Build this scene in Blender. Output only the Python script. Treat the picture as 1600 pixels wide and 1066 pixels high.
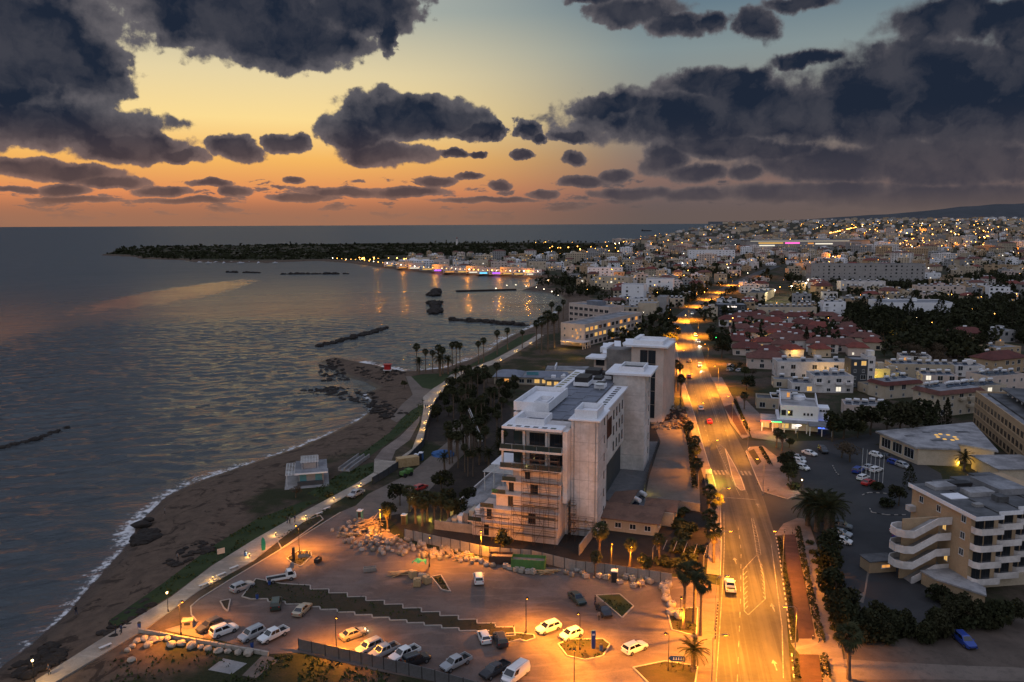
import bpy, math, random
import numpy as np
from mathutils import Vector, Matrix

for _o in list(bpy.data.objects):
    bpy.data.objects.remove(_o)
S = bpy.context.scene
COL = S.collection
RND = random.Random(11)

# ------------------------------------------------------------------ camera, sky, fill lamp, exposure
CAM_H, FPX, PITCH, ROLL = 66.0, 1244.0, math.radians(8.37), 0.0046
_fw = Vector((0, math.cos(PITCH), -math.sin(PITCH)))
_r0 = Vector((1, 0, 0)); _u0 = _r0.cross(_fw)
_rt = _r0 * math.cos(ROLL) - _u0 * math.sin(ROLL)
_up = _u0 * math.cos(ROLL) + _r0 * math.sin(ROLL)
cam_data = bpy.data.cameras.new('camera')
cam = bpy.data.objects.new('camera', cam_data)
COL.objects.link(cam)
cam.matrix_world = Matrix(((_rt.x, _up.x, -_fw.x, 0), (_rt.y, _up.y, -_fw.y, 0), (_rt.z, _up.z, -_fw.z, CAM_H), (0, 0, 0, 1)))
cam_data.sensor_fit = 'HORIZONTAL'; cam_data.sensor_width = 36.0
cam_data.lens = FPX * 36.0 / 1600.0
cam_data.clip_start = 0.5; cam_data.clip_end = 120000.0
S.camera = cam


def ray(px, py):
    return _fw * FPX + _rt * (px - 800) - _up * (py - 533)


def at(px, py, z=0.0):
    """the place on the level z that was measured at this spot of the survey picture"""
    d = ray(px, py); t = (z - CAM_H) / d.z
    return (d.x * t, d.y * t)


def lin(c):
    return tuple(((v / 255.0) / 12.92 if v <= 10 else (((v / 255.0) + 0.055) / 1.055) ** 2.4) for v in c)


S.view_settings.view_transform = 'Standard'
S.view_settings.look = 'None'
S.view_settings.exposure = 0.0
S.view_settings.gamma = 1.0
S.view_settings.use_curve_mapping = False
S.render.engine = 'CYCLES'
cy = S.cycles
cy.use_denoising = True
cy.use_adaptive_sampling = True
cy.adaptive_threshold = 0.015
cy.max_bounces = 5; cy.diffuse_bounces = 2; cy.glossy_bounces = 3; cy.transparent_max_bounces = 6
cy.transmission_bounces = 3
cy.sample_clamp_indirect = 2.0; cy.sample_clamp_direct = 0.0
cy.caustics_reflective = False; cy.caustics_refractive = False
cy.use_light_tree = True


class NB:
    """small wrapper that adds shader nodes"""
    def __init__(self, tree):
        self.t = tree; tree.nodes.clear()

    def n(self, kind, **kw):
        nd = self.t.nodes.new(kind)
        for k, v in kw.items():
            setattr(nd, k, v)
        return nd

    def set(self, sock, v):
        if v is None:
            return
        if isinstance(v, bpy.types.NodeSocket):
            self.t.links.new(v, sock)
        else:
            sock.default_value = v

    def m(self, op, a, b=None, c=None, clamp=False):
        nd = self.n('ShaderNodeMath', operation=op, use_clamp=clamp)
        for i, v in enumerate((a, b, c)):
            self.set(nd.inputs[i], v)
        return nd.outputs[0]

    def v(self, op, a, b=None, c=None):
        nd = self.n('ShaderNodeVectorMath', operation=op)
        for i, v in enumerate((a, b, c)):
            self.set(nd.inputs[i], v)
        return nd.outputs['Value'] if op in ('LENGTH', 'DOT_PRODUCT', 'DISTANCE') else nd.outputs[0]

    def comb(self, x, y, z=0.0):
        nd = self.n('ShaderNodeCombineXYZ')
        for i, v in enumerate((x, y, z)):
            self.set(nd.inputs[i], v)
        return nd.outputs[0]

    def sep(self, a):
        nd = self.n('ShaderNodeSeparateXYZ'); self.set(nd.inputs[0], a)
        return nd.outputs

    def noise(self, vec, scale, detail=3.0, rough=0.5, dist=0.0, color=False, dim='3D'):
        nd = self.n('ShaderNodeTexNoise', noise_dimensions=dim)
        self.set(nd.inputs['Vector'], vec); nd.inputs['Scale'].default_value = scale
        nd.inputs['Detail'].default_value = detail; nd.inputs['Roughness'].default_value = rough
        nd.inputs['Distortion'].default_value = dist
        return nd.outputs['Color' if color else 'Fac']

    def vor(self, vec, scale, feature='F1', out='Distance', rnd=1.0):
        nd = self.n('ShaderNodeTexVoronoi', feature=feature)
        self.set(nd.inputs['Vector'], vec); nd.inputs['Scale'].default_value = scale
        nd.inputs['Randomness'].default_value = rnd
        return nd.outputs[out]

    def rng(self, x, a, b, c=0.0, d=1.0, smooth=True):
        nd = self.n('ShaderNodeMapRange', interpolation_type='SMOOTHSTEP' if smooth else 'LINEAR')
        nd.clamp = True
        for i, v in enumerate((x, a, b, c, d)):
            self.set(nd.inputs[i], v)
        return nd.outputs[0]

    def mix(self, f, a, b):
        nd = self.n('ShaderNodeMix', data_type='RGBA')
        self.set(nd.inputs[0], f)
        for s, v in ((nd.inputs[6], a), (nd.inputs[7], b)):
            self.set(s, (*v, 1.0) if isinstance(v, tuple) and len(v) == 3 else v)
        return nd.outputs[2]

    def ramp(self, f, stops):
        nd = self.n('ShaderNodeValToRGB'); self.set(nd.inputs[0], f)
        el = nd.color_ramp.elements
        while len(el) < len(stops):
            el.new(0.5)
        for e, (p, c) in zip(el, stops):
            e.position = p; e.color = (*c, 1.0)
        return nd.outputs[0]


# clouds of the evening sky: direction from the viewpoint in degrees (azimuth, elevation) and half sizes in degrees
def _azel(px, py):
    d = ray(px, py).normalized()
    return (math.degrees(math.atan2(d.x, d.y)), math.degrees(math.asin(d.z)))


CLOUDS = [
    (40, 55, 135, 85), (115, 105, 80, 52), (-60, 110, 150, 70), (60, 192, 175, 36), (205, 232, 90, 26), (285, 249, 42, 12),
    (380, 15, 190, 72), (450, 62, 140, 44), (290, 10, 100, 48), (560, 8, 105, 48), (603, 50, 20, 38),
    (50, 262, 62, 15), (105, 272, 75, 14), (175, 286, 55, 9), (100, 298, 36, 8), (25, 297, 30, 5), (250, 299, 40, 8), (330, 288, 36, 6),
    (368, 232, 44, 20), (452, 222, 34, 18), (370, 299, 26, 9), (460, 280, 20, 7),
    (630, 182, 112, 40), (555, 210, 62, 32), (705, 186, 62, 26), (600, 240, 88, 22), (745, 206, 40, 16), (772, 210, 20, 12),
    (822, 200, 24, 17), (838, 216, 15, 9), (816, 240, 18, 8), (892, 212, 40, 12), (893, 248, 26, 15), (706, 242, 22, 9), (742, 243, 18, 6),
    (960, 165, 72, 22), (1090, 182, 200, 50), (1270, 180, 190, 48), (1380, 200, 110, 36), (1120, 130, 110, 24), (1190, 235, 110, 18),
    (1440, 105, 150, 52), (1580, 110, 100, 60), (1560, 190, 130, 48), (1500, 30, 120, 40), (1640, 60, 90, 90), (1250, 95, 60, 16),
    (1000, 15, 85, 24), (1062, 38, 52, 22), (1115, 34, 32, 20), (1182, 42, 36, 30), (1250, 8, 60, 14), (935, -10, 70, 16),
    (1035, 250, 46, 28), (1090, 272, 52, 18), (1165, 270, 38, 14), (1310, 258, 150, 26), (1480, 262, 170, 36), (1280, 300, 190, 22), (1480, 310, 240, 26),
    (962, 276, 30, 12), (912, 284, 44, 10), (990, 303, 75, 11), (680, 284, 40, 9), (640, 299, 72, 9), (735, 277, 26, 7), (782, 291, 22, 9),
    (850, 303, 30, 7), (540, 300, 60, 10), (470, 308, 50, 7), (1090, 305, 60, 12), (-110, -120, 270, 110), (300, -90, 200, 50), (1000, -330, 380, 90), (-150, -330, 300, 110), (-420, -40, 260, 200), (-460, 250, 260, 80), (1330, -150, 260, 80), (1900, 150, 260, 120), (1900, -150, 260, 130),  # clouds above and beside the view are added to darken the sea's reflection
    (1190, 175, 320, 58), (1060, 190, 150, 40), (1420, 150, 200, 60), (1400, 250, 260, 40), (1130, 225, 130, 24), (640, 178, 120, 36),
    (120, 312, 60, 5), (300, 313, 70, 5), (760, 312, 90, 5),
]

world = bpy.data.worlds.new('World'); S.world = world; world.use_nodes = True
W = NB(world.node_tree)
_dir = W.n('ShaderNodeTexCoord').outputs['Generated']
_x, _y, _z = W.sep(_dir)[0:3]
_az = W.m('MULTIPLY', W.m('ARCTAN2', _x, _y), 57.29578)
_el = W.m('MULTIPLY', W.m('ARCSINE', _z), 57.29578)
_uv = W.comb(_az, _el)
# clear sky: a warm and a cool ramp over the elevation, mixed by the angle from where the sun went down
_e01 = W.m('DIVIDE', W.m('MAXIMUM', _el, 0.0), 60.0, clamp=True)
_k = 1 / 60.0
_warm = W.ramp(_e01, [(0.0, lin((160, 108, 82))), (1.0 * _k, lin((186, 118, 84))), (2.1 * _k, lin((224, 140, 90))), (4.4 * _k, lin((246, 184, 98))),
                      (7.0 * _k, lin((252, 220, 148))), (10.0 * _k, lin((230, 212, 166))), (14.0 * _k, lin((172, 178, 168))), (20 * _k, lin((166, 172, 172))),
                      (34 * _k, lin((138, 153, 174))), (1.0, lin((132, 150, 190)))])
_cool = W.ramp(_e01, [(0.0, lin((104, 88, 84))), (1.2 * _k, lin((106, 92, 92))), (3.0 * _k, lin((132, 106, 98))), (5.0 * _k, lin((134, 120, 112))),
                      (8.0 * _k, lin((146, 144, 134))), (11.5 * _k, lin((132, 146, 148))), (15.0 * _k, lin((94, 118, 134))), (22 * _k, lin((112, 130, 150))),
                      (34 * _k, lin((126, 144, 170))), (1.0, lin((132, 150, 190)))])
_sunaz = math.radians(-24)
_ca = W.m('COSINE', W.m('SUBTRACT', W.m('ARCTAN2', _x, _y), _sunaz))
_wf = W.rng(_ca, math.cos(math.radians(35)), math.cos(math.radians(7)))
_sky = W.mix(_wf, _cool, _warm)
# cloud field
_wn = W.noise(_uv, 0.32, 5.0, 0.6, color=True)
_wv = W.v('MULTIPLY', W.v('SUBTRACT', _wn, (0.5, 0.5, 0.5)), (4.2, 2.3, 0.0))
_hi = W.rng(_el, 1.0, 7.0, 0.35, 1.0)
_p = W.v('ADD', _uv, W.v('SCALE', _wv, None))
_p.node.inputs[1].links[0].from_node.inputs['Scale'].default_value = 1.0
W.t.links.new(_hi, _p.node.inputs[1].links[0].from_node.inputs['Scale'])
_d = None
for (cx, cyy, rx, ry) in CLOUDS:
    a0, e0 = _azel(cx, cyy)
    sx = 1.0 / (rx / 22.5 * 1.06); sy = 1.0 / (ry / 22.8 * 1.06)
    ln = W.v('LENGTH', W.v('MULTIPLY_ADD', _p, (sx, sy, 0.0), (-a0 * sx, -e0 * sy, 0.0)))
    _d = ln if _d is None else W.m('SMOOTH_MIN', _d, ln, 0.12)
# round puffs at the edges; clouds elsewhere on the sky come from a plain noise field
_pf = W.vor(W.v('MULTIPLY', _p, (0.85, 1.25, 1.0)), 1.0, 'SMOOTH_F1')
_fb = W.noise(_uv, 0.75, 8.0, 0.6)
_wide = W.noise(W.v('MULTIPLY', _dir, (1.0, 1.0, 2.6)), 1.9, 6.0, 0.55)
_out = W.rng(W.m('ABSOLUTE', _az), 34.0, 44.0)
_outv = W.rng(_el, 15.5, 20.0)
_outf = W.m('MAXIMUM', _out, _outv)
_gen = W.m('MULTIPLY', W.m('SUBTRACT', _wide, 0.53), 5.0)
_den = W.m('MULTIPLY', W.m('SUBTRACT', 1.0, _d), 1.7)
_den = W.m('ADD', _den, W.m('MULTIPLY', W.m('SUBTRACT', _fb, 0.5), 1.0))
_den = W.m('ADD', _den, W.m('MULTIPLY', W.m('SUBTRACT', 0.45, _pf), 0.55))
_lown = W.noise(W.v('MULTIPLY_ADD', _p, (0.30, 1.15, 1.0), (7.3, 1.9, 0.0)), 1.0, 5.0, 0.6)
_lowd = W.m('SUBTRACT', W.m('MULTIPLY', W.m('SUBTRACT', _lown, 0.53), 5.0), W.rng(_el, 2.6, 4.6, 0.0, 2.5))
_den = W.m('MAXIMUM', _den, _lowd)
_den = W.m('MAXIMUM', _den, W.m('MINIMUM', _gen, W.m('SUBTRACT', W.m('MULTIPLY', _outf, 6.0), 5.0)))
_alpha = W.rng(_den, -0.02, W.rng(_az, 0.0, 25.0, 0.26, 0.7))
_thick = W.rng(_den, 0.05, 0.95)
_fine = W.noise(_p, 0.34, 5.0, 0.55)
_tone = W.m('ADD', W.m('MULTIPLY', _thick, 0.72), W.m('MULTIPLY', W.rng(_fine, 0.3, 0.7, 1.0, 0.0), 0.36), clamp=True)
_cl_hi = W.mix(_tone, lin((106, 102, 106)), lin((30, 39, 55)))
_cl_lo = W.mix(_tone, lin((148, 112, 98)), lin((92, 74, 72)))
_cl_loc = W.mix(_tone, lin((112, 98, 96)), lin((70, 66, 74)))
_low = W.rng(_el, 1.2, 7.5, 1.0, 0.0)
_cl = W.mix(_low, _cl_hi, W.mix(_wf, _cl_loc, _cl_lo))
_skyc = W.mix(_alpha, _sky, _cl)
# the murk along the skyline
_murk = W.rng(_el, 0.2, 2.3, 0.9, 0.0)
_skyc = W.mix(_murk, _skyc, W.mix(_wf, lin((104, 90, 86)), lin((158, 112, 88))))
_bg = W.n('ShaderNodeBackground'); W.set(_bg.inputs[0], _skyc); _bg.inputs[1].default_value = 1.0
W.t.links.new(_bg.outputs[0], W.n('ShaderNodeOutputWorld').inputs[0])
world.cycles.sampling_method = 'MANUAL'; world.cycles.sample_map_resolution = 512

# the sun is down; this added soft fill brightens walls, roofs and water
fill_data = bpy.data.lights.new('dusk_fill', 'SUN'); fill_data.energy = 0.85; fill_data.angle = math.radians(120); fill_data.color = (1.0, 0.95, 0.97)
sun = bpy.data.objects.new('dusk_fill', fill_data); COL.objects.link(sun)
_sd = Vector((-0.30, -0.60, 0.75)).normalized()
sun.rotation_euler = _sd.to_track_quat('Z', 'Y').to_euler()

# ------------------------------------------------------------------ materials
MATS = {}


def base_mat(name):
    m = bpy.data.materials.new(name); m.use_nodes = True
    b = NB(m.node_tree)
    p = b.n('ShaderNodeBsdfPrincipled'); o = b.n('ShaderNodeOutputMaterial')
    m.node_tree.links.new(p.outputs[0], o.inputs[0])
    MATS[name] = m
    return m, b, p


def paint(name, col, col2=None, rough=0.7, scale=0.6, amt=0.5, metal=0.0, bump=0.0, spec=0.3, fine=None):
    """a plain surface with wear: two tones mixed by noise in metres"""
    m, b, p = base_mat(name)
    co = b.n('ShaderNodeTexCoord').outputs['Object']
    if col2 is None:
        col2 = tuple(c * 0.68 for c in col)
    f = b.noise(co, scale, 5.0, 0.62)
    f = b.rng(f, 0.5 - 0.25 / max(amt, 0.05) * 0.5, 0.5 + 0.25 / max(amt, 0.05) * 0.5)
    c = b.mix(b.m('MULTIPLY', f, 1.0), col, col2)
    g = b.noise(co, fine or scale * 9.0, 3.0, 0.6)
    c = b.mix(b.rng(g, 0.35, 0.75, 0.0, 0.3), c, tuple(x * 0.6 for x in col2))
    b.set(p.inputs['Base Color'], c)
    p.inputs['Roughness'].default_value = rough; p.inputs['Metallic'].default_value = metal
    p.inputs['Specular IOR Level'].default_value = spec
    if bump:
        bn = b.n('ShaderNodeBump'); bn.inputs['Strength'].default_value = 1.0; bn.inputs['Distance'].default_value = bump
        b.set(bn.inputs['Height'], g); b.set(p.inputs['Normal'], bn.outputs[0])
    return m


def glow(name, col, strength, nee=True):
    m = bpy.data.materials.new(name); m.use_nodes = True
    b = NB(m.node_tree); e = b.n('ShaderNodeEmission')
    e.inputs[0].default_value = (*col, 1); e.inputs[1].default_value = strength
    m.node_tree.links.new(e.outputs[0], b.n('ShaderNodeOutputMaterial').inputs[0])
    if not nee:
        m.cycles.emission_sampling = 'NONE'
    MATS[name] = m
    return m


M = MATS
SODIUM = (1.0, 0.32, 0.014)
paint('white_plaster', (0.78, 0.73, 0.71), (0.47, 0.43, 0.41), scale=0.16, amt=0.6)
paint('clean_white', (0.82, 0.82, 0.85), (0.70, 0.70, 0.74), scale=0.4, amt=0.4)
paint('cream_plaster', (0.56, 0.47, 0.36), (0.44, 0.36, 0.27), scale=0.3)
paint('peach_plaster', (0.47, 0.335, 0.21), (0.36, 0.25, 0.155), scale=0.35)
paint('sand_plaster', (0.48, 0.40, 0.30), (0.38, 0.31, 0.23), scale=0.3)
paint('pink_plaster', (0.64, 0.52, 0.46), (0.50, 0.40, 0.35), scale=0.3)
paint('grey_plaster', (0.34, 0.33, 0.33), (0.26, 0.25, 0.25), scale=0.3)
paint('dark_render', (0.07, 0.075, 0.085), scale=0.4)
paint('concrete', (0.30, 0.29, 0.28), (0.20, 0.19, 0.19), scale=0.35, amt=0.7, bump=0.02)
paint('raw_concrete', (0.24, 0.22, 0.21), (0.15, 0.14, 0.14), scale=0.25, amt=0.8, bump=0.02)
paint('roof_felt', (0.13, 0.13, 0.135), (0.06, 0.06, 0.063), scale=0.22, amt=0.9)
paint('roof_grey', (0.28, 0.28, 0.295), (0.14, 0.14, 0.15), scale=0.18, amt=0.9)
paint('roof_screed', (0.36, 0.35, 0.355), (0.19, 0.185, 0.19), scale=0.2, amt=0.9)
paint('roof_blue', (0.20, 0.215, 0.26), (0.15, 0.16, 0.19), scale=0.3, amt=0.6)
paint('brown_panel', (0.10, 0.03, 0.02), (0.06, 0.02, 0.014), scale=0.8)
paint('steel', (0.30, 0.30, 0.32), rough=0.4, metal=0.7)
paint('dark_steel', (0.05, 0.045, 0.045), rough=0.5, metal=0.3)
paint('rust_steel', (0.10, 0.055, 0.04), rough=0.7)
paint('white_metal', (0.75, 0.75, 0.75), rough=0.4)
paint('timber', (0.20, 0.13, 0.075), (0.12, 0.075, 0.045), scale=1.5)
paint('pale_timber', (0.50, 0.36, 0.20), (0.36, 0.24, 0.12), scale=1.5)
paint('bag_cloth', (0.44, 0.38, 0.34), (0.28, 0.24, 0.21), scale=1.2, rough=0.9)
paint('bag_sand', (0.30, 0.23, 0.17), (0.19, 0.145, 0.105), scale=1.2, rough=0.9)
paint('bag_grey', (0.22, 0.21, 0.205), (0.14, 0.13, 0.125), scale=1.2, rough=0.9)
paint('stone_pale', (0.42, 0.36, 0.30), (0.28, 0.24, 0.20), scale=0.6, rough=0.95, bump=0.05)
paint('stone_wall', (0.34, 0.30, 0.27), (0.22, 0.19, 0.17), scale=0.6, rough=0.95)
paint('dark_rock', (0.035, 0.028, 0.024), (0.018, 0.014, 0.012), scale=0.5, rough=0.9, bump=0.06)
paint('red_paint', (0.45, 0.02, 0.02), rough=0.4)
paint('blue_paint', (0.03, 0.08, 0.30), rough=0.4)
paint('blue_tarp', (0.05, 0.14, 0.36), rough=0.6)
paint('green_skip', (0.10, 0.22, 0.06), (0.07, 0.15, 0.04), scale=0.6)
paint('green_cloth', (0.03, 0.34, 0.22), rough=0.8)
paint('teal_paint', (0.10, 0.30, 0.36), rough=0.5)
paint('sign_blue', (0.02, 0.06, 0.26), rough=0.4)
paint('trunk', (0.10, 0.075, 0.055), (0.06, 0.045, 0.03), scale=2.0, rough=0.95)
paint('palm_trunk', (0.17, 0.12, 0.085), (0.10, 0.07, 0.05), scale=2.5, rough=0.95)
paint('skin', (0.35, 0.2, 0.14)); paint('dark_cloth', (0.03, 0.03, 0.035), rough=0.9); paint('navy_cloth', (0.03, 0.045, 0.10), rough=0.9)
paint('grey_cloth', (0.2, 0.2, 0.21), rough=0.9); paint('hair', (0.02, 0.014, 0.01))
paint('rubber', (0.02, 0.02, 0.02), rough=0.85)
paint('tank_white', (0.72, 0.72, 0.74), (0.6, 0.6, 0.62), rough=0.35)
paint('panel_dark', (0.02, 0.03, 0.05), rough=0.12, spec=0.7)


def leafy(name, c1, c2, rough=0.85):
    m, b, p = base_mat(name)
    co = b.n('ShaderNodeTexCoord').outputs['Object']
    f = b.noise(co, 0.9, 3.0, 0.6)
    inf = b.n('ShaderNodeObjectInfo').outputs['Random']
    c = b.mix(b.rng(f, 0.35, 0.65), c1, c2)
    c = b.mix(b.m('MULTIPLY', inf, 0.35), c, (0.045, 0.036, 0.02))
    b.set(p.inputs['Base Color'], c); p.inputs['Roughness'].default_value = rough
    p.inputs['Specular IOR Level'].default_value = 0.1
    return m


leafy('leaf_dark', (0.018, 0.022, 0.011), (0.034, 0.037, 0.017))
leafy('leaf_mid', (0.04, 0.046, 0.02), (0.07, 0.07, 0.03))
leafy('leaf_brown', (0.10, 0.075, 0.05), (0.07, 0.05, 0.035))
leafy('palm_leaf', (0.022, 0.026, 0.012), (0.042, 0.046, 0.02))
leafy('cypress_leaf', (0.014, 0.018, 0.01), (0.026, 0.03, 0.016))
leafy('grass_blades', (0.03, 0.05, 0.016), (0.05, 0.062, 0.02))


def tile_roof(name, c1, c2):
    """terracotta: rows of curved tiles as fine relief and kiln-tone variation"""
    m, b, p = base_mat(name)
    tc = b.n('ShaderNodeTexCoord'); co = tc.outputs['Object']
    cell = b.vor(b.v('MULTIPLY', co, (3.0, 3.0, 3.0)), 1.0, 'F1', 'Color')
    f = b.m('MULTIPLY', b.sep(cell)[0], 0.55)
    g = b.noise(co, 0.35, 5.0, 0.6)
    c = b.mix(f, c1, c2)
    c = b.mix(b.rng(g, 0.4, 0.7, 0, 0.6), c, tuple(x * 0.5 for x in c2))
    b.set(p.inputs['Base Color'], c); p.inputs['Roughness'].default_value = 0.85
    bn = b.n('ShaderNodeBump'); bn.inputs['Strength'].default_value = 0.8; bn.inputs['Distance'].default_value = 0.05
    b.set(bn.inputs['Height'], b.vor(b.v('MULTIPLY', co, (3.0, 3.0, 3.0)), 1.0)); b.set(p.inputs['Normal'], bn.outputs[0])
    return m


tile_roof('red_tile', (0.20, 0.042, 0.027), (0.12, 0.027, 0.018))
tile_roof('old_tile', (0.15, 0.055, 0.04), (0.085, 0.03, 0.022)); tile_roof('dark_tile', (0.12, 0.028, 0.02), (0.075, 0.02, 0.015)); tile_roof('brown_tile', (0.19, 0.10, 0.065), (0.12, 0.065, 0.045))

# window glass: dark, mirror-smooth
_m, _b, _p = base_mat('glass')
_p.inputs['Base Color'].default_value = (0.02, 0.024, 0.03, 1); _p.inputs['Roughness'].default_value = 0.06; _p.inputs['Specular IOR Level'].default_value = 0.6
_m, _b, _p = base_mat('green_glass')
_p.inputs['Base Color'].default_value = (0.035, 0.05, 0.048, 1); _p.inputs['Roughness'].default_value = 0.05; _p.inputs['Specular IOR Level'].default_value = 0.7
_m, _b, _p = base_mat('car_glass')
_p.inputs['Base Color'].default_value = (0.012, 0.013, 0.016, 1); _p.inputs['Roughness'].default_value = 0.05; _p.inputs['Specular IOR Level'].default_value = 0.7
_m, _b, _p = base_mat('pool_water')
_p.inputs['Base Color'].default_value = (0.02, 0.05, 0.09, 1); _p.inputs['Roughness'].default_value = 0.05

glow('window_lit', (1.0, 0.58, 0.17), 0.8, nee=False)
glow('window_warm', (1.0, 0.42, 0.10), 0.8, nee=False)
glow('window_white', (1.0, 0.90, 0.72), 1.0, nee=False)
glow('lamp_sodium', SODIUM, 22.0, nee=False)
glow('lamp_warm', (1.0, 0.62, 0.25), 12.0, nee=False)
glow('lamp_white', (1.0, 0.86, 0.62), 14.0, nee=False)
glow('bollard_light', (1.0, 0.66, 0.18), 5.0, nee=False)
glow('headlight', (1.0, 0.88, 0.62), 9.0, nee=False)
glow('taillight', (1.0, 0.05, 0.03), 1.6, nee=False)
glow('neon_red', (1.0, 0.05, 0.02), 6.0, nee=False)
glow('neon_green', (0.05, 1.0, 0.18), 4.5, nee=False)
glow('neon_blue', (0.08, 0.18, 1.0), 2.5, nee=False)
glow('neon_purple', (0.35, 0.08, 1.0), 2.5, nee=False)
glow('neon_pink', (1.0, 0.12, 0.5), 2.0, nee=False)
glow('neon_cyan', (0.12, 0.6, 1.0), 2.0, nee=False)
glow('sign_white', (1.0, 0.85, 0.75), 2.0, nee=False)
glow('yellow_panel', (1.0, 0.75, 0.05), 1.2, nee=False)


def carpaint(name, col, metal=0.0):
    m, b, p = base_mat(name)
    co = b.n('ShaderNodeTexCoord').outputs['Object']
    f = b.noise(co, 0.9, 4.0, 0.6)
    b.set(p.inputs['Base Color'], b.mix(b.rng(f, 0.45, 0.75, 0, 0.35), col, tuple(c * 0.7 + 0.02 for c in col)))
    p.inputs['Roughness'].default_value = 0.32; p.inputs['Metallic'].default_value = metal
    p.inputs['Coat Weight'].default_value = 0.5; p.inputs['Coat Roughness'].default_value = 0.08


carpaint('car_white', (0.72, 0.72, 0.72)); carpaint('car_silver', (0.42, 0.43, 0.45), 0.3); carpaint('car_grey', (0.16, 0.17, 0.18), 0.3)
carpaint('car_black', (0.015, 0.015, 0.018)); carpaint('car_dark', (0.04, 0.04, 0.045)); carpaint('car_blue', (0.02, 0.05, 0.28)); carpaint('car_red', (0.4, 0.02, 0.02))
carpaint('car_gold', (0.45, 0.38, 0.28), 0.3); carpaint('car_green', (0.03, 0.05, 0.04))


# ------------------------------------------------------------------ mesh and object helpers
class MB:
    """collects vertices and faces and links them as ONE mesh object"""
    def __init__(self):
        self.v = []; self.f = []

    def add(self, vs, fs):
        k = len(self.v); self.v.extend(vs); self.f.extend([tuple(i + k for i in f) for f in fs])
        return self

    def box(self, x0, y0, z0, x1, y1, z1):
        return self.add([(x0, y0, z0), (x1, y0, z0), (x1, y1, z0), (x0, y1, z0), (x0, y0, z1), (x1, y0, z1), (x1, y1, z1), (x0, y1, z1)],
                        [(3, 2, 1, 0), (4, 5, 6, 7), (0, 1, 5, 4), (1, 2, 6, 5), (2, 3, 7, 6), (3, 0, 4, 7)])

    def cbox(self, cx, cy, z0, sx, sy, h, rz=0.0):
        c, s = math.cos(rz), math.sin(rz); vs = []
        for z in (z0, z0 + h):
            for (a, b) in ((-sx / 2, -sy / 2), (sx / 2, -sy / 2), (sx / 2, sy / 2), (-sx / 2, sy / 2)):
                vs.append((cx + a * c - b * s, cy + a * s + b * c, z))
        return self.add(vs, [(3, 2, 1, 0), (4, 5, 6, 7), (0, 1, 5, 4), (1, 2, 6, 5), (2, 3, 7, 6), (3, 0, 4, 7)])

    def prism(self, poly, z0, z1):
        a = sum(poly[i][0] * poly[(i + 1) % len(poly)][1] - poly[(i + 1) % len(poly)][0] * poly[i][1] for i in range(len(poly)))
        if a < 0:
            poly = poly[::-1]
        n = len(poly)
        vs = [(p[0], p[1], z0) for p in poly] + [(p[0], p[1], z1) for p in poly]
        fs = [tuple(range(n - 1, -1, -1)), tuple(range(n, 2 * n))] + [(i, (i + 1) % n, n + (i + 1) % n, n + i) for i in range(n)]
        return self.add(vs, fs)

    def sheet(self, poly, z):
        a = sum(poly[i][0] * poly[(i + 1) % len(poly)][1] - poly[(i + 1) % len(poly)][0] * poly[i][1] for i in range(len(poly)))
        if a < 0:
            poly = poly[::-1]
        return self.add([(p[0], p[1], z) for p in poly], [tuple(range(len(poly)))])

    def bar(self, p0, p1, w, w1=None, n=4):
        p0 = Vector(p0); p1 = Vector(p1); d = (p1 - p0)
        if d.length < 1e-6:
            return self
        d.normalize(); w1 = w if w1 is None else w1
        a = d.orthogonal().normalized(); b = d.cross(a); vs = []
        for p, r in ((p0, w), (p1, w1)):
            for i in range(n):
                t = 2 * math.pi * (i + 0.5) / n
                q = p + a * (r * math.cos(t)) + b * (r * math.sin(t)); vs.append(tuple(q))
        fs = [tuple(range(n - 1, -1, -1)), tuple(range(n, 2 * n))] + [(i, (i + 1) % n, n + (i + 1) % n, n + i) for i in range(n)]
        return self.add(vs, fs)

    def tube(self, pts, r, n=6):
        for i in range(len(pts) - 1):
            r0 = r[i] if isinstance(r, (list, tuple)) else r
            r1 = r[i + 1] if isinstance(r, (list, tuple)) else r
            self.bar(pts[i], pts[i + 1], r0, r1, n)
        return self

    def lathe(self, prof, cx=0.0, cy=0.0, n=10):
        vs = []; fs = []; k = len(prof)
        for (r, z) in prof:
            for i in range(n):
                t = 2 * math.pi * i / n
                vs.append((cx + r * math.cos(t), cy + r * math.sin(t), z))
        for j in range(k - 1):
            for i in range(n):
                fs.append((j * n + i, j * n + (i + 1) % n, (j + 1) * n + (i + 1) % n, (j + 1) * n + i))
        fs.append(tuple(range(n - 1, -1, -1))); fs.append(tuple((k - 1) * n + i for i in range(n)))
        return self.add(vs, fs)

    def ball(self, c, r, n=8, m=5, sq=(1, 1, 1)):
        prof = []
        vs = []; fs = []
        for j in range(1, m):
            ph = math.pi * j / m
            for i in range(n):
                t = 2 * math.pi * i / n
                vs.append((c[0] + r * sq[0] * math.sin(ph) * math.cos(t), c[1] + r * sq[1] * math.sin(ph) * math.sin(t), c[2] - r * sq[2] * math.cos(ph)))
        b = len(vs); vs.append((c[0], c[1], c[2] - r * sq[2])); vs.append((c[0], c[1], c[2] + r * sq[2]))
        for j in range(m - 2):
            for i in range(n):
                fs.append((j * n + i, j * n + (i + 1) % n, (j + 1) * n + (i + 1) % n, (j + 1) * n + i))
        for i in range(n):
            fs.append((b, (i + 1) % n, i)); fs.append((b + 1, (m - 2) * n + i, (m - 2) * n + (i + 1) % n))
        return self.add(vs, fs)

    def mesh(self, name, m):
        me = bpy.data.meshes.new(name); me.from_pydata(self.v, [], self.f)
        me.materials.append(MATS[m] if isinstance(m, str) else m)
        return me

    def build(self, name, m, parent=None, loc=None, rz=0.0):
        return obj(name, self.mesh(name, m), parent, loc, rz)


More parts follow.
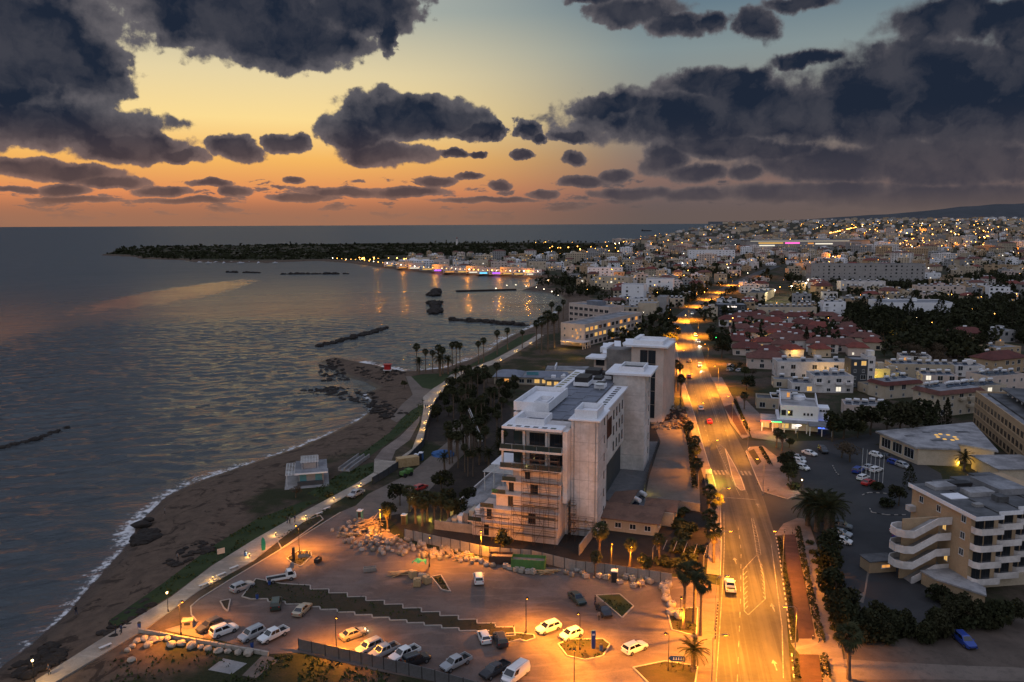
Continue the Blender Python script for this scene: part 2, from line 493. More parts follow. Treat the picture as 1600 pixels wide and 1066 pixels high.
def obj(name, me, parent=None, loc=None, rz=0.0):
    o = bpy.data.objects.new(name, me); COL.objects.link(o)
    if parent is not None:
        o.parent = parent
    if loc is not None:
        o.location = loc
    if rz:
        o.rotation_euler = (0, 0, rz)
    return o


def smooth(o):
    o.data.polygons.foreach_set('use_smooth', [True] * len(o.data.polygons))
    return o


def tag(o, label=None, cat=None, group=None, kind=None):
    if label: o['label'] = label
    if cat: o['category'] = cat
    if group: o['group'] = group
    if kind: o['kind'] = kind
    return o


def thing(name, label, cat, loc=(0, 0, 0), rz=0.0, group=None):
    o = bpy.data.objects.new(name, None); COL.objects.link(o)
    o.empty_display_size = 0.3
    o.location = loc; o.rotation_euler = (0, 0, rz)
    return tag(o, label, cat, group)


def kids(o):
    return KIDS.get(o.name) or [c for c in o.children]


KIDS = {}


def snapshot(o):
    """remember a prototype's tree so that copying it is quick"""
    ch = list(o.children)
    KIDS[o.name] = [(c, list(c.children)) for c in ch]
    return o


def copy_of(proto, loc, rz=0.0, label=None, group=None, scale=None, mats=None):
    r = proto.copy(); COL.objects.link(r); r.location = loc; r.rotation_euler = (0, 0, rz)
    if scale:
        r.scale = (scale, scale, scale) if not isinstance(scale, tuple) else scale
    if label: r['label'] = label
    if group: r['group'] = group
    for c, gs in KIDS[proto.name]:
        d = c.copy(); COL.objects.link(d); d.parent = r
        if mats and c.name.split('.')[0] in mats:
            d.data = recolour(c.data, mats[c.name.split('.')[0]])
        for g in gs:
            e = g.copy(); COL.objects.link(e); e.parent = d
            if mats and g.name.split('.')[0] in mats:
                e.data = recolour(g.data, mats[g.name.split('.')[0]])
    return r


_RC = {}


def recolour(me, m):
    k = (me.name, m)
    if k not in _RC:
        n = me.copy(); n.materials[0] = MATS[m]; _RC[k] = n
    return _RC[k]


def lamp_light(name, loc, power, col=SODIUM, radius=0.15, spot=None, parent=None):
    d = bpy.data.lights.new(name, 'SPOT' if spot else 'POINT'); d.energy = power; d.color = col; d.shadow_soft_size = radius
    if spot:
        d.spot_size = math.radians(spot); d.spot_blend = 0.6
    o = bpy.data.objects.new(name, d); COL.objects.link(o); o.location = loc
    if parent is not None:
        o.parent = parent
    return o

# ------------------------------------------------------------------ the ground: one sheet from the shore to the far city
SEA = -3.0
_near_coast = [(-90, 1100), (0, 1045), (55, 1003), (108, 955), (148, 908), (178, 875), (203, 848), (214, 818), (240, 795), (262, 775), (300, 757), (330, 745),
               (400, 722), (470, 698), (520, 676), (558, 658), (580, 643), (584, 628), (572, 616), (590, 607), (572, 597), (545, 590), (520, 574), (500, 565), (522, 558), (560, 566), (600, 574),
               (636, 582), (690, 577), (735, 562), (765, 548), (779, 536), (803, 523), (830, 512), (850, 503), (872, 487), (884, 471), (872, 462), (845, 457), (812, 455),
               (838, 446), (846, 437), (800, 434), (752, 432), (700, 430), (640, 425), (592, 419), (545, 412), (500, 408.5), (440, 410), (420, 412), (380, 411), (340, 411), (300, 410),
               (285, 407), (215, 405), (212, 402), (155, 399.5), (180, 393), (240, 390.5), (320, 389), (500, 386), (560, 384), (700, 383.5), (800, 383), (930, 382), (1000, 375), (1060, 369), (1120, 364.5),
               (1160, 361), (1200, 357.5), (1240, 354.0)]
COAST = [at(x, y, SEA) for x, y in _near_coast]
LANDPOLY = COAST + [(30000, 26000), (30000, -60), (-130, -60)]


def poly_mask(poly, X, Y):
    ins = np.zeros(X.shape, bool); n = len(poly)
    for i in range(n):
        x0, y0 = poly[i]; x1, y1 = poly[(i + 1) % n]
        if y0 == y1:
            continue
        c = ((y0 > Y) != (y1 > Y)) & (X < (x1 - x0) * (Y - y0) / (y1 - y0) + x0)
        ins ^= c
    return ins


def poly_dist(line, X, Y):
    d = np.full(X.shape, 1e12)
    for (x0, y0), (x1, y1) in zip(line[:-1], line[1:]):
        dx, dy = x1 - x0, y1 - y0; L = dx * dx + dy * dy + 1e-9
        t = np.clip(((X - x0) * dx + (Y - y0) * dy) / L, 0, 1)
        d = np.minimum(d, (X - x0 - t * dx) ** 2 + (Y - y0 - t * dy) ** 2)
    return np.sqrt(d)


def vnoise(X, Y, s, seed=0):
    r = np.random.RandomState(seed); g = r.rand(64, 64)
    x = X / s; y = Y / s; xi = np.floor(x).astype(int); yi = np.floor(y).astype(int)
    fx = x - xi; fy = y - yi; fx = fx * fx * (3 - 2 * fx); fy = fy * fy * (3 - 2 * fy)
    a = g[xi % 64, yi % 64]; b = g[(xi + 1) % 64, yi % 64]; c = g[xi % 64, (yi + 1) % 64]; d = g[(xi + 1) % 64, (yi + 1) % 64]
    return (a * (1 - fx) + b * fx) * (1 - fy) + (c * (1 - fx) + d * fx) * fy


def rise(X, Y):
    """height of the town's slope, metres"""
    e = np.maximum(X * 0.95 + Y * 0.12 - 420.0, 0.0)
    t = np.clip(e / 2600.0, 0, 1)
    h = 62.0 * t * t * (3 - 2 * t)
    hd = 7.0 * np.clip((Y - 1950.0) / 250.0, 0, 1) * np.clip((420.0 - X) / 300.0, 0, 1)
    far = 22.0 * np.clip((Y - 3000) / 2500.0, 0, 1) * np.clip((X - 300) / 500.0, 0, 1)
    return h + hd + far


PROM = [(20, 1085), (60, 1066), (130, 1028), (200, 990), (262, 958), (320, 915), (372, 880), (420, 848), (470, 818), (530, 783), (585, 752), (650, 722)]


def ground_z(X, Y):
    X = np.asarray(X, float); Y = np.asarray(Y, float)
    sd = poly_dist(COAST, X, Y); ins = poly_mask(LANDPOLY, X, Y)
    s = np.where(ins, sd, -sd)
    w = np.where(Y < 330, 17.0, np.where(Y < 700, 13.0, 9.0))
    n = vnoise(X, Y, 4.0, 1) * 0.5 + vnoise(X, Y, 1.7, 2) * 0.3 + vnoise(X, Y, 13.0, 5) * 0.5
    z = np.where(s > 0, SEA + 3.0 * np.clip(s / w, 0, 1) ** 0.85, SEA + s * 0.15)
    wob = np.clip(s / 5.0, 0, 1) * np.clip((w * 1.15 - s) / 6.0, 0, 1)
    z = z + (n - 0.75) * 0.7 * wob
    z = np.minimum(z, 0.0)
    z = np.maximum(z, -14.0)
    return np.where(s > w, rise(X, Y) * np.clip((s - w) / 60.0, 0, 1) + z, z), s


def gz(x, y):
    return float(rise(np.array([x]), np.array([y]))[0]) if (x * x + y * y) > 400 ** 2 else 0.0


def axis(vals):
    out = [vals[0][0]]
    for a, b, st in vals:
        n = max(1, int(round((b - a) / st)))
        out += [a + (b - a) * (i + 1) / n for i in range(n)]
    return np.array(out)


_xs = axis([(-6000, -1600, 400), (-1600, -400, 45), (-400, -130, 12), (-130, 60, 1.9), (60, 300, 8), (300, 1200, 30), (1200, 4000, 100), (4000, 14000, 1000)])
_ys = axis([(60, 100, 5), (100, 400, 1.9), (400, 800, 4), (800, 1500, 12), (1500, 3000, 25), (3000, 6000, 100), (6000, 26000, 1000)])
_GX, _GY = np.meshgrid(_xs, _ys)
_GZ, _GS = ground_z(_GX, _GY)
_nx, _ny = len(_xs), len(_ys)
_keep = (_GZ > SEA - 5.0)
_idx = np.arange(_nx * _ny).reshape(_ny, _nx)
_k = _keep[:-1, :-1] | _keep[1:, :-1] | _keep[:-1, 1:] | _keep[1:, 1:]
_q = np.stack([_idx[:-1, :-1], _idx[:-1, 1:], _idx[1:, 1:], _idx[1:, :-1]], -1)[_k]
_used = np.unique(_q); _re = np.zeros(_nx * _ny, int); _re[_used] = np.arange(len(_used))
_vv = np.stack([_GX.ravel(), _GY.ravel(), _GZ.ravel()], -1)[_used]
_me = bpy.data.meshes.new('ground'); _me.from_pydata(_vv.tolist(), [], _re[_q].tolist())
_at = _me.attributes.new('shore', 'FLOAT', 'POINT'); _at.data.foreach_set('value', _GS.ravel()[_used].astype(np.float32))
_m, b, p = base_mat('earth')
co = b.n('ShaderNodeNewGeometry').outputs['Position']
sh = b.n('ShaderNodeAttribute', attribute_name='shore').outputs['Fac']
n1 = b.noise(co, 0.06, 6, 0.6); n2 = b.noise(co, 0.5, 6, 0.7); n3 = b.noise(co, 2.6, 4, 0.7)
soil = b.mix(b.rng(n2, 0.35, 0.65), (0.05, 0.037, 0.028), (0.085, 0.062, 0.046))
soil = b.mix(b.rng(n1, 0.42, 0.56), soil, b.mix(b.rng(n3, 0.35, 0.65), (0.018, 0.024, 0.01), (0.035, 0.035, 0.017)))
sand = b.mix(b.rng(n2, 0.35, 0.7), (0.125, 0.086, 0.062), (0.08, 0.056, 0.042))
weed = b.noise(co, 0.16, 6, 0.7, 1.0)
sand = b.mix(b.rng(weed, 0.54, 0.60, 0, 0.85), sand, (0.035, 0.024, 0.018))
wet = b.rng(b.m('ADD', sh, b.m('MULTIPLY', n2, 3.0)), 1.5, 5.5, 0.75, 0.0)
sand = b.mix(wet, sand, (0.045, 0.036, 0.03))
edge = b.m('ADD', sh, b.m('MULTIPLY', b.m('SUBTRACT', n1, 0.5), 26.0))
b.set(p.inputs['Base Color'], b.mix(b.rng(edge, 23.0, 29.0), sand, soil))
p.inputs['Specular IOR Level'].default_value = 0.15
b.set(p.inputs['Roughness'], b.rng(sh, 0.5, 4.0, 0.35, 0.92))
bn = b.n('ShaderNodeBump'); bn.inputs['Distance'].default_value = 0.25; bn.inputs['Strength'].default_value = 0.9
b.set(bn.inputs['Height'], b.m('ADD', n2, b.m('MULTIPLY', n3, 0.4))); b.set(p.inputs['Normal'], bn.outputs[0])
_me.materials.append(_m); _me.polygons.foreach_set('use_smooth', [True] * len(_me.polygons))
tag(obj('ground', _me), kind='structure')

# ------------------------------------------------------------------ the sea, with a swell and a slick of calm water in the bay
_sm, b, p = base_mat('sea_water')
co = b.n('ShaderNodeNewGeometry').outputs['Position']
x, y, z = b.sep(co)[0:3]
wx = b.m('ADD', x, b.m('MULTIPLY', b.m('SUBTRACT', b.noise(co, 0.018, 2, 0.5), 0.5), 60.0))
wy = b.m('ADD', y, b.m('MULTIPLY', b.m('SUBTRACT', b.noise(co, 0.012, 2, 0.5), 0.5), 46.0))
# the crests run across the view, bending with the bay
ang = math.radians(24)
ux = b.m('ADD', b.m('MULTIPLY', wx, math.cos(ang)), b.m('MULTIPLY', wy, -math.sin(ang) * -1.0))
uy = b.m('ADD', b.m('MULTIPLY', wx, -math.sin(ang)), b.m('MULTIPLY', wy, math.cos(ang)))
sw = b.noise(b.comb(b.m('MULTIPLY', ux, 0.030), b.m('MULTIPLY', uy, 0.15), 0.0), 1.0, 2.5, 0.5, 0.4)
ch = b.noise(b.comb(b.m('MULTIPLY', ux, 0.28), b.m('MULTIPLY', uy, 0.85), 0.0), 1.0, 4.0, 0.62, 0.3)
ch2 = b.noise(co, 2.4, 3.0, 0.6)
h = b.m('ADD', b.m('MULTIPLY', sw, 2.6), b.m('ADD', b.m('MULTIPLY', ch, 0.62), b.m('MULTIPLY', ch2, 0.10)))
sl = b.v('MULTIPLY', b.v('SUBTRACT', co, (*at(283, 458, SEA), SEA)), (1 / 40.0, 1 / 185.0, 1.0))
sld = b.m('ADD', b.v('LENGTH', sl), b.m('MULTIPLY', b.m('SUBTRACT', b.noise(co, 0.08, 6, 0.75), 0.5), 1.7))
slick = b.rng(sld, 0.8, 1.12, 1.0, 0.0)
streak = b.rng(b.noise(b.comb(b.m('MULTIPLY', x, 0.012), b.m('MULTIPLY', y, 0.006), 3.0), 1.0, 5, 0.6, 1.2), 0.5, 0.75)
bn = b.n('ShaderNodeBump'); bn.inputs['Distance'].default_value = 0.8
dist = b.v('LENGTH', b.v('SUBTRACT', co, (0.0, 0.0, 66.0)))
b.set(bn.inputs['Strength'], b.m('MULTIPLY', b.m('SUBTRACT', 1.0, b.m('MULTIPLY', slick, 0.6)), b.m('SUBTRACT', 0.85, b.m('MULTIPLY', streak, 0.25))))
b.set(bn.inputs['Height'], h)
p.inputs['Base Color'].default_value = (0.062, 0.072, 0.078, 1); p.inputs['IOR'].default_value = 1.33
b.set(p.inputs['Roughness'], b.m('MULTIPLY', b.rng(dist, 300.0, 1400.0, 0.08, 0.48), b.m('SUBTRACT', 1.0, b.m('MULTIPLY', slick, 0.72))))
b.set(p.inputs['Normal'], bn.outputs[0])
_xs = np.unique(np.concatenate([axis([(-70000, -6000, 8000), (-6000, -900, 600), (-900, -330, 60), (-330, 62, 1.15), (62, 900, 60), (900, 6000, 800), (6000, 70000, 8000)])]))
_ys = axis([(-2000, 60, 400), (60, 98, 8), (98, 640, .85), (640, 1500, 40), (1500, 6000, 500), (6000, 70000, 8000)])
_WX, _WY = np.meshgrid(_xs, _ys)


def swell(X, Y):
    """wave heights: wind sea and a swell that bends towards the beach"""
    bend = (vnoise(X, Y, 70.0, 21) - .5) * 16.0 + (vnoise(X, Y, 26.0, 22) - .5) * 5.0
    ph = Y * .93 - X * .33 + bend + .0011 * (X + 60) ** 2 * (Y < 900)
    g = .45 + 1.1 * vnoise(X, Y, 38.0, 23)
    h = .16 * g * np.sin(ph * 2 * np.pi / 10.5) + .09 * g * np.sin((ph + .35 * X) * 2 * np.pi / 6.3 + 1.0)
    h = h + .50 * (vnoise(X * .34 + Y * .1, Y, 2.6, 24) - .5) + .3 * (vnoise(X * .45 - Y * .15, Y, 1.3, 25) - .5)
    f = np.clip((X + 330) / 60, 0, 1) * np.clip((62 - X) / 10, 0, 1) * np.clip((Y - 98) / 4, 0, 1) * np.clip((640 - Y) / 120, 0, 1)
    f = f * np.clip((poly_dist(COAST[:34], X, Y) - 1.5) / 14.0, 0.0, 1)
    return h * f


_WZ = SEA + swell(_WX, _WY)
_nx, _ny = len(_xs), len(_ys)
_idx = np.arange(_nx * _ny).reshape(_ny, _nx)
_in = poly_mask([(x, y) for x, y in COAST] + [(30000, 26000), (30000, -3000), (-60, -3000), (-60, 60)], _WX, _WY) & (poly_dist(COAST, _WX, _WY) > 14)
_k = ~(_in[:-1, :-1] & _in[1:, :-1] & _in[:-1, 1:] & _in[1:, 1:])
_q = np.stack([_idx[:-1, :-1], _idx[:-1, 1:], _idx[1:, 1:], _idx[1:, :-1]], -1)[_k]
_used = np.unique(_q); _re = np.zeros(_nx * _ny, np.int32); _re[_used] = np.arange(len(_used)); _q = _re[_q].astype(np.int32)
_me = bpy.data.meshes.new('sea'); _me.vertices.add(len(_used)); _me.loops.add(_q.size); _me.polygons.add(len(_q))
_me.vertices.foreach_set('co', np.stack([_WX.ravel(), _WY.ravel(), _WZ.ravel()], -1)[_used].astype(np.float32).ravel())
_me.loops.foreach_set('vertex_index', _q.ravel()); _me.polygons.foreach_set('loop_start', np.arange(0, _q.size, 4, dtype=np.int32)); _me.polygons.foreach_set('use_smooth', [True] * len(_q))
_me.update(calc_edges=True); _me.materials.append(MATS['sea_water'])
tag(obj('sea', _me), kind='structure')

# surf: thin broken foam along the beach
_fm, b, p = base_mat('foam')
co = b.n('ShaderNodeNewGeometry').outputs['Position']
fa = b.n('ShaderNodeAttribute', attribute_name='edge').outputs['Fac']
fn = b.noise(co, 0.55, 6, 0.7); fo = b.noise(co, 0.06, 3, 0.5)
alpha = b.rng(b.m('ADD', b.m('MULTIPLY', fa, 1.0), b.m('ADD', b.m('MULTIPLY', b.m('SUBTRACT', fn, 0.5), 2.0), b.m('MULTIPLY', b.m('SUBTRACT', fo, 0.5), 1.4))), 0.35, 0.75)
p.inputs['Base Color'].default_value = (0.75, 0.74, 0.74, 1); p.inputs['Roughness'].default_value = 0.7
b.set(p.inputs['Alpha'], b.m('MULTIPLY', alpha, 0.85))


def resample(pts, st):
    out = [pts[0]]
    for (x0, y0), (x1, y1) in zip(pts[:-1], pts[1:]):
        L = math.hypot(x1 - x0, y1 - y0); n = max(1, int(L / st))
        out += [(x0 + (x1 - x0) * (i + 1) / n, y0 + (y1 - y0) * (i + 1) / n) for i in range(n)]
    return out


def ribbon(pts, offs):
    """vertices of parallel lines at the given sideways offsets"""
    n = len(pts); rows = []
    for i, (x, y) in enumerate(pts):
        a = pts[max(0, i - 1)]; c = pts[min(n - 1, i + 1)]
        dx, dy = c[0] - a[0], c[1] - a[1]; L = math.hypot(dx, dy) or 1
        nx, ny = -dy / L, dx / L
        rows.append([(x + nx * o, y + ny * o) for o in offs])
    return rows


def foam_strip(pts, offs, vals, z):
    rows = ribbon(resample(pts, 2.5), offs); mb = MB(); k = len(offs)
    vs = [(q[0], q[1], z) for r in rows for q in r]
    fs = [(i * k + j, i * k + j + 1, (i + 1) * k + j + 1, (i + 1) * k + j) for i in range(len(rows) - 1) for j in range(k - 1)]
    mb.add(vs, fs); o = mb.build('surf', 'foam'); tag(o, kind='stuff')
    a = o.data.attributes.new('edge', 'FLOAT', 'POINT'); a.data.foreach_set('value', vals * len(rows))
    return o


foam_strip(COAST[0:19], [-1.6, 0.4, 2.4, 5.0], [0.0, 0.52, 0.30, 0.0], SEA + 0.06)
foam_strip(COAST[25:36], [-1.0, 0.8, 4.0, 9.0], [0.0, 0.6, 0.35, 0.0], SEA + 0.06)

# ------------------------------------------------------------------ the far ridge
_hx = np.linspace(2200, 12000, 50); _rows = []
_mb = MB(); _vs = []; _N = 50
for j, (yy, fz) in enumerate(((7600, 0.0), (8300, 0.55), (9000, 1.0), (10500, 0.8))):
    for i, xx in enumerate(_hx):
        azr = math.degrees(math.atan2(xx, 9000))
        k = min(max((azr - 18.0) / 15.0, 0), 1.4)
        zz = (20 + 66 + 205 * k ** 1.25 + 12 * math.sin(xx * 0.004) * k + 6 * math.sin(xx * 0.013) * k)
        _vs.append((xx * yy / 9000.0, yy, -5 + zz * fz))
_mb.add(_vs, [(j * _N + i, j * _N + i + 1, (j + 1) * _N + i + 1, (j + 1) * _N + i) for j in range(3) for i in range(_N - 1)])
paint('hazy_scrub', (0.055, 0.055, 0.06), (0.035, 0.036, 0.04), scale=0.004, amt=0.8)  # muted bluish grey puts the haze of distance into the colour
tag(smooth(_mb.build('hills', 'hazy_scrub')), kind='structure')

# ------------------------------------------------------------------ paving, roads and markings
def ground_mat(name, c1, c2, c3, s1=0.12, s2=0.9, rough=0.9, bump=0.02, spec=0.25, tracks=False):
    m, b, p = base_mat(name)
    co = b.n('ShaderNodeNewGeometry').outputs['Position']
    a = b.noise(co, s1, 6, 0.65, 0.6); q = b.noise(co, s2, 5, 0.7); r = b.noise(co, 7.0, 3, 0.6)
    c = b.mix(b.rng(a, 0.38, 0.62), c1, c2)
    c = b.mix(b.rng(q, 0.45, 0.72, 0, 0.7), c, c3)
    c = b.mix(b.rng(r, 0.3, 0.8, 0, 0.25), c, tuple(v * 0.5 for v in c3))
    if tracks:                                         # tyre-polished lanes and patched strips along the road
        x, y, z = b.sep(co)[0:3]
        u = b.m('SUBTRACT', x, b.m('MULTIPLY', y, 0.19))
        t = b.noise(b.comb(b.m('MULTIPLY', u, 0.85), b.m('MULTIPLY', y, 0.012), 0.0), 1.0, 4, 0.65, 0.3)
        c = b.mix(b.rng(t, 0.42, 0.6, 0, 0.75), c, tuple(v * 0.38 for v in c1))
        k = b.vor(b.comb(b.m('MULTIPLY', u, 0.22), b.m('MULTIPLY', y, 0.035), 0.0), 1.0, 'F1', 'Color')
        c = b.mix(b.m('MULTIPLY', b.sep(k)[0], 0.35), c, tuple(v * 0.45 for v in c1))
    b.set(p.inputs['Base Color'], c); p.inputs['Specular IOR Level'].default_value = spec
    b.set(p.inputs['Roughness'], b.rng(q, 0.3, 0.7, rough, rough - 0.12))
    bn = b.n('ShaderNodeBump'); bn.inputs['Distance'].default_value = bump
    b.set(bn.inputs['Height'], b.m('ADD', q, b.m('MULTIPLY', r, 0.6))); b.set(p.inputs['Normal'], bn.outputs[0])
    return m


def paver_mat(name, c1, c2, size, joint):
    m, b, p = base_mat(name)
    co = b.n('ShaderNodeNewGeometry').outputs['Position']
    bt = b.n('ShaderNodeTexBrick'); bt.inputs['Scale'].default_value = 1.0 / size
    b.set(bt.inputs['Vector'], co); b.set(bt.inputs['Color1'], (*c1, 1)); b.set(bt.inputs['Color2'], (*c2, 1)); b.set(bt.inputs['Mortar'], (*joint, 1))
    bt.inputs['Mortar Size'].default_value = 0.012
    a = b.noise(co, 0.09, 6, 0.65, 0.8); q = b.noise(co, 0.7, 6, 0.72)
    c = b.mix(b.rng(a, 0.40, 0.62, 0, 0.75), bt.outputs['Color'], tuple(v * 0.55 for v in c1))
    c = b.mix(b.rng(q, 0.52, 0.72, 0, 0.55), c, tuple(v * 0.5 for v in c2))
    tr = b.noise(b.v('MULTIPLY', co, (0.07, 0.22, 1)), 1.0, 5, 0.6, 2.5)
    c = b.mix(b.rng(tr, 0.5, 0.7, 0, 0.45), c, tuple(min(v * 1.35, 1) for v in c1))
    b.set(p.inputs['Base Color'], c); p.inputs['Roughness'].default_value = 0.85; p.inputs['Specular IOR Level'].default_value = 0.25
    bn = b.n('ShaderNodeBump'); bn.inputs['Distance'].default_value = 0.02
    b.set(bn.inputs['Height'], b.m('ADD', q, bt.outputs['Fac'])); b.set(p.inputs['Normal'], bn.outputs[0])
    return m


ground_mat('asphalt', (0.055, 0.053, 0.052), (0.075, 0.071, 0.068), (0.04, 0.039, 0.038), 0.08, 0.6, 0.7, 0.01, 0.4, True)
ground_mat('old_asphalt', (0.034, 0.034, 0.036), (0.05, 0.049, 0.05), (0.024, 0.024, 0.026), 0.06, 0.5, 0.85, 0.02)
paver_mat('car_park_paving', (0.20, 0.148, 0.128), (0.16, 0.12, 0.105), 0.4, (0.10, 0.08, 0.07))
paver_mat('promenade_paving', (0.42, 0.36, 0.30), (0.35, 0.30, 0.25), 0.5, (0.16, 0.13, 0.11))
paver_mat('pavement_slabs', (0.24, 0.19, 0.165), (0.20, 0.16, 0.14), 0.4, (0.11, 0.09, 0.08))
paver_mat('red_paving', (0.08, 0.042, 0.037), (0.062, 0.034, 0.03), 0.2, (0.08, 0.035, 0.03))
ground_mat('dirt', (0.085, 0.065, 0.052), (0.12, 0.092, 0.074), (0.055, 0.042, 0.034), 0.12, 0.7, 0.95, 0.05)
ground_mat('pale_sand_lot', (0.15, 0.12, 0.10), (0.19, 0.152, 0.127), (0.10, 0.08, 0.067), 0.15, 0.7, 0.95, 0.05)
ground_mat('dark_soil', (0.026, 0.02, 0.016), (0.042, 0.03, 0.023), (0.018, 0.013, 0.01), 0.25, 1.2, 0.95, 0.08)
ground_mat('planting_soil', (0.05, 0.036, 0.024), (0.034, 0.031, 0.015), (0.022, 0.018, 0.011), 0.35, 1.6, 0.95, 0.08)
ground_mat('turf', (0.022, 0.038, 0.011), (0.034, 0.05, 0.016), (0.016, 0.024, 0.009), 0.2, 1.4, 0.95, 0.06)
ground_mat('yard_concrete', (0.12, 0.12, 0.122), (0.17, 0.165, 0.165), (0.08, 0.08, 0.082), 0.12, 0.8, 0.9, 0.02)
paint('road_paint', (0.25, 0.24, 0.22), (0.12, 0.115, 0.11), scale=0.8, amt=0.9)
paint('kerb_pale', (0.40, 0.36, 0.32), (0.28, 0.25, 0.22), scale=0.6)
paint('kerb_dark', (0.04, 0.04, 0.04))


def pts(px, z=0.0):
    return [at(x, y, z) for x, y in px]


def sheet(name, px, z, m, kind='structure'):
    mb = MB(); mb.sheet(pts(px), z)
    return tag(mb.build(name, m), kind=kind)


def slab(name, px, z0, z1, m):
    mb = MB(); mb.prism(pts(px), z0, z1)
    return tag(mb.build(name, m), kind='structure')


def strip_pts(line, w):
    r = ribbon(line, [-w / 2, w / 2])
    return [q[0] for q in r] + [q[1] for q in r[::-1]]


# kerb stones are pieces of the kerb they form
_kb = {}


def kerb(name, line, closed=False, h=0.13, w=0.22, piece=1.6, alt=False, z=0.02):
    """a kerb of separate stones along a line"""
    root = bpy.data.objects.new(name, None); COL.objects.link(root); tag(root, kind='structure')
    if closed:
        line = list(line) + [line[0]]
    for (x0, y0), (x1, y1) in zip(line[:-1], line[1:]):
        L = math.hypot(x1 - x0, y1 - y0); n = max(1, int(round(L / piece))); st = L / n
        key = (round(st, 1), round(h, 2), round(w, 2))
        for i in range(n):
            mm = 'kerb_pale' if not (alt and i % 2) else 'kerb_dark'
            kk = key + (mm,)
            if kk not in _kb:
                m2 = MB(); m2.box(-key[0] / 2 + 0.02, -w / 2, 0, key[0] / 2 - 0.02, w / 2, h)
                _kb[kk] = m2.mesh('kerb_stone', mm)
            t = (i + 0.5) / n
            obj('kerb_stone', _kb[kk], root, (x0 + (x1 - x0) * t, y0 + (y1 - y0) * t, z), math.atan2(y1 - y0, x1 - x0))
    return root


ROAD_L = [(1100, 1150), (1115, 1066), (1122, 960), (1126, 900), (1128, 850), (1126, 790), (1116, 750), (1100, 700), (1086, 650), (1070, 600), (1060, 560), (1056, 530), (1056, 505), (1054, 497)]
ROAD_R = [(1250, 1150), (1236, 1066), (1228, 950), (1212, 840), (1190, 768), (1183, 750), (1175, 732), (1164, 707), (1140, 662), (1117, 600), (1103, 570), (1095, 540), (1086, 520), (1078, 505), (1078, 497)]
sheet('main_road', ROAD_L + ROAD_R[::-1], 0.02, 'asphalt')
_far_mid = [(1066, 497), (1082, 484), (1098, 474), (1112, 466), (1128, 456), (1142, 447), (1160, 438), (1185, 427), (1215, 416)]
_c = [at(x, y) for x, y in _far_mid]
_mb = MB(); _r = ribbon(_c, [-5.5, 5.5]); _vs = [(q[0], q[1], gz(*q) + 0.3) for rr in _r for q in rr]
_mb.add(_vs, [(i * 2, i * 2 + 1, i * 2 + 3, i * 2 + 2) for i in range(len(_r) - 1)])
tag(_mb.build('far_road', 'asphalt'), kind='structure')
sheet('side_street', [(1139, 661), (1165, 708), (1235, 716), (1330, 708), (1420, 676), (1405, 668), (1310, 688), (1220, 690), (1160, 688)], 0.016, 'old_asphalt')
sheet('hotel_entry', [(1184, 752), (1212, 838), (1264, 812), (1270, 790), (1246, 776)], 0.014, 'old_asphalt')
sheet('hotel_car_park', [(1238, 700), (1262, 780), (1264, 815), (1292, 880), (1322, 990), (1470, 975), (1520, 900), (1470, 740), (1400, 700), (1330, 690)], 0.01, 'old_asphalt')
sheet('dirt_lot', [(1318, 1010), (1400, 1000), (1470, 985), (1700, 950), (1720, 1090), (1330, 1100)], 0.008, 'dirt')
sheet('dirt_track', [(1318, 1030), (1400, 1035), (1500, 1040), (1640, 1045), (1640, 1066), (1480, 1062), (1320, 1062)], 0.013, 'pale_sand_lot')

CARPARK = [(532, 800), (435, 860), (360, 905), (312, 935), (298, 947), (299, 960), (308, 972), (258, 985), (300, 994), (345, 1001), (420, 1022), (470, 1020), (600, 1050), (760, 1082), (760, 1130), (1104, 1130),
           (1115, 1066), (1122, 960), (1124, 915), (1060, 902), (960, 895), (860, 887), (740, 872), (640, 850), (575, 812), (556, 790)]
sheet('car_park', CARPARK, 0.006, 'car_park_paving')
sheet('site_track', [(556, 790), (575, 812), (640, 800), (690, 745), (735, 700), (735, 660), (710, 655), (700, 690), (640, 740), (575, 772)], 0.010, 'pale_sand_lot')
sheet('site_soil', [(668, 690), (700, 690), (740, 660), (790, 690), (800, 640), (760, 600), (705, 600), (690, 625), (672, 655)], 0.004, 'dark_soil')
sheet('building_site_soil', [(600, 800), (690, 745), (740, 700), (800, 660), (960, 640), (1060, 640), (1100, 740), (1118, 860), (1090, 900), (880, 880), (740, 865), (640, 845)], 0.003, 'dark_soil')
sheet('works_yard', [(936, 775), (938, 740), (1000, 690), (1030, 690), (1012, 745), (1005, 790), (965, 790)], 0.012, 'yard_concrete')
sheet('sand_lot', [(1006, 790), (1014, 745), (1032, 690), (1020, 660), (1068, 655), (1082, 700), (1092, 745), (1094, 790)], 0.009, 'pale_sand_lot')

# promenade along the shore
PROM_L = [(20, 1085), (59, 1062), (165, 995), (267, 934), (331, 885), (400, 842), (462, 807), (550, 760), (584, 739)]
PROM_R = [(50, 1090), (88, 1066), (228, 984), (312, 923), (396, 877), (440, 842), (480, 812), (580, 752), (600, 744)]
slab('promenade', PROM_L + PROM_R[::-1], -0.4, 0.12, 'promenade_paving')
slab('promenade_landing', [(584, 738), (600, 743.5), (617, 721), (585, 718)], -0.2, 0.118, 'promenade_paving')
P2_L = [(600, 733), (644, 702), (657, 667), (662, 637), (661, 621), (676, 608), (692, 598), (704, 586), (740, 574), (770, 563), (798, 548), (826, 532), (842, 522)]
P2_R = [(617, 735), (660, 695), (665, 667), (671, 650), (677, 632), (692, 615), (707, 600), (718, 587), (748, 578), (778, 567), (804, 553), (832, 536), (850, 524)]
slab('upper_promenade', P2_L + P2_R[::-1], -0.2, 0.125, 'promenade_paving')
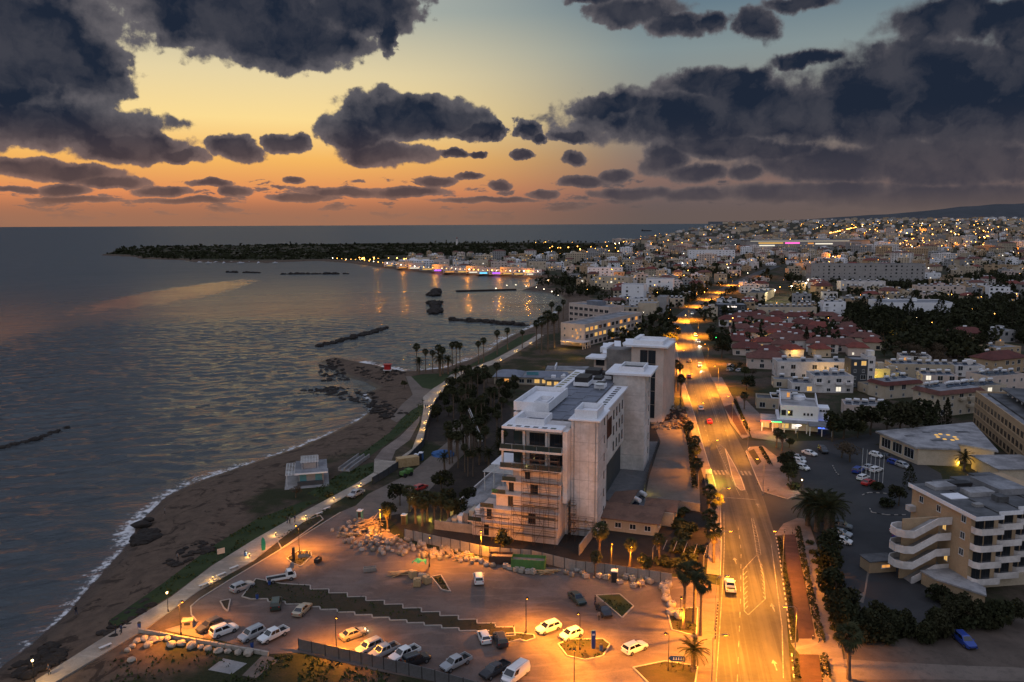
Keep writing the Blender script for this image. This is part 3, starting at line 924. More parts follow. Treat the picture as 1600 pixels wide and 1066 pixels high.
sheet('garden_path', [(585, 718), (597, 702), (625, 682), (650, 657), (656, 650), (655, 660), (640, 688), (618, 704), (612, 719)], 0.03, 'pavement_slabs')
sheet('beach_path', [(661, 621), (645, 617), (628, 632), (610, 655), (620, 660), (645, 640), (664, 630)], 0.035, 'pale_sand_lot')
sheet('sand_path', [(645, 617), (640, 605), (634, 588), (642, 588), (660, 606), (676, 609), (661, 622)], 0.032, 'pale_sand_lot')
sheet('lawn', [(640, 606), (634, 590), (660, 585), (700, 583), (735, 570), (775, 548), (812, 526), (838, 520), (826, 531), (770, 562), (706, 584), (690, 600), (672, 611)], 0.02, 'turf')
sheet('lawn_strip', [(664, 622), (660, 648), (625, 678), (600, 697), (575, 715), (560, 712), (610, 675), (640, 640)], 0.018, 'turf')
sheet('kiosk_lawn', [(480, 772), (540, 735), (584, 722), (584, 738), (545, 762), (508, 780)], 0.016, 'turf')
sheet('shore_lawn', [(400, 812), (470, 785), (500, 780), (460, 806), (330, 884), (266, 932), (180, 980), (170, 970), (250, 915), (330, 855)], 0.014, 'turf')

# pavements beside the main road, with kerbs
def side(line, off):
    return [q[0] for q in ribbon(line, [off])]


_L = pts(ROAD_L)[1:]; _Rr = pts(ROAD_R)[1:]
LW = _L[1:]
_rb = ribbon(LW[1:12], [0.25, 2.6])
_mb = MB(); _vs = [(q[0], q[1], 0.13) for rr in _rb for q in rr]
_mb.add(_vs, [(i * 2, i * 2 + 2, i * 2 + 3, i * 2 + 1) for i in range(len(_rb) - 1)])
tag(_mb.build('pavement', 'pavement_slabs'), kind='structure')
kerb('kerb', [q[0] for q in ribbon(LW[1:12], [0.11])], piece=2.0)
# right side: planted verge, red cycle lane, hedge, footway
sheet('verge', [(1214, 838), (1222, 838), (1247, 1004), (1236, 1005)], 0.09, 'planting_soil')
slab('cycle_lane', [(1222, 836), (1242, 836), (1274, 998), (1248, 998)], 0, 0.11, 'red_paving')
slab('cycle_lane', [(1249, 1024), (1279, 1024), (1290, 1110), (1254, 1110)], 0, 0.11, 'red_paving')
slab('footway', [(1212, 835), (1224, 819), (1246, 810), (1262, 812), (1292, 900), (1325, 1066), (1332, 1110), (1292, 1110), (1280, 1024), (1249, 1023), (1236, 1006), (1247, 1004.5), (1248, 998.5), (1274.6, 998.5), (1258, 910), (1242.5, 835.5), (1214, 837)], 0.0, 0.10, 'pavement_slabs')
sheet('verge', [(1236, 1026), (1248, 1026), (1253, 1110), (1243, 1110)], 0.09, 'planting_soil')
kerb('kerb', pts([(1212, 835), (1218, 870), (1227, 935), (1237, 1006)]), piece=1.0, alt=True)
kerb('kerb', pts([(1237, 1022), (1241, 1066)]), piece=1.0, alt=True)
# corner plaza across the road
slab('plaza', [(1166, 706), (1172, 699), (1192, 697), (1215, 715), (1250, 772), (1230, 779), (1192, 768), (1184, 750), (1176, 731)], 0, 0.10, 'pavement_slabs')
kerb('kerb', pts([(1172, 699), (1165.5, 706), (1175.5, 731), (1183.5, 750), (1191.5, 768.5), (1230, 780), (1250, 773)]), piece=1.5)
sheet('flower_bed', [(1169, 706), (1178, 702), (1190, 722), (1183, 728)], 0.105, 'planting_soil')
slab('footway', [(1110, 590), (1117, 600), (1141, 661), (1160, 686), (1172, 682), (1150, 630), (1128, 590), (1114, 560), (1106, 560)], 0, 0.10, 'pavement_slabs')
slab('cycle_lane', [(1131, 636), (1143, 632), (1168, 680), (1158, 680)], 0.1, 0.112, 'red_paving')
sheet('verge', [(1099, 556), (1110, 552), (1125, 580), (1128, 590), (1112, 590)], 0.106, 'planting_soil')
slab('footway', [(1190, 650), (1235, 690), (1222, 692), (1175, 684), (1150, 620), (1160, 620)], 0, 0.095, 'pavement_slabs')

# markings
RM = MB()


def mark(px, w=0.14, z=0.026, dash=None):
    line = pts(px)
    if not dash:
        for a, c in zip(line[:-1], line[1:]):
            RM.sheet(strip_pts([a, c], w), z)
        return
    ln = resample(line, 0.25); on = int(dash[0] / 0.25); tot = int((dash[0] + dash[1]) / 0.25)
    for i in range(0, len(ln) - on, tot):
        RM.sheet(strip_pts([ln[i], ln[i + on]], w), z)


mark([(1119, 1066), (1126, 960), (1130, 900), (1132, 850), (1131, 800)])
mark([(1224, 1060), (1222, 980), (1205, 850)])
mark([(1152, 1066), (1157, 940), (1158, 860), (1152, 812)], dash=(2.0, 3.0), w=0.13)
for seg in ([(1182, 868), (1161, 890), (1163, 955), (1169, 961), (1196, 936), (1193, 900), (1184, 868)], [(1183, 867), (1179, 840), (1174, 810)], [(1189, 867), (1184, 838), (1177, 810)]):
    mark(seg, 0.14)
for i in range(14):                                   # hatching between the double lines
    t = i / 13.0
    mark([(1174.5 + 8 * t, 811 + 55 * t), (1178 + 11 * t, 814 + 54 * t)], 0.12, 0.027)
for i in range(9):
    t = i / 8.0
    mark([(1161.5 + 1.5 * t, 891 + 62 * t), (1167 + 1.5 * t, 885 + 62 * t)], 0.12, 0.027)
    mark([(1187 + 6 * t, 878 + 54 * t), (1191 + 4.5 * t, 884 + 52 * t)], 0.12, 0.027)
mark([(1125, 777), (1182, 781)], 0.35, 0.028)
for x in (1117, 1123, 1129, 1135):
    mark([(x - 1.5, 735), (x + 2.5, 742)], 0.55, 0.028)
for x in (1159, 1165, 1171):
    mark([(x - 1.5, 736), (x + 2.5, 743)], 0.55, 0.028)
mark([(1119, 696), (1140, 742), (1156, 775)]); mark([(1124, 694), (1134, 702), (1152, 738), (1168, 773)])
for i in range(10):
    t = i / 9.0
    mark([(1121 + 14 * t, 699 + 32 * t), (1125 + 12 * t, 697 + 32 * t)], 0.12, 0.027)
mark([(1108, 690), (1096, 650), (1083, 605), (1072, 560), (1066, 520)], dash=(2.0, 4.0))
mark([(1140, 690), (1124, 645), (1106, 600), (1092, 560), (1080, 520)], dash=(2.0, 4.0))
mark([(1120, 660), (1104, 612), (1090, 575), (1076, 530)], 0.12); mark([(1123, 660), (1107, 612), (1092, 575), (1078, 530)], 0.12)
for (x, y) in ((1149, 877), (1208, 950), (1211, 1040), (1184, 790)):   # lane arrows
    a = at(x, y); d = Vector((0.13, 1.0, 0)).normalized(); n_ = Vector((d.y, -d.x, 0)); q = Vector((a[0], a[1], 0))
    RM.sheet([tuple((q - d * 1.4 + n_ * 0.1)[:2]), tuple((q + d * 0.5 + n_ * 0.1)[:2]), tuple((q + d * 0.5 - n_ * 0.1)[:2]), tuple((q - d * 1.4 - n_ * 0.1)[:2])], 0.029)
    RM.sheet([tuple((q + d * 0.5 + n_ * 0.45)[:2]), tuple((q + d * 1.7)[:2]), tuple((q + d * 0.5 - n_ * 0.45)[:2])], 0.029)
o = RM.build('road_markings', 'road_paint'); tag(o, kind='structure')
# worn bay lines of the hotel car park: the pale zigzag patch
_mb = MB(); _mb.sheet(pts([(1363, 868), (1385, 864), (1390, 866), (1368, 875), (1357, 900), (1352, 930), (1349, 943), (1343, 940), (1348, 932), (1340, 930), (1350, 925), (1355, 895), (1352, 882)]), 0.016)
tag(_mb.build('trench_patch', 'pale_sand_lot'), kind='structure')

# median island by the crossing
kerb('median_kerb', pts([(1133, 702), (1139, 724), (1144, 745), (1150, 760), (1158, 767), (1164, 766), (1158, 748), (1148, 728)]), closed=True, piece=1.2, alt=False)
sheet('median', [(1133, 702), (1139, 724), (1144, 745), (1150, 760), (1158, 767), (1164, 766), (1158, 748), (1148, 728)], 0.11, 'pavement_slabs')

# planted beds in the beach car park: a soil bed inside a ring of kerb stones
BEDS = []


def bed(px, piece=1.6, soil='planting_soil'):
    sheet('planting_bed', px, 0.10, soil)
    kerb('bed_kerb', pts(px), closed=True, piece=piece, h=0.16)
    BEDS.append(pts(px))


_up_e = []; _lo_e = []
for i in range(12):                                    # the saw-tooth bed between the two rows of bays
    t = i / 12.0; x = 456 + (803 - 456) * t; y = 914 + (985 - 914) * t
    _up_e += [(x, y), (x + 29, y + 1.5)] if i else [(440, 911), (x + 29, y + 1.5)]
for i in range(13):
    t = i / 13.0; x = 392 + (745 - 392) * t; y = 937 + (991 - 937) * t
    _lo_e += [(x, y), (x + 26, y - 0.5)]
_up_e = [(p[0], p[1] + (2.0 if k % 2 == 0 else 0)) for k, p in enumerate(_up_e)]
bed([(400, 905)] + _up_e + [(805, 994), (770, 996)] + _lo_e[::-1] + [(378, 933)])
bed([(344, 940), (360, 937), (356, 956), (350, 951)])
bed([(448, 873), (466, 861), (485, 862), (487, 869), (470, 886), (456, 880)])
bed([(674, 902), (689, 899), (704, 925), (690, 922)])
bed([(931, 931), (968, 929), (990, 948), (972, 966)], soil='turf')
bed([(872, 1007), (893, 1000), (942, 999), (953, 1008), (942, 1026), (914, 1032), (886, 1026)])
bed([(1042, 953), (1090, 950), (1088, 995), (1050, 985)])
bed([(989, 1044), (1040, 1034), (1090, 1042), (1084, 1085), (1030, 1085)])
bed([(776, 992), (808, 990), (834, 993), (836, 998), (822, 1003), (812, 1000), (790, 1006), (780, 1001)])
bed([(432, 842), (476, 815), (500, 806), (505, 812), (440, 858)])
sheet('bin_pad', [(257, 984), (300, 972), (318, 983), (318, 998), (300, 994)], 0.012, 'pavement_slabs')
sheet('concrete_slab', [(325, 1047), (349, 1029), (386, 1037), (362, 1054)], 0.03, 'concrete')
sheet('concrete_slab', [(378, 1056), (410, 1024), (438, 1030), (400, 1060)], 0.03, 'pale_sand_lot')
kerb('kerb', pts([(532, 801), (435, 861), (360, 906), (312, 936), (298, 948), (299, 961), (308, 972)]), piece=1.8, z=0.0)

# ------------------------------------------------------------------ prototypes of things that repeat
PROTO = {}


def place(kind, loc, rz=0.0, label=None, group=None, scale=None, mats=None, cat=None):
    """the first call moves the built thing itself, later calls copy it and its parts"""
    if len(loc) == 2:
        loc = (loc[0], loc[1], 0.0)
    root, used = PROTO[kind]
    if not used:
        PROTO[kind] = (root, True)
        snapshot(root)
        FIRST.append((root, loc, rz, label, group, scale, mats))
        return copy_of(root, loc, rz, label, group, scale, mats)
    return copy_of(root, loc, rz, label, group, scale, mats)


FIRST = []


def drop_protos():
    """take the building models away again; only their placed copies stay"""
    for k, (root, used) in PROTO.items():
        for c in list(root.children):
            for g in list(c.children):
                bpy.data.objects.remove(g)
            bpy.data.objects.remove(c)
        bpy.data.objects.remove(root)


# ---- vehicles
def loft(mb, stations, close=True):
    k = None; base = len(mb.v); rows = []
    for (x, zb, zs, zt, wb, ws, wt) in stations:
        rows.append([(x, -wb, zb), (x, -ws, zs), (x, -wt, zt), (x, wt, zt), (x, ws, zs), (x, wb, zb)])
    vs = [v for r in rows for v in r]; n = 6; fs = []
    for j in range(len(rows) - 1):
        for i in range(n):
            a, b_ = j * n + i, j * n + (i + 1) % n
            fs.append((a, a + n, b_ + n, b_))
    fs.append(tuple(range(n))); fs.append(tuple(len(rows) * n - 1 - i for i in range(n)))
    mb.add(vs, fs)
    return mb


CARS = {
    'sedan': dict(L=4.6, st=[(-2.28, .36, .62, .84, .70, .78, .70), (-2.12, .25, .68, .95, .82, .88, .80), (-1.2, .22, .70, .97, .86, .90, .84), (.9, .22, .68, .95, .86, .90, .84), (1.75, .24, .62, .86, .84, .88, .78), (2.2, .30, .52, .70, .72, .78, .66)],
                  cab=(-1.75, 1.05, -1.05, .25, .95, 1.44, .82, .60), wx=(-1.38, 1.38), wr=.32),
    'hatch': dict(L=4.0, st=[(-1.95, .36, .66, .95, .72, .80, .74), (-1.82, .25, .70, 1.0, .80, .86, .80), (-.9, .22, .70, 1.0, .84, .88, .82), (.9, .22, .68, .96, .84, .88, .82), (1.55, .24, .62, .86, .82, .86, .76), (1.95, .30, .52, .70, .70, .76, .64)],
                  cab=(-1.86, 1.15, -1.45, .35, .98, 1.50, .80, .60), wx=(-1.22, 1.22), wr=.31),
    'suv': dict(L=4.5, st=[(-2.2, .45, .80, 1.1, .78, .84, .80), (-2.1, .35, .85, 1.12, .84, .90, .84), (-1.0, .32, .85, 1.12, .88, .92, .86), (.9, .32, .82, 1.08, .88, .92, .86), (1.8, .34, .75, .98, .86, .90, .80), (2.2, .40, .62, .82, .74, .80, .70)],
                cab=(-2.12, 1.15, -1.9, .45, 1.1, 1.74, .84, .68), wx=(-1.35, 1.35), wr=.36),
    'wagon': dict(L=4.5, st=[(-2.2, .38, .68, .95, .74, .80, .76), (-2.1, .26, .72, 1.0, .82, .88, .82), (-1.0, .24, .72, 1.0, .86, .90, .84), (.9, .24, .68, .97, .86, .90, .84), (1.7, .26, .62, .87, .84, .88, .78), (2.2, .32, .52, .72, .72, .78, .66)],
                  cab=(-2.1, 1.1, -1.75, .30, .98, 1.52, .82, .64), wx=(-1.35, 1.35), wr=.32),
    'pickup': dict(L=5.2, st=[(-.95, .45, .80, 1.1, .84, .88, .84), (.9, .42, .80, 1.1, .86, .90, .86), (1.9, .44, .75, 1.02, .86, .90, .80), (2.55, .50, .65, .88, .78, .84, .72)],
                   cab=(-.95, 1.3, -.8, .55, 1.08, 1.72, .82, .66), wx=(-1.6, 1.65), wr=.38, bed=(-2.6, -.95)),
    'flatbed': dict(L=5.4, st=[(1.0, .45, .85, 1.15, .84, .88, .84), (2.0, .44, .85, 1.15, .86, .88, .84), (2.65, .5, .75, 1.05, .8, .84, .78)],
                    cab=(1.0, 2.5, 1.05, 1.95, 1.13, 1.95, .82, .72), wx=(-1.6, 1.7), wr=.36, bed=(-2.7, .95)),
    'van': dict(L=5.2, st=[(-2.5, .40, .95, 1.2, .86, .92, .90), (-2.4, .32, .95, 1.25, .90, .96, .94), (-.5, .30, .95, 1.25, .92, .96, .94), (1.5, .30, .90, 1.18, .92, .96, .90), (2.2, .34, .75, 1.0, .88, .92, .82), (2.55, .40, .62, .82, .78, .84, .72)],
                cab=(-2.46, 1.95, -2.38, 1.05, 1.22, 1.98, .93, .80), wx=(-1.5, 1.6), wr=.35, van=True),
}


def make_car(kind, name, body_m, lights=False):
    q = CARS[kind]
    root = thing(name, 'x', 'car' if kind in ('sedan', 'hatch', 'suv', 'wagon') else ('van' if kind == 'van' else 'truck'))
    mb = MB(); loft(mb, q['st'])
    xb0, xb1, xt0, xt1, z0, z1, w0, w1 = q['cab']
    lo = [(xb0, -w0, z0 - .06), (xb1, -w0, z0 - .06), (xb1, w0, z0 - .06), (xb0, w0, z0 - .06)]
    hi = [(xt0, -w1, z1 - .06), (xt1, -w1, z1 - .06), (xt1, w1, z1 - .06), (xt0, w1, z1 - .06)]
    cr = [(xt0 + .12, -w1 + .14, z1), (xt1 - .14, -w1 + .14, z1), (xt1 - .14, w1 - .14, z1), (xt0 + .12, w1 - .14, z1)]
    fs = [(8, 9, 10, 11)] + [(i, (i + 1) % 4, 4 + (i + 1) % 4, 4 + i) for i in range(4)] + [(4 + i, 4 + (i + 1) % 4, 8 + (i + 1) % 4, 8 + i) for i in range(4)]
    mb.add(lo + hi + cr, fs)
    if 'bed' in q:
        b0, b1 = q['bed']; flat = kind == 'flatbed'
        mb.box(b0, -.88, .62, b1, .88, .70)
        hh = .95 if flat else 1.08
        mb.box(b0, -.90, .56, b1, -.82, hh); mb.box(b0, .82, .56, b1, .90, hh)
        mb.box(b0, -.82, .57, b0 + .07, .82, hh - .005); mb.box(b1 - .06, -.82, .57, b1 - .004, .82, hh - .004)
        if flat:
            mb.box(b1 - .02, -.84, .9, b1 + .04, .84, 1.6)
    mb.build('body', body_m, root)
    if 'bed' in q:
        m2 = MB(); m2.box(b0 + .09, -.80, .705, b1 - .09, .80, .74); m2.build('bed_liner', 'rubber', root)

    def lerp(a, c, t): return tuple(a[i] + (c[i] - a[i]) * t for i in range(3))

    def pane(nm, a, b_, c, d, t0=.10, t1=.88, s0=.06, s1=.94, off=(0, 0, 0)):
        p0, p1 = lerp(a, d, t0), lerp(b_, c, t0); p3, p2 = lerp(a, d, t1), lerp(b_, c, t1)
        qd = [lerp(p0, p1, s0), lerp(p0, p1, s1), lerp(p3, p2, s1), lerp(p3, p2, s0)]
        n = (Vector(qd[1]) - Vector(qd[0])).cross(Vector(qd[3]) - Vector(qd[0])).normalized() * .015
        m2 = MB(); m2.add([tuple(Vector(v) + n) for v in qd] + [tuple(Vector(v) - n * .3) for v in qd], [(0, 1, 2, 3), (7, 6, 5, 4), (0, 4, 5, 1), (1, 5, 6, 2), (2, 6, 7, 3), (3, 7, 4, 0)])
        m2.build(nm, 'car_glass', root)
    pane('windscreen', lo[1], lo[2], hi[2], hi[1]); pane('rear_window', lo[3], lo[0], hi[0], hi[3])
    if q.get('van'):
        pane('side_window', lo[0], lo[1], hi[1], hi[0], s0=.70); pane('side_window', lo[2], lo[3], hi[3], hi[2], s1=.30)
    elif kind == 'flatbed':
        pane('side_window', lo[0], lo[1], hi[1], hi[0], s0=.1); pane('side_window', lo[2], lo[3], hi[3], hi[2], s1=.9)
    else:
        for (s0, s1) in ((.10, .47), (.51, .90)):
            pane('side_window', lo[0], lo[1], hi[1], hi[0], s0=s0, s1=s1); pane('side_window', lo[2], lo[3], hi[3], hi[2], s0=1 - s1, s1=1 - s0)
    r = q['wr']
    for sx in q['wx']:
        for sy in (-1, 1):
            yy = sy * .80
            m2 = MB(); m2.bar((0, -.11, 0), (0, .11, 0), r, n=12); w_ = m2.build('wheel', 'rubber', root, (sx, yy, r))
            m3 = MB(); m3.bar((0, sy * .112, 0), (0, sy * .13, 0), r * .62, n=8); m3.build('rim', 'steel', w_)
    x1 = q['st'][-1]; x0 = q['st'][0]
    fx = x1[0]; fz = (x1[2] + x1[3]) / 2; bx = q['bed'][0] if 'bed' in q else x0[0]; bz = .85 if 'bed' in q else (x0[2] + x0[3]) / 2
    for sy in (-1, 1):
        m2 = MB(); m2.cbox(fx - .03, sy * x1[5] * .74, fz - .08, .10, .30, .15); m2.build('headlight', 'headlight' if lights else 'glass', root)
        m2 = MB(); m2.cbox(bx - .0, sy * .68, bz - .08, .06, .22, .2); m2.build('taillight', 'taillight' if lights else 'red_paint', root)
    m2 = MB(); m2.box(fx - .02, -.5, x1[1] + .02, fx + .04, .5, x1[1] + .14); m2.build('bumper', 'dark_steel', root)
    m2 = MB()
    for sy in (-1, 1):
        m2 = MB(); m2.cbox(xb1 - .35, sy * (w0 + .12), z0 + .02, .14, .2, .13); m2.build('wing_mirror', body_m, root)
    if kind in ('suv', 'van', 'wagon'):
        for sy in (-1, 1):
            m2 = MB(); m2.bar((xt0 + .2, sy * (w1 - .12), z1 + .04), (xt1 - .2, sy * (w1 - .12), z1 + .04), .02); m2.build('roof_rail', 'steel', root)
    PROTO[kind + ('_lit' if lights else '')] = (root, False)


for _k in CARS:
    make_car(_k, {'sedan': 'parked_car', 'hatch': 'parked_car', 'suv': 'parked_car', 'wagon': 'parked_car', 'pickup': 'pickup_truck', 'flatbed': 'flatbed_truck', 'van': 'van'}[_k], 'car_white')
make_car('hatch', 'car', 'car_white', True); make_car('suv', 'car', 'car_white', True); make_car('sedan', 'car', 'car_gold', True); make_car('pickup', 'pickup_truck', 'car_white', True)


# ---- trees and plants
def cards(mb, pts_, size, rnd, up=0.3, flat=0.55):
    for (x, y, z) in pts_:
        n = Vector((rnd.gauss(0, 1), rnd.gauss(0, 1), rnd.gauss(0, 1) + up)).normalized()
        a = n.orthogonal().normalized(); a.rotate(Matrix.Rotation(rnd.uniform(0, 6.28), 3, n)); b = n.cross(a)
        s = size * rnd.uniform(.6, 1.35); t = s * flat * rnd.uniform(.7, 1.4); c = Vector((x, y, z))
        mb.add([tuple(c - a * s), tuple(c + b * t), tuple(c + a * s), tuple(c - b * t)], [(0, 1, 2, 3)])


def crown_points(lobes, n, rnd):
    out = []; wts = [l[3] * l[4] * l[5] for l in lobes]
    for _ in range(n):
        l = rnd.choices(lobes, wts)[0]
        d = Vector((rnd.gauss(0, 1), rnd.gauss(0, 1), rnd.gauss(0, 1))).normalized() * (rnd.uniform(.35, 1.0) ** .45)
        out.append((l[0] + d.x * l[3], l[1] + d.y * l[4], l[2] + d.z * l[5]))
    return out


def make_tree(kind, name, leafm, h, r, seed, n=750, size=.42):
    rnd = random.Random(seed); root = thing(name, 'x', 'tree')
    tr = MB(); th = h * .42
    tr.tube([(0, 0, -.1), (.1, .05, th * .5), (.05, -.1, th)], [.28, .2, .16], 7)
    lobes = []
    for i in range(rnd.randint(6, 8)):
        a = rnd.uniform(0, 6.28); d = r * rnd.uniform(.15, .62); z = h * rnd.uniform(.48, .82); rr = r * rnd.uniform(.34, .55)
        p = (d * math.cos(a), d * math.sin(a), z); lobes.append((*p, rr, rr, rr * rnd.uniform(.6, .85)))
        tr.tube([(.05, -.1, th), (p[0] * .6, p[1] * .6, (th + z) / 2 + .3), p], [.12, .08, .03], 5)
    tr.build('trunk', 'trunk', root)
    mb = MB(); cards(mb, crown_points(lobes, n, rnd), size, rnd); mb.build('crown', leafm, root)
    PROTO[kind] = (root, False)


for i in range(3):
    make_tree('tree%d' % i, 'broadleaf_tree', ('leaf_dark', 'leaf_dark', 'leaf_mid')[i], (8.5, 7.0, 6.5)[i], (4.2, 3.6, 3.3)[i], 40 + i)
make_tree('bare_tree', 'bare_tree', 'leaf_brown', 5.5, 3.3, 57, n=520, size=.22)
make_tree('lit_tree', 'broadleaf_tree', 'leaf_mid', 5.0, 2.3, 61, n=520, size=.3)


def make_cypress(kind, h, r, seed):
    rnd = random.Random(seed); root = thing('cypress_tree', 'x', 'tree')
    tr = MB(); tr.tube([(0, 0, -.1), (0, 0, h * .9)], [.2, .04], 6); tr.build('trunk', 'trunk', root)
    mb = MB(); P = []
    for _ in range(520):
        t = rnd.random() ** .8; z = .5 + t * (h - .5); rr = r * (math.sin(min(1, (1 - t) * 1.25 + .02) * math.pi * .55)) * rnd.uniform(.5, 1.05); a = rnd.uniform(0, 6.28)
        P.append((rr * math.cos(a), rr * math.sin(a), z))
    cards(mb, P, .42, rnd, flat=.5); mb.build('crown', 'cypress_leaf', root); PROTO[kind] = (root, False)


make_cypress('cypress', 11.0, 1.7, 71)
make_cypress('cypress_wide', 12.0, 2.9, 73)


def fan_frond():
    """a fan palm leaf: stalk and a pleated fan of blades"""
    mb = MB(); mb.bar((0, 0, 0), (.95, 0, .28), .03, .02, 3)
    c = Vector((.95, 0, .28))
    for k in range(9):
        a = math.radians(-80 + 20 * k); L = 1.15 * (1 - .12 * abs(k - 4) / 4)
        d = Vector((math.cos(a) * .9, math.sin(a), -.10)); s = Vector((-math.sin(a), math.cos(a), 0)) * .11
        m = c + d * L * .55; t = c + d * L + Vector((0, 0, -.38))
        mb.add([tuple(c), tuple(m - s), tuple(t), tuple(m + s + Vector((0, 0, .05)))], [(0, 1, 2, 3)])
    return mb


def feather_frond(L=2.9):
    mb = MB(); P = []
    for i in range(7):
        t = i / 6.0; P.append(Vector((L * t * (1 - .12 * t), 0, .95 * t - 1.75 * t * t)))
    for a, c in zip(P[:-1], P[1:]):
        mb.bar(tuple(a), tuple(c), .03, .02, 3)
    for i in range(13):
        t = .12 + .86 * i / 12.0; j = min(5, int(t * 6)); f = t * 6 - j; c = P[j].lerp(P[j + 1], f)
        l = .62 * (1 - .55 * abs(t - .45))
        for s in (-1, 1):
            e = c + Vector((l * .55, s * l, -.16)); mb.add([tuple(c), tuple(c + Vector((.13, s * .05, .03))), tuple(e), tuple(c + Vector((-.02, s * .06, 0)))], [(0, 1, 2, 3)])
    return mb


FAN = fan_frond().mesh('frond', 'palm_leaf'); FEA = feather_frond().mesh('frond', 'palm_leaf')


def make_palm(kind, h, seed, fan=True, joined=False, nf=26):
    rnd = random.Random(seed); root = thing('palm_tree', 'x', 'palm tree')
    tr = MB(); lean = rnd.uniform(-.3, .3)
    tr.tube([(0, 0, -.1), (lean * .3, 0, h * .35), (lean * .7, 0, h * .7), (lean, 0, h)], [.34 if fan else .45, .22 if fan else .38, .2 if fan else .36, .2 if fan else .4], 8)
    for i in range(int(h * 1.5)):
        z = .4 + i / 1.5
        tr.lathe([(.25 if fan else .42, z), (.28 if fan else .47, z + .06), (.24 if fan else .4, z + .12)], lean * z / h, 0, 8) if z < h - .2 else None
    tr.build('trunk', 'palm_trunk', root)
    sk = MB()
    for i in range(46 if fan else 14):
        a = rnd.uniform(0, 6.28); z0 = h - rnd.uniform(.1, 1.1); r0 = .22; r1 = rnd.uniform(.35, .75)
        c, s = math.cos(a), math.sin(a)
        sk.add([(lean + r0 * c, r0 * s, z0), (lean + r1 * c - .12 * s, r1 * s + .12 * c, z0 - .7), (lean + r1 * .8 * c, r1 * .8 * s, z0 - 1.2), (lean + r1 * c + .12 * s, r1 * s - .12 * c, z0 - .7)], [(0, 1, 2, 3)])
    sk.build('dead_frond_skirt', 'palm_trunk', root)
    me = FAN if fan else FEA; big = MB()
    for i in range(nf):
        a = i * 2.399 + rnd.uniform(-.2, .2); t = (i + .5) / nf
        el = math.radians(72 - 118 * t + rnd.uniform(-8, 8)); sc = rnd.uniform(.85, 1.15)
        mt = Matrix.Translation((lean, 0, h + .05)) @ Matrix.Rotation(a, 4, 'Z') @ Matrix.Rotation(-el, 4, 'Y') @ Matrix.Rotation(rnd.uniform(-.5, .5), 4, 'X') @ Matrix.Scale(sc, 4)
        if joined:
            k = len(big.v); big.v += [tuple(mt @ v.co) for v in me.vertices]; big.f += [tuple(j + k for j in p.vertices) for p in me.polygons]
        else:
            o = obj('frond', me, root); o.matrix_local = mt
    if joined:
        big.build('crown', 'palm_leaf', root)
    PROTO[kind] = (root, False)


make_palm('fan_palm', 9.5, 81); make_palm('fan_palm_low', 5.5, 82)
make_palm('feather_palm', 4.0, 83, fan=False, nf=30)
make_palm('fan_palm_far', 11.0, 84, joined=True, nf=34); make_palm('feather_palm_far', 6.5, 85, fan=False, joined=True, nf=34)


def make_bush(kind, r, h, seed, leafm='leaf_dark', n=260):
    rnd = random.Random(seed); root = thing('bush', 'x', 'bush')
    tr = MB()
    for i in range(5):
        a = i * 1.26; tr.bar((0, 0, -.05), (r * .5 * math.cos(a), r * .5 * math.sin(a), h * .6), .05, .02, 4)
    tr.build('stem', 'trunk', root)
    mb = MB(); lobes = [(0, 0, h * .5, r, r, h * .5)] + [(r * .5 * math.cos(a), r * .5 * math.sin(a), h * .55, r * .6, r * .6, h * .42) for a in (0, 2.1, 4.2)]
    cards(mb, [p for p in crown_points(lobes, n, rnd) if p[2] > .03], .28, rnd); mb.build('foliage', leafm, root); PROTO[kind] = (root, False)


make_bush('bush', 1.5, 1.7, 91); make_bush('low_bush', .8, .7, 92, 'leaf_mid', 120)


def hedge(line, w, h, label, name='hedge', leafm='leaf_dark', dens=9.0, group=None, size=.27):
    """a hedge along a line: stems inside and leaf clumps through its volume"""
    rnd = random.Random(int(abs(line[0][0]) * 10)); root = thing(name, label, 'hedge', group=group)
    mb = MB(); tr = MB()
    for (x0, y0), (x1, y1) in zip(line[:-1], line[1:]):
        L = math.hypot(x1 - x0, y1 - y0); n = int(L * (w + h) * dens); ux, uy = (x1 - x0) / L, (y1 - y0) / L; P = []
        for _ in range(n):
            t = rnd.uniform(0, L); a = rnd.uniform(0, math.pi); q = rnd.uniform(.75, 1.05)
            s = math.cos(a) * w / 2 * q; z = abs(math.sin(a)) ** .7 * h * q * (1 + .12 * math.sin(t * 1.3 + x0))
            P.append((x0 + ux * t - uy * s, y0 + uy * t + ux * s, max(z, .05)))
        cards(mb, P, size, rnd)
        for i in range(int(L / 1.5)):
            t = (i + .5) * 1.5; tr.bar((x0 + ux * t, y0 + uy * t, 0), (x0 + ux * t + .1, y0 + uy * t, h * .8), .05, .03, 4)
    tr.build('stem', 'trunk', root)['kind'] = 'stuff'
    mb.build('foliage', leafm, root)
    return root


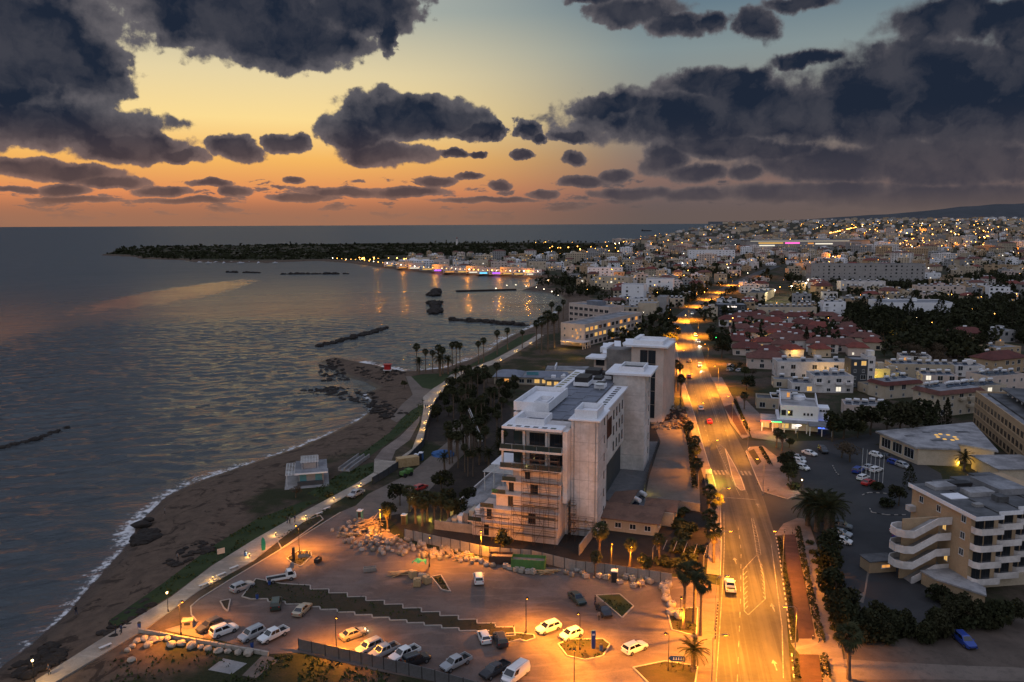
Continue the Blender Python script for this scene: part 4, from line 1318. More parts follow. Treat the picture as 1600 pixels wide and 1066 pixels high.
# ---- street furniture
def make_lamp(kind, name, h, arm=0.0, headm='lamp_sodium', style='lantern', power=0, col=SODIUM):
    root = thing(name, 'x', 'street lamp')
    mb = MB(); mb.bar((0, 0, 0), (0, 0, h), .07, .045, 8); mb.lathe([(.13, 0), (.13, .5), (.07, .6)], n=8)
    if arm:
        mb.tube([(0, 0, h), (arm * .25, 0, h + .35), (arm, 0, h + .42)], .035, 6)
    mb.build('post', 'dark_steel' if style != 'road' else 'steel', root)
    hz = h + (.36 if arm else 0); hx = arm
    if style == 'lantern':
        m2 = MB(); m2.lathe([(.05, hz + .12), (.26, hz - .10), (.28, hz - .14)], hx, 0, 10); hd = m2.build('lamp_shade', 'dark_steel', root)
        m3 = MB(); m3.ball((hx, 0, hz - .2), .12, 8, 5); m3.build('bulb', headm, root)
    elif style == 'road':
        m2 = MB(); m2.box(hx - .1, -.14, hz + .0, hx + .6, .14, hz + .12); m2.build('lamp_head', 'steel', root)
        m3 = MB(); m3.box(hx, -.11, hz - .05, hx + .55, .11, hz - .003); m3.build('bulb', headm, root)
    else:
        m2 = MB(); m2.lathe([(.20, h + .36), (.22, h + .40), (.05, h + .48)], 0, 0, 8); m2.build('lamp_cap', 'dark_steel', root)
        m3 = MB(); m3.lathe([(.12, h + .02), (.17, h + .35)], 0, 0, 8); m3.build('lamp_glass', headm, root)
    PROTO[kind] = (root, False)


make_lamp('park_lamp', 'street_lamp', 5.6, .55)
make_lamp('road_lamp', 'street_lamp', 9.0, 1.5, style='road')
make_lamp('post_lamp', 'street_lamp', 3.4, 0, 'lamp_warm', 'glass')
_r = thing('bollard_lamp', 'x', 'bollard lamp')
_mb = MB(); _mb.lathe([(.10, 0), (.10, .72), (.085, .74)], n=8); _mb.lathe([(.12, .92), (.12, .97), (.04, 1.0)], n=8); _mb.build('post', 'dark_steel', _r)
_mb = MB(); _mb.lathe([(.085, .745), (.085, .918)], n=8); _mb.build('lamp_glass', 'bollard_light', _r); PROTO['bollard'] = (_r, False)
_r = thing('post_bollard', 'x', 'bollard'); _mb = MB(); _mb.lathe([(.09, 0), (.09, .8), (.05, .88)], n=8); _mb.build('post', 'dark_steel', _r)
_mb = MB(); _mb.lathe([(.093, .62), (.093, .72)], n=8); _mb.build('band', 'white_metal', _r); PROTO['post_bollard'] = (_r, False)
_r = thing('bench', 'x', 'bench')
for _i in range(3):
    _mb = MB(); _mb.box(-.95, -.24 + .17 * _i, .40, .95, -.10 + .17 * _i, .46); _mb.build('slat', 'white_metal', _r)
for _s in (-1, 1):
    _mb = MB(); _mb.box(_s * .7 - .08, -.22, 0, _s * .7 + .08, .24, .398); _mb.build('leg', 'concrete', _r)
PROTO['bench'] = (_r, False)
_r = thing('litter_bin', 'x', 'litter bin'); _mb = MB(); _mb.lathe([(.24, .06), (.29, .85), (.29, .95)], n=10); _mb.build('bin_body', 'blue_paint', _r)
_mb = MB(); _mb.lathe([(.31, .955), (.22, 1.12), (.05, 1.16)], n=10); _mb.build('lid', 'dark_steel', _r); PROTO['bin'] = (_r, False)
# heavy cloth bag of rubble: slumped sides, open top with lifting loops
def make_bag(kind, m, seed, w=.95, h=.95, fill='stone_pale'):
    rnd = random.Random(seed); r = thing('rubble_bag', 'x', 'sack'); mb = MB(); n = 10; vs = []; fs = []
    prof = [(.42, 0), (.52, .12), (.55, .4), (.50, .72), (.42, .92), (.36, .80)]
    for (q, z) in prof:
        for i in range(n):
            t = 2 * math.pi * i / n; sq = 1 / max(abs(math.cos(t)), abs(math.sin(t))) ** .6; rr = q * sq * w * rnd.uniform(.9, 1.1)
            vs.append((rr * math.cos(t), rr * math.sin(t), z * h * rnd.uniform(.93, 1.07) if z else 0))
    for j in range(len(prof) - 1):
        for i in range(n):
            fs.append((j * n + i, j * n + (i + 1) % n, (j + 1) * n + (i + 1) % n, (j + 1) * n + i))
    mb.add(vs, fs); smooth(mb.build('sack', m, r))
    m2 = MB()
    for i in range(9):
        m2.cbox(rnd.uniform(-.24, .24) * w, rnd.uniform(-.24, .24) * w, h * rnd.uniform(.6, .72), .25, .2, .18, rnd.uniform(0, 3))
    m2.build('rubble', fill, r)['kind'] = 'stuff'
    for (sx, sy) in ((-1, -1), (1, 1), (1, -1), (-1, 1)):
        m3 = MB(); m3.tube([(sx * .3 * w, sy * .22 * w, h * .85), (sx * .36 * w, sy * .3 * w, h * 1.1), (sx * .25 * w, sy * .34 * w, h * .86)], .025, 4); m3.build('lifting_loop', m, r)
    PROTO[kind] = (r, False)


make_bag('bag0', 'bag_cloth', 1); make_bag('bag1', 'bag_sand', 2, 1.05, .8); make_bag('bag2', 'bag_grey', 3, .9, 1.05); make_bag('bag3', 'bag_cloth', 4, 1.1, .75)


def make_pallet(kind, m, seed, n=(3, 3, 4)):
    rnd = random.Random(seed); r = thing('block_pallet', 'x', 'pallet'); 
    p = MB()
    for s in (-.45, 0, .45):
        p.box(-.55, s - .05, 0, .55, s + .05, .1)
    for k in range(5):
        p.box(-.5 + k * .235, -.52, .102, -.40 + k * .235, .52, .122)
    p.build('pallet_base', 'timber', r)
    for k in range(n[2]):
        for i in range(n[0]):
            for j in range(n[1]):
                if k == n[2] - 1 and rnd.random() < .3:
                    continue
                if 0 < i < n[0] - 1 and 0 < j < n[1] - 1 and k < n[2] - 2:
                    continue
                mb = MB(); mb.box(-.165, -.155, 0, .165, .155, .205)
                kk = ('blk', m)
                if kk not in _kb: _kb[kk] = mb.mesh('block', m)
                o = obj('block', _kb[kk], r, (-.35 + i * .35 + rnd.uniform(-.01, .01), -.33 + j * .33, .125 + k * .21), rnd.uniform(-.03, .03))
    PROTO[kind] = (r, False)


make_pallet('pallet0', 'stone_pale', 5); make_pallet('pallet1', 'bag_cloth', 6, (3, 3, 3)); make_pallet('pallet2', 'pale_timber', 7, (3, 3, 5))

# boulders
_bl = []
for _i in range(5):
    _rn = random.Random(200 + _i); _mb = MB(); _mb.ball((0, 0, .35), 1.0, 9, 6, (1, .8, .62))
    _mb.v = [(x * _rn.uniform(.82, 1.15), y * _rn.uniform(.82, 1.15), z * _rn.uniform(.85, 1.12)) for x, y, z in _mb.v]
    _bl.append((_mb.mesh('boulder', 'stone_pale'), _mb.mesh('boulder', 'dark_rock')))


# ---- people: one continuous skinned body; clothes and hair are its children
def skin(name, joints, edges, rad, m, parent, sub=1):
    me = bpy.data.meshes.new(name); me.from_pydata(joints, edges, []); o = obj(name, me, parent)
    me.materials.append(MATS[m])
    md = o.modifiers.new('skin', 'SKIN'); md.use_smooth_shade = True
    for v, r in zip(me.skin_vertices[0].data if me.skin_vertices else [], rad):
        v.radius = (r, r)
    return o


def make_person(kind, stride, top, bottom, arm=.1):
    root = thing('person', 'x', 'person')
    J = [(0, 0, .95), (0, 0, 1.2), (0, 0, 1.42), (0, .01, 1.52), (0, .03, 1.66), (0, .02, 1.74),
         (-.1, 0, .9), (-.11, stride * .5, .5), (-.11, stride * .55 - .04, .08), (-.11, stride * .55 + .12, .03),
         (.1, 0, .9), (.11, -stride * .35, .5), (.11, -stride, .1), (.11, -stride + .13, .04),
         (-.2, 0, 1.4), (-.25, -stride * .3, 1.12), (-.24, -stride * .3 + arm, .88), (.2, 0, 1.4), (.25, stride * .3, 1.12), (.24, stride * .3 + arm, .88)]
    E_ = [(0, 1), (1, 2), (2, 3), (3, 4), (4, 5), (0, 6), (6, 7), (7, 8), (8, 9), (0, 10), (10, 11), (11, 12), (12, 13), (2, 14), (14, 15), (15, 16), (2, 17), (17, 18), (18, 19)]
    Rr = [.13, .12, .14, .055, .1, .07, .08, .055, .04, .035, .08, .055, .04, .035, .055, .042, .032, .055, .042, .032]

    def body(nm, ids, m, grow):
        mp = {j: i for i, j in enumerate(ids)}
        mb = MB(); 
        for a, c in E_:
            if a in mp and c in mp:
                mb.bar(J[a], J[c], Rr[a] * grow, Rr[c] * grow, 8)
        for j in ids:
            mb.ball(J[j], Rr[j] * grow * 1.0, 8, 5)
        o = mb.build(nm, m, root)
        md = o.modifiers.new('remesh', 'REMESH'); md.mode = 'VOXEL'; md.voxel_size = .028; md.use_smooth_shade = True
        dg = bpy.context.evaluated_depsgraph_get(); me = bpy.data.meshes.new_from_object(o.evaluated_get(dg)); o.modifiers.clear(); o.data = me
        if not me.materials: me.materials.append(MATS[m])
        return o
    body('body', list(range(20)), 'skin', 1.0)
    body('trousers', [0, 6, 7, 8, 10, 11, 12], bottom, 1.16); body('jacket', [0, 1, 2, 14, 15, 17, 18], top, 1.14)
    m2 = MB(); m2.ball((0, -.005, 1.74), .115, 10, 6, (1, 1.05, .9)); m2.build('hair', 'hair', root)
    PROTO[kind] = (root, False)


make_person('walker', .22, 'dark_cloth', 'navy_cloth'); make_person('stander', .04, 'grey_cloth', 'dark_cloth'); make_person('walker2', .26, 'navy_cloth', 'dark_cloth')

# ------------------------------------------------------------------ building pieces
_WM = {}
FACE = {'f': 0.0, 'r': math.pi / 2, 'b': math.pi, 'l': -math.pi / 2}


def win(root, x, y, z, w, h, face='f', lit=None, frame='white_metal', bars=1, pane=True, glass='glass'):
    """a window: a frame that stands proud of the wall, and its pane"""
    w, h = round(w, 1), round(h, 1)
    k = (w, h, frame, bars)
    if k not in _WM:
        mb = MB(); t = .07
        mb.box(-w / 2, -.07, 0, w / 2, .0, t); mb.box(-w / 2, -.07, h - t, w / 2, .0, h)
        mb.box(-w / 2, -.07, t, -w / 2 + t, .0, h - t); mb.box(w / 2 - t, -.07, t, w / 2, .0, h - t)
        for i in range(bars):
            c = -w / 2 + w * (i + 1) / (bars + 1); mb.box(c - .03, -.065, t, c + .03, 0, h - t)
        mb.box(-w / 2 - .06, -.14, -.06, w / 2 + .06, 0, -.002)
        _WM[k] = mb.mesh('window_frame', frame)
    g = lit or glass; k2 = (w, h, g)
    if k2 not in _WM:
        mb = MB(); mb.box(-w / 2 + .06, -.035, .06, w / 2 - .06, -.003, h - .06); _WM[k2] = mb.mesh('pane', g)
    if pane:
        o = obj('window', _WM[k], root, (x, y, z), FACE[face]); obj('pane', _WM[k2], o)
    else:
        o = obj('window', _WM[k2], root, (x, y, z), FACE[face])
    return o


def part(root, name, m, *boxes):
    mb = MB()
    for b in boxes:
        mb.box(*b)
    return mb.build(name, m, root)


_TK = {}


def tank(root, x, y, z, rz=0.0):
    """solar water heater: white drum over a tilted collector"""
    if not _TK:
        mb = MB(); mb.bar((-.95, .45, 1.5), (.95, .45, 1.5), .46, n=10); mb.bar((-.6, .45, 0), (-.6, .45, 1.1), .06); mb.bar((.6, .45, 0), (.6, .45, 1.1), .06); _TK['t'] = mb.mesh('water_tank', 'tank_white')
        mb = MB(); mb.add([(-.95, -.8, .12), (.95, -.8, .12), (.95, .35, .85), (-.95, .35, .85), (-.95, -.8, .04), (.95, -.8, .04), (.95, .35, .77), (-.95, .35, .77)], [(0, 1, 2, 3), (7, 6, 5, 4), (0, 4, 5, 1), (1, 5, 6, 2), (2, 6, 7, 3), (3, 7, 4, 0)])
        _TK['p'] = mb.mesh('solar_panel', 'panel_dark')
    o = obj('water_tank', _TK['t'], root, (x, y, z), rz); obj('solar_panel', _TK['p'], o)


def parapet(mb, x0, y0, x1, y1, z0, z1, t=.2):
    mb.box(x0, y0, z0, x1, y0 + t, z1); mb.box(x0, y1 - t, z0, x1, y1, z1)
    mb.box(x0, y0 + t, z0, x0 + t, y1 - t, z1); mb.box(x1 - t, y0 + t, z0, x1, y1 - t, z1)




# ---- the white hotel under construction
A_RZ = math.radians(-17.9); A_O = (-1.4, 164.6, 0)
ht = thing('unfinished_hotel', 'tall white hotel under construction with blue-grey roof and stair towers', 'hotel', A_O, A_RZ)
part(ht, 'wall', 'white_plaster', (1.2, 2.6, 0, 13.0, 66, 23.2), (13.0, 12.5, 8.6, 16.6, 50, 22.6), (12.6, -.6, 8.0, 13.58, 2.6, 23.4))
part(ht, 'undercroft', 'dark_render', (13.0, 12.6, 0, 15.8, 50, 8.59))  # dark block stands in for the shade of the open undercroft
for k, z in enumerate((14.9, 19.0)):
    part(ht, 'balcony_slab', 'white_plaster', (-1.0, -1.4, z - .45, 12.58, 2.58, z))
    part(ht, 'pillar', 'white_plaster', (-.9, -.3, z + .002, -.5, .1, z + 3.6)); part(ht, 'pillar', 'white_plaster', (3.6, .4, z + .002, 4.1, .9, z + 3.6)); part(ht, 'pillar', 'white_plaster', (8.6, .4, z + .002, 8.95, .9, z + 3.6))
    for i in range(5):
        part(ht, 'glass_balustrade', 'green_glass', (-.9 + i * 2.7, -1.32, z + .003, 1.7 + i * 2.7, -1.28, z + 1.05))
    win(ht, 2.3, 2.56, z + .2, 2.8, 2.8, glass='green_glass', frame='dark_steel'); win(ht, 6.2, 2.56, z + .2, 3.4, 2.7, frame='dark_steel', bars=2); win(ht, 10.6, 2.56, z + .2, 3.2, 2.7, frame='dark_steel', bars=2)
for k, (z0, z1, y0, x0) in enumerate(((0, 3.3, -3.6, -6.5), (3.3, 6.3, -2.8, -4.0), (6.3, 9.3, -1.9, -1.6), (9.3, 12.0, -1.0, .4), (12.0, 14.4, .0, 1.6))):
    part(ht, 'wall', 'pink_plaster', (x0, y0, z0 + .002, 12.4, 2.59, z1 - .25)); part(ht, 'ledge', 'pink_plaster', (x0 - .9, y0 - .5, z1 - .248, 12.45, 2.588, z1))  # pink instead of white puts the car-park lamps' glow into the colour
    for i, xx in enumerate((x0 + 1.1, 6.6) if k % 2 else (x0 + 3.2,)):
        win(ht, xx, y0 - .002, z0 + .4, 1.1 + .5 * (i % 2), 2.2, frame='dark_steel')
    part(ht, 'glass_balustrade', 'green_glass', (x0 - .8, y0 - .45, z1 + .003, x0 + 2.2, y0 - .41, z1 + .95))
# roof: eaves, low-pitched metal sheets
part(ht, 'eave', 'clean_white', (-.4, -1.6, 23.45, 12.6, 2.4, 23.95), (-.4, 2.4, 23.452, 2.6, 66.5, 23.95), (13.7, 12.55, 22.9, 17.6, 50, 23.3))
for i in range(3):
    for j in range(16):
        part(ht, 'roof_sheet', 'roof_blue', (2.65 + i * 3.68, 9.0 + j * 3.55, 23.25 + .12 * i, 6.18 + i * 3.68, 12.28 + j * 3.55, 23.46 + .12 * i + .09 * ((i + j) % 2)))
for j in range(17):
    part(ht, 'roof_opening', 'panel_dark', (.2, 14.5 + j * 2.9, 23.952, 1.6, 16.2 + j * 2.9, 24.0))  # dark panels stand in for the shade of holes cut in the eaves
for j in range(14):
    part(ht, 'roof_opening', 'panel_dark', (15.0, 14.0 + j * 2.5, 23.302, 16.2, 15.4 + j * 2.5, 23.34))
for j in range(6):
    part(ht, 'roof_opening', 'panel_dark', (.6 + j * 1.9, -1.2, 23.952, 1.7 + j * 1.9, -.2, 24.0))
mb = MB(); parapet(mb, 1.8, 1.0, 8.2, 7.5, 23.952, 25.3); mb.build('parapet', 'clean_white', ht)
mb = MB(); mb.box(-2.4, 13, 20.4, 5.9, 31, 23.44); parapet(mb, -2.4, 13, 5.9, 31, 23.96, 26.0, .3); mb.box(-2.0, 13.4, 23.96, 5.5, 30.6, 24.9); mb.build('penthouse', 'clean_white', ht)
mb = MB(); parapet(mb, 1.8, 15, 5.0, 21, 24.902, 25.9, .25); mb.build('roof_hatch', 'clean_white', ht)
# stair towers
part(ht, 'stair_tower', 'white_plaster', (13.6, 2.7, 0, 19.3, 12.5, 25.2)); part(ht, 'tower_cap', 'clean_white', (13.1, 2.2, 25.202, 19.9, 13, 25.5))
mb = MB(); parapet(mb, 14.1, 3.6, 18.9, 11, 25.502, 27.3, .3); mb.box(14.5, 4.0, 25.502, 18.5, 10.6, 26.1); mb.build('tower_top', 'clean_white', ht)
part(ht, 'stair_tower', 'white_plaster', (13.2, 51.7, 0, 21.8, 62, 26.2)); part(ht, 'tower_cap', 'clean_white', (11.4, 50.0, 26.202, 23.6, 64, 26.75))
mb = MB(); parapet(mb, 14.6, 53, 21.2, 61, 26.752, 28.0, .4); mb.build('tower_top', 'clean_white', ht); part(ht, 'tower_shade', 'dark_steel', (15.1, 53.5, 26.755, 20.7, 60.5, 27.1))  # dark slab paints in the shade of the opening in the tower top
for z in range(3, 24, 4):
    win(ht, 19.3, 9.5, z, .5, 1.6, 'r', frame='dark_steel', bars=0); win(ht, 21.8, 59, z, .5, 1.6, 'r', frame='dark_steel', bars=0)
part(ht, 'cladding', 'brown_panel', (16.602, 14.5, 13.0, 16.75, 26.5, 21.8), (16.602, 26.5, 15.0, 16.75, 32.0, 19.5))
for j in range(9):
    part(ht, 'cladding_batten', 'brown_panel', (16.752, 15 + j * 1.9, 13.3 if j < 6 else 15.2, 16.83, 15.15 + j * 1.9, 21.5 if j < 6 else 19.3))
for j in range(4):
    for z in (10, 14, 18):
        win(ht, 16.6, 35 + j * 4, z, 1.4, 2.2, 'r', frame='dark_steel')
for (x, y, w, d, h) in ((4.5, 44, 3.5, 6, 2.2), (8.6, 48, 2.2, 4, 1.6), (5, 54, 4, 5, 2.4), (10.5, 42, 2, 3, 1.4), (9.5, 55, 2.4, 3, 1.8)):
    part(ht, 'plant_unit', 'dark_steel', (x, y, 23.95, x + w, y + d, 23.95 + h))
    mb = MB(); parapet(mb, x - .3, y - .3, x + w + .3, y + d + .3, 23.952, 24.9, .25); mb.build('plant_screen', 'clean_white', ht)
mb = MB(); mb.lathe([(.1, 24.0), (.1, 25.0)], 12.0, 40.0, 6); mb.lathe([(.2, 25.0), (1.0, 25.2), (1.5, 25.6)], 12.0, 40.0, 14); mb.build('satellite_dish', 'white_metal', ht)

for z in (4.1, 8.2, 12.3, 16.4, 20.5):
    part(ht, 'joint_strip', 'grey_plaster', (13.56, 2.67, z, 19.33, 2.699, z + .05), (19.301, 2.67, z, 19.33, 12.5, z + .05)); part(ht, 'joint_strip', 'grey_plaster', (13.2, 51.67, z, 21.83, 51.699, z + .05), (21.801, 51.67, z, 21.83, 62, z + .05))
for u in (15.5, 17.4): part(ht, 'joint_strip', 'grey_plaster', (u, 2.675, 0, u + .04, 2.699, 25.1))
for x in (14.2, 18.8): part(ht, 'rain_pipe', 'steel', (x, 2.58, 0, x + .1, 2.66, 25.19))

# scaffolding stands against it
sc = thing('scaffolding', 'rusty tube scaffolding with plank decks against the white hotel front', 'scaffolding', A_O, A_RZ)


def scaffold(root, x0, x1, y, z1, nx, dz=2.0, dep=1.1):
    for i in range(nx + 1):
        x = x0 + (x1 - x0) * i / nx
        for yy in (y, y + dep):
            mb = MB(); mb.bar((x, yy, 0), (x, yy, z1), .045, n=5); mb.build('standard', 'rust_steel', root)
    z = dz
    while z < z1:
        for yy in (y, y + dep):
            mb = MB(); mb.bar((x0, yy, z), (x1, yy, z), .04, n=5); mb.bar((x0, yy, z + 1), (x1, yy, z + 1), .035, n=5); mb.build('ledger', 'rust_steel', root)
        part(root, 'deck_board', 'timber', (x0, y + .3, z + .06, x1, y + .7, z + .11))
        z += dz
    for i in range(0, nx, 2):
        xa = x0 + (x1 - x0) * i / nx; xb = x0 + (x1 - x0) * (i + 1) / nx; mb = MB()
        mb.bar((xa, y - .03, 0), (xb, y - .03, z1 * .5), .035, n=5); mb.bar((xb, y - .03, z1 * .5), (xa, y - .03, z1), .035, n=5); mb.build('brace', 'rust_steel', root)


scaffold(sc, 3.0, 12.2, -5.6, 8.4, 4); scaffold(sc, 4.5, 12.3, -3.4, 18.2, 4, 2.5); scaffold(sc, -5.5, 2.3, -5.4, 5.6, 4, 2.4)
sc2 = thing('scaffolding', 'low rusty scaffolding at the foot of the white stair tower', 'scaffolding', A_O, A_RZ)
scaffold(sc2, 13.8, 18.8, .9, 4.4, 3, 1.8); scaffold(sc2, 13.7, 15.4, -1.0, 8.0, 1, 1.9)
# stepped garden terraces beside it
tr = thing('terrace_block', 'stepped white terraces of the unfinished hotel with rough walls', 'terrace', A_O, A_RZ)
part(tr, 'floor', 'roof_screed', (-14.0, 3.5, 0, -6.6, 46, 2.2), (-6.598, 3.5, 0, .9, 46, 4.6))
part(tr, 'parapet', 'white_plaster', (-14.3, 3.0, 0, -14.0, 46, 2.9), (-14.0, 3.0, 0, -6.62, 3.48, 2.5))
for k in range(6):
    part(tr, 'step_wall', ('stone_wall', 'cream_plaster', 'white_plaster')[k % 3], (-13.5 + k * 1.25, -1.5 + k * .3, 0, -12.4 + k * 1.25, 2.98, 1.6 + k * .6))
    part(tr, 'step_floor', 'roof_screed', (-13.4 + k * 1.1, 3.6, 2.202, -12.4 + k * 1.1, 8.0 + k * 3.0, 2.6 + .35 * k))
part(tr, 'boundary_wall', 'stone_wall', (-15.5, -3.2, 0, 2.5, -2.9, 2.0))
# canopy by the garden
pg = thing('pergola', 'white flat canopy on thin posts beside the unfinished hotel', 'pergola', A_O, A_RZ)
part(pg, 'canopy_roof', 'clean_white', (-10.5, 20, 8.2, -3.0, 30, 8.45))
for i in range(4):
    for j in range(3):
        part(pg, 'post', 'white_metal', (-10.3 + i * 2.3, 14.5 + j * 7, 2.2, -10.1 + i * 2.3, 14.7 + j * 7, 8.19))
for j in range(6):
    part(pg, 'beam', 'white_metal', (-10.5, 14.2 + j * .95, 8.2, -3.0, 14.4 + j * .95, 8.4))

# ---- second block behind
b2 = thing('unfinished_block', 'second white block of the building site with flat cap roofs and tall dark window strip', 'hotel', (37.6, 263, 0), math.radians(-21))
part(b2, 'wall', 'pink_plaster', (2.2, .8, 0, 13.0, 24, 25.4), (-11, 2.0, 0, 2.198, 26, 20.5)); part(b2, 'cap_roof', 'clean_white', (-.4, -.6, 25.402, 14.6, 14, 26.0))
mb = MB(); parapet(mb, 2.5, 2, 12.5, 12.5, 26.002, 27.3, .4); mb.box(2.9, 2.4, 26.002, 12.1, 12.1, 26.5); mb.build('roof_top', 'clean_white', b2)
part(b2, 'concrete_core', 'raw_concrete', (-6.5, 1.7, 0, 2.19, 1.998, 23.8), (-6.5, 2.002, 20.502, 2.19, 9, 23.8)); part(b2, 'cap_roof', 'clean_white', (-13.2, -1.0, 20.502, -6.6, 7, 21.1))
for i in range(2):
    for z in range(5):
        win(b2, 6.4 + i * 2.7, .8, 1.5 + z * 4.6, 2.5, 4.4, frame='dark_steel', bars=1)
part(b2, 'roof_slope', 'clean_white', (-12, 14, 20.502, -9.6, 27, 22.4), (-4, 14, 23.802, -1.8, 26, 24.3), (0, 15, 25.402, 1.6, 25, 26.2))
for i in range(3):
    mb = MB(); mb.add([(-10 + i * 4.2, 10, 21 + i), (-7.6 + i * 4.2, 10, 21 + i), (-11.6 + i * 4.2, 26, 22.2 + i), (-14 + i * 4.2, 26, 22.2 + i), (-10 + i * 4.2, 10, 20.6 + i), (-7.6 + i * 4.2, 10, 20.6 + i), (-11.6 + i * 4.2, 26, 21.8 + i), (-14 + i * 4.2, 26, 21.8 + i)], [(0, 1, 2, 3), (7, 6, 5, 4), (0, 4, 5, 1), (1, 5, 6, 2), (2, 6, 7, 3), (3, 7, 4, 0)])
    mb.build('roof_blade', 'clean_white', b2)
for z in (4, 9, 14, 18):
    win(b2, -8.8, 2.0, z, 3.0, 2.4, frame='dark_steel')

# ---- long arcaded hotel, two wings
def wing(name, label, O, rz, L, D, h, rows, cols, litp, wall, seed, wh=1.9, ww=2.6, endcols=3, pane=True):
    rnd = random.Random(seed); r = thing(name, label, 'hotel', O, rz)
    mb = MB(); mb.box(0, 0, 0, L, D, h); parapet(mb, 0, 0, L, D, h, h + .8, .3); mb.build('wall', wall, r)
    part(r, 'roof', 'roof_grey', (.35, .35, h + .002, L - .35, D - .35, h + .08))
    fh = h / rows
    for k in range(rows):
        for i in range(cols):
            lit = rnd.choice(('window_lit', 'window_warm')) if rnd.random() < litp else None
            win(r, L * (i + .5) / cols, 0, k * fh + .55, min(ww, L / cols * .78), wh, lit=lit, frame=wall, pane=pane)
        part(r, 'ledge', wall, (.05, -.35, k * fh + .3, L - .05, -.002, k * fh + .42)) if k else None
        for i in range(endcols):
            lit = 'window_warm' if rnd.random() < litp else None
            win(r, 0, D * (i + .5) / endcols, k * fh + .9, 1.0, 1.3, 'l', lit, pane=pane)
    return r


_ang = math.atan2(486.7 - 425.9, 80.4 - 39.3)
w1 = wing('arcaded_hotel', 'long cream hotel with rows of arched windows, many lit, behind the building site', (39.3, 425.9, 0), _ang, 72, 15, 11.4, 3, 14, .32, 'pink_plaster', 5, 2.1, 3.4)
for i, (a, c) in enumerate(((2.5, 3.0), (4.0, 4.5), (2.0, 6.5), (5.0, 8.5))):
    o = win(w1, 0, 4.2 + i * .4, a * 1.6, 1.0, 1.5, 'l', 'window_warm')
part(w1, 'entrance_canopy', 'pink_plaster', (-9, -4, 3.2, -.05, 10, 3.6)); [part(w1, 'pillar', 'pink_plaster', (-8.7 + 2.7 * i, -3.8, 0, -8.3 + 2.7 * i, -3.4, 3.19)) for i in range(4)]
w2 = wing('arcaded_hotel', 'rear wing of the arcaded cream hotel with two rows of recessed balconies', (39.0, 541, 0), math.radians(-51), 38, 14, 11.8, 3, 8, .0, 'pink_plaster', 6, 2.0, 3.4)
part(w2, 'roof_shed', 'roof_blue', (14, 3, 11.9, 24, 11, 15.0))

# ---- cream hotel with balconies and an outside stair
d = thing('balcony_hotel', 'cream four-storey hotel with white stepped balconies and an outside stair', 'hotel', (81.4, 135.2, 0), math.radians(8))
part(d, 'wall', 'peach_plaster', (0, 0, 2.2, 5.4, 16.5, 14.2), (5.4, 1.8, 2.2, 10.6, 18, 14.2), (10.6, 3.6, 2.2, 16, 20, 14.2), (16, 5.4, 2.2, 24, 22, 14.2)); part(d, 'plinth', 'sand_plaster', (.8, 1.2, 0, 23, 16, 2.198))
for i in range(4):
    part(d, 'roof', 'roof_felt', (-.5 + 5.3 * i + (.5 if i else 0), -1.9 + 1.8 * i, 14.202, 4.8 + 5.3 * i, 17 + 1.5 * i, 14.65))
    part(d, 'fascia', 'clean_white', (-.55 + 5.3 * i + (.55 if i else 0), -2.0 + 1.8 * i, 14.15, 4.8 + 5.3 * i, -1.905 + 1.8 * i, 14.9))
part(d, 'fascia', 'clean_white', (-.62, -2.0, 14.15, -.505, 17.05, 14.9))
for (x, y, w, dd, hh, m) in ((1.6, 7.5, 3.6, 3, .12, 'clean_white'), (6, 8, 5, 3, .9, 'roof_screed'), (9, 4.5, 2, 2, 1.1, 'roof_felt'), (3.2, 3.0, 1.6, 1.2, .5, 'concrete'), (12, 8, 6, 8, 1.2, 'roof_grey'), (2, 12.5, 4.5, 3.2, .7, 'roof_screed'), (7, 14, 4, 2, .6, 'dark_steel')):
    part(d, 'roof_unit', m, (x, y, 14.655, x + w, y + dd, 14.655 + hh))
for k in range(4):
    z = 2.3 + k * 3.1
    for i in range(4):
        x0 = 5.3 * i + .15; y0 = 1.8 * i
        mb = MB(); mb.prism([(x0, y0 - .005), (x0 - .0, y0 - 1.1), (x0 + .7, y0 - 1.8), (x0 + 4.95, y0 - 1.8), (x0 + 4.95, y0 - .005)], z - .15, z + .02); mb.build('balcony_slab', 'white_plaster', d)
        mb = MB(); mb.prism([(x0 + .12, y0 - .006), (x0 - .03, y0 - .006), (x0 - .03, y0 - 1.13), (x0 + .68, y0 - 1.84), (x0 + 4.98, y0 - 1.84), (x0 + 4.98, y0 - 1.7), (x0 + .74, y0 - 1.7), (x0 + .12, y0 - 1.08)], z - .3, z + .85); mb.build('balcony_parapet', 'white_plaster', d)
        mb = MB(); mb.bar((x0 + .6, y0 - 1.77, z + 1.05), (x0 + 4.9, y0 - 1.77, z + 1.05), .03, n=5); mb.build('handrail', 'steel', d)
        for q in (1.55, 3.5):
            win(d, x0 + q, y0, z + .03, 1.7, 2.2, frame='dark_steel')
        if (i, k) in ((2, 2), (1, 5)):
            win(d, x0 + 4.6, y0, z + .6, .5, 1.4, lit='window_lit')
    win(d, 0, 1.8, z + .9, 1.2, 1.3, 'l') if k else None
win(d, 0, 8.5, 12.0, 1.2, 1.3, 'l'); win(d, 0, 13.6, 12.0, 1.2, 1.3, 'l'); win(d, 0, 6.6, 9.2, 1.0, 1.9, 'l', 'window_lit'); win(d, 0, 5.6, 3.6, 1.0, 1.9, 'l', 'window_lit')
part(d, 'balcony_slab', 'white_plaster', (-1.3, 15.0, 9.6, -.005, 16.4, 10.7), (-1.3, 15.0, 6.5, -.005, 16.4, 7.6))
st = thing('outside_stair', 'white zigzag outside stair against the cream balcony hotel', 'stair', (81.4, 135.2, 0), math.radians(8))
part(st, 'spine_wall', 'peach_plaster', (-8.2, 7.0, 0, -.9, 7.3, 11.6))
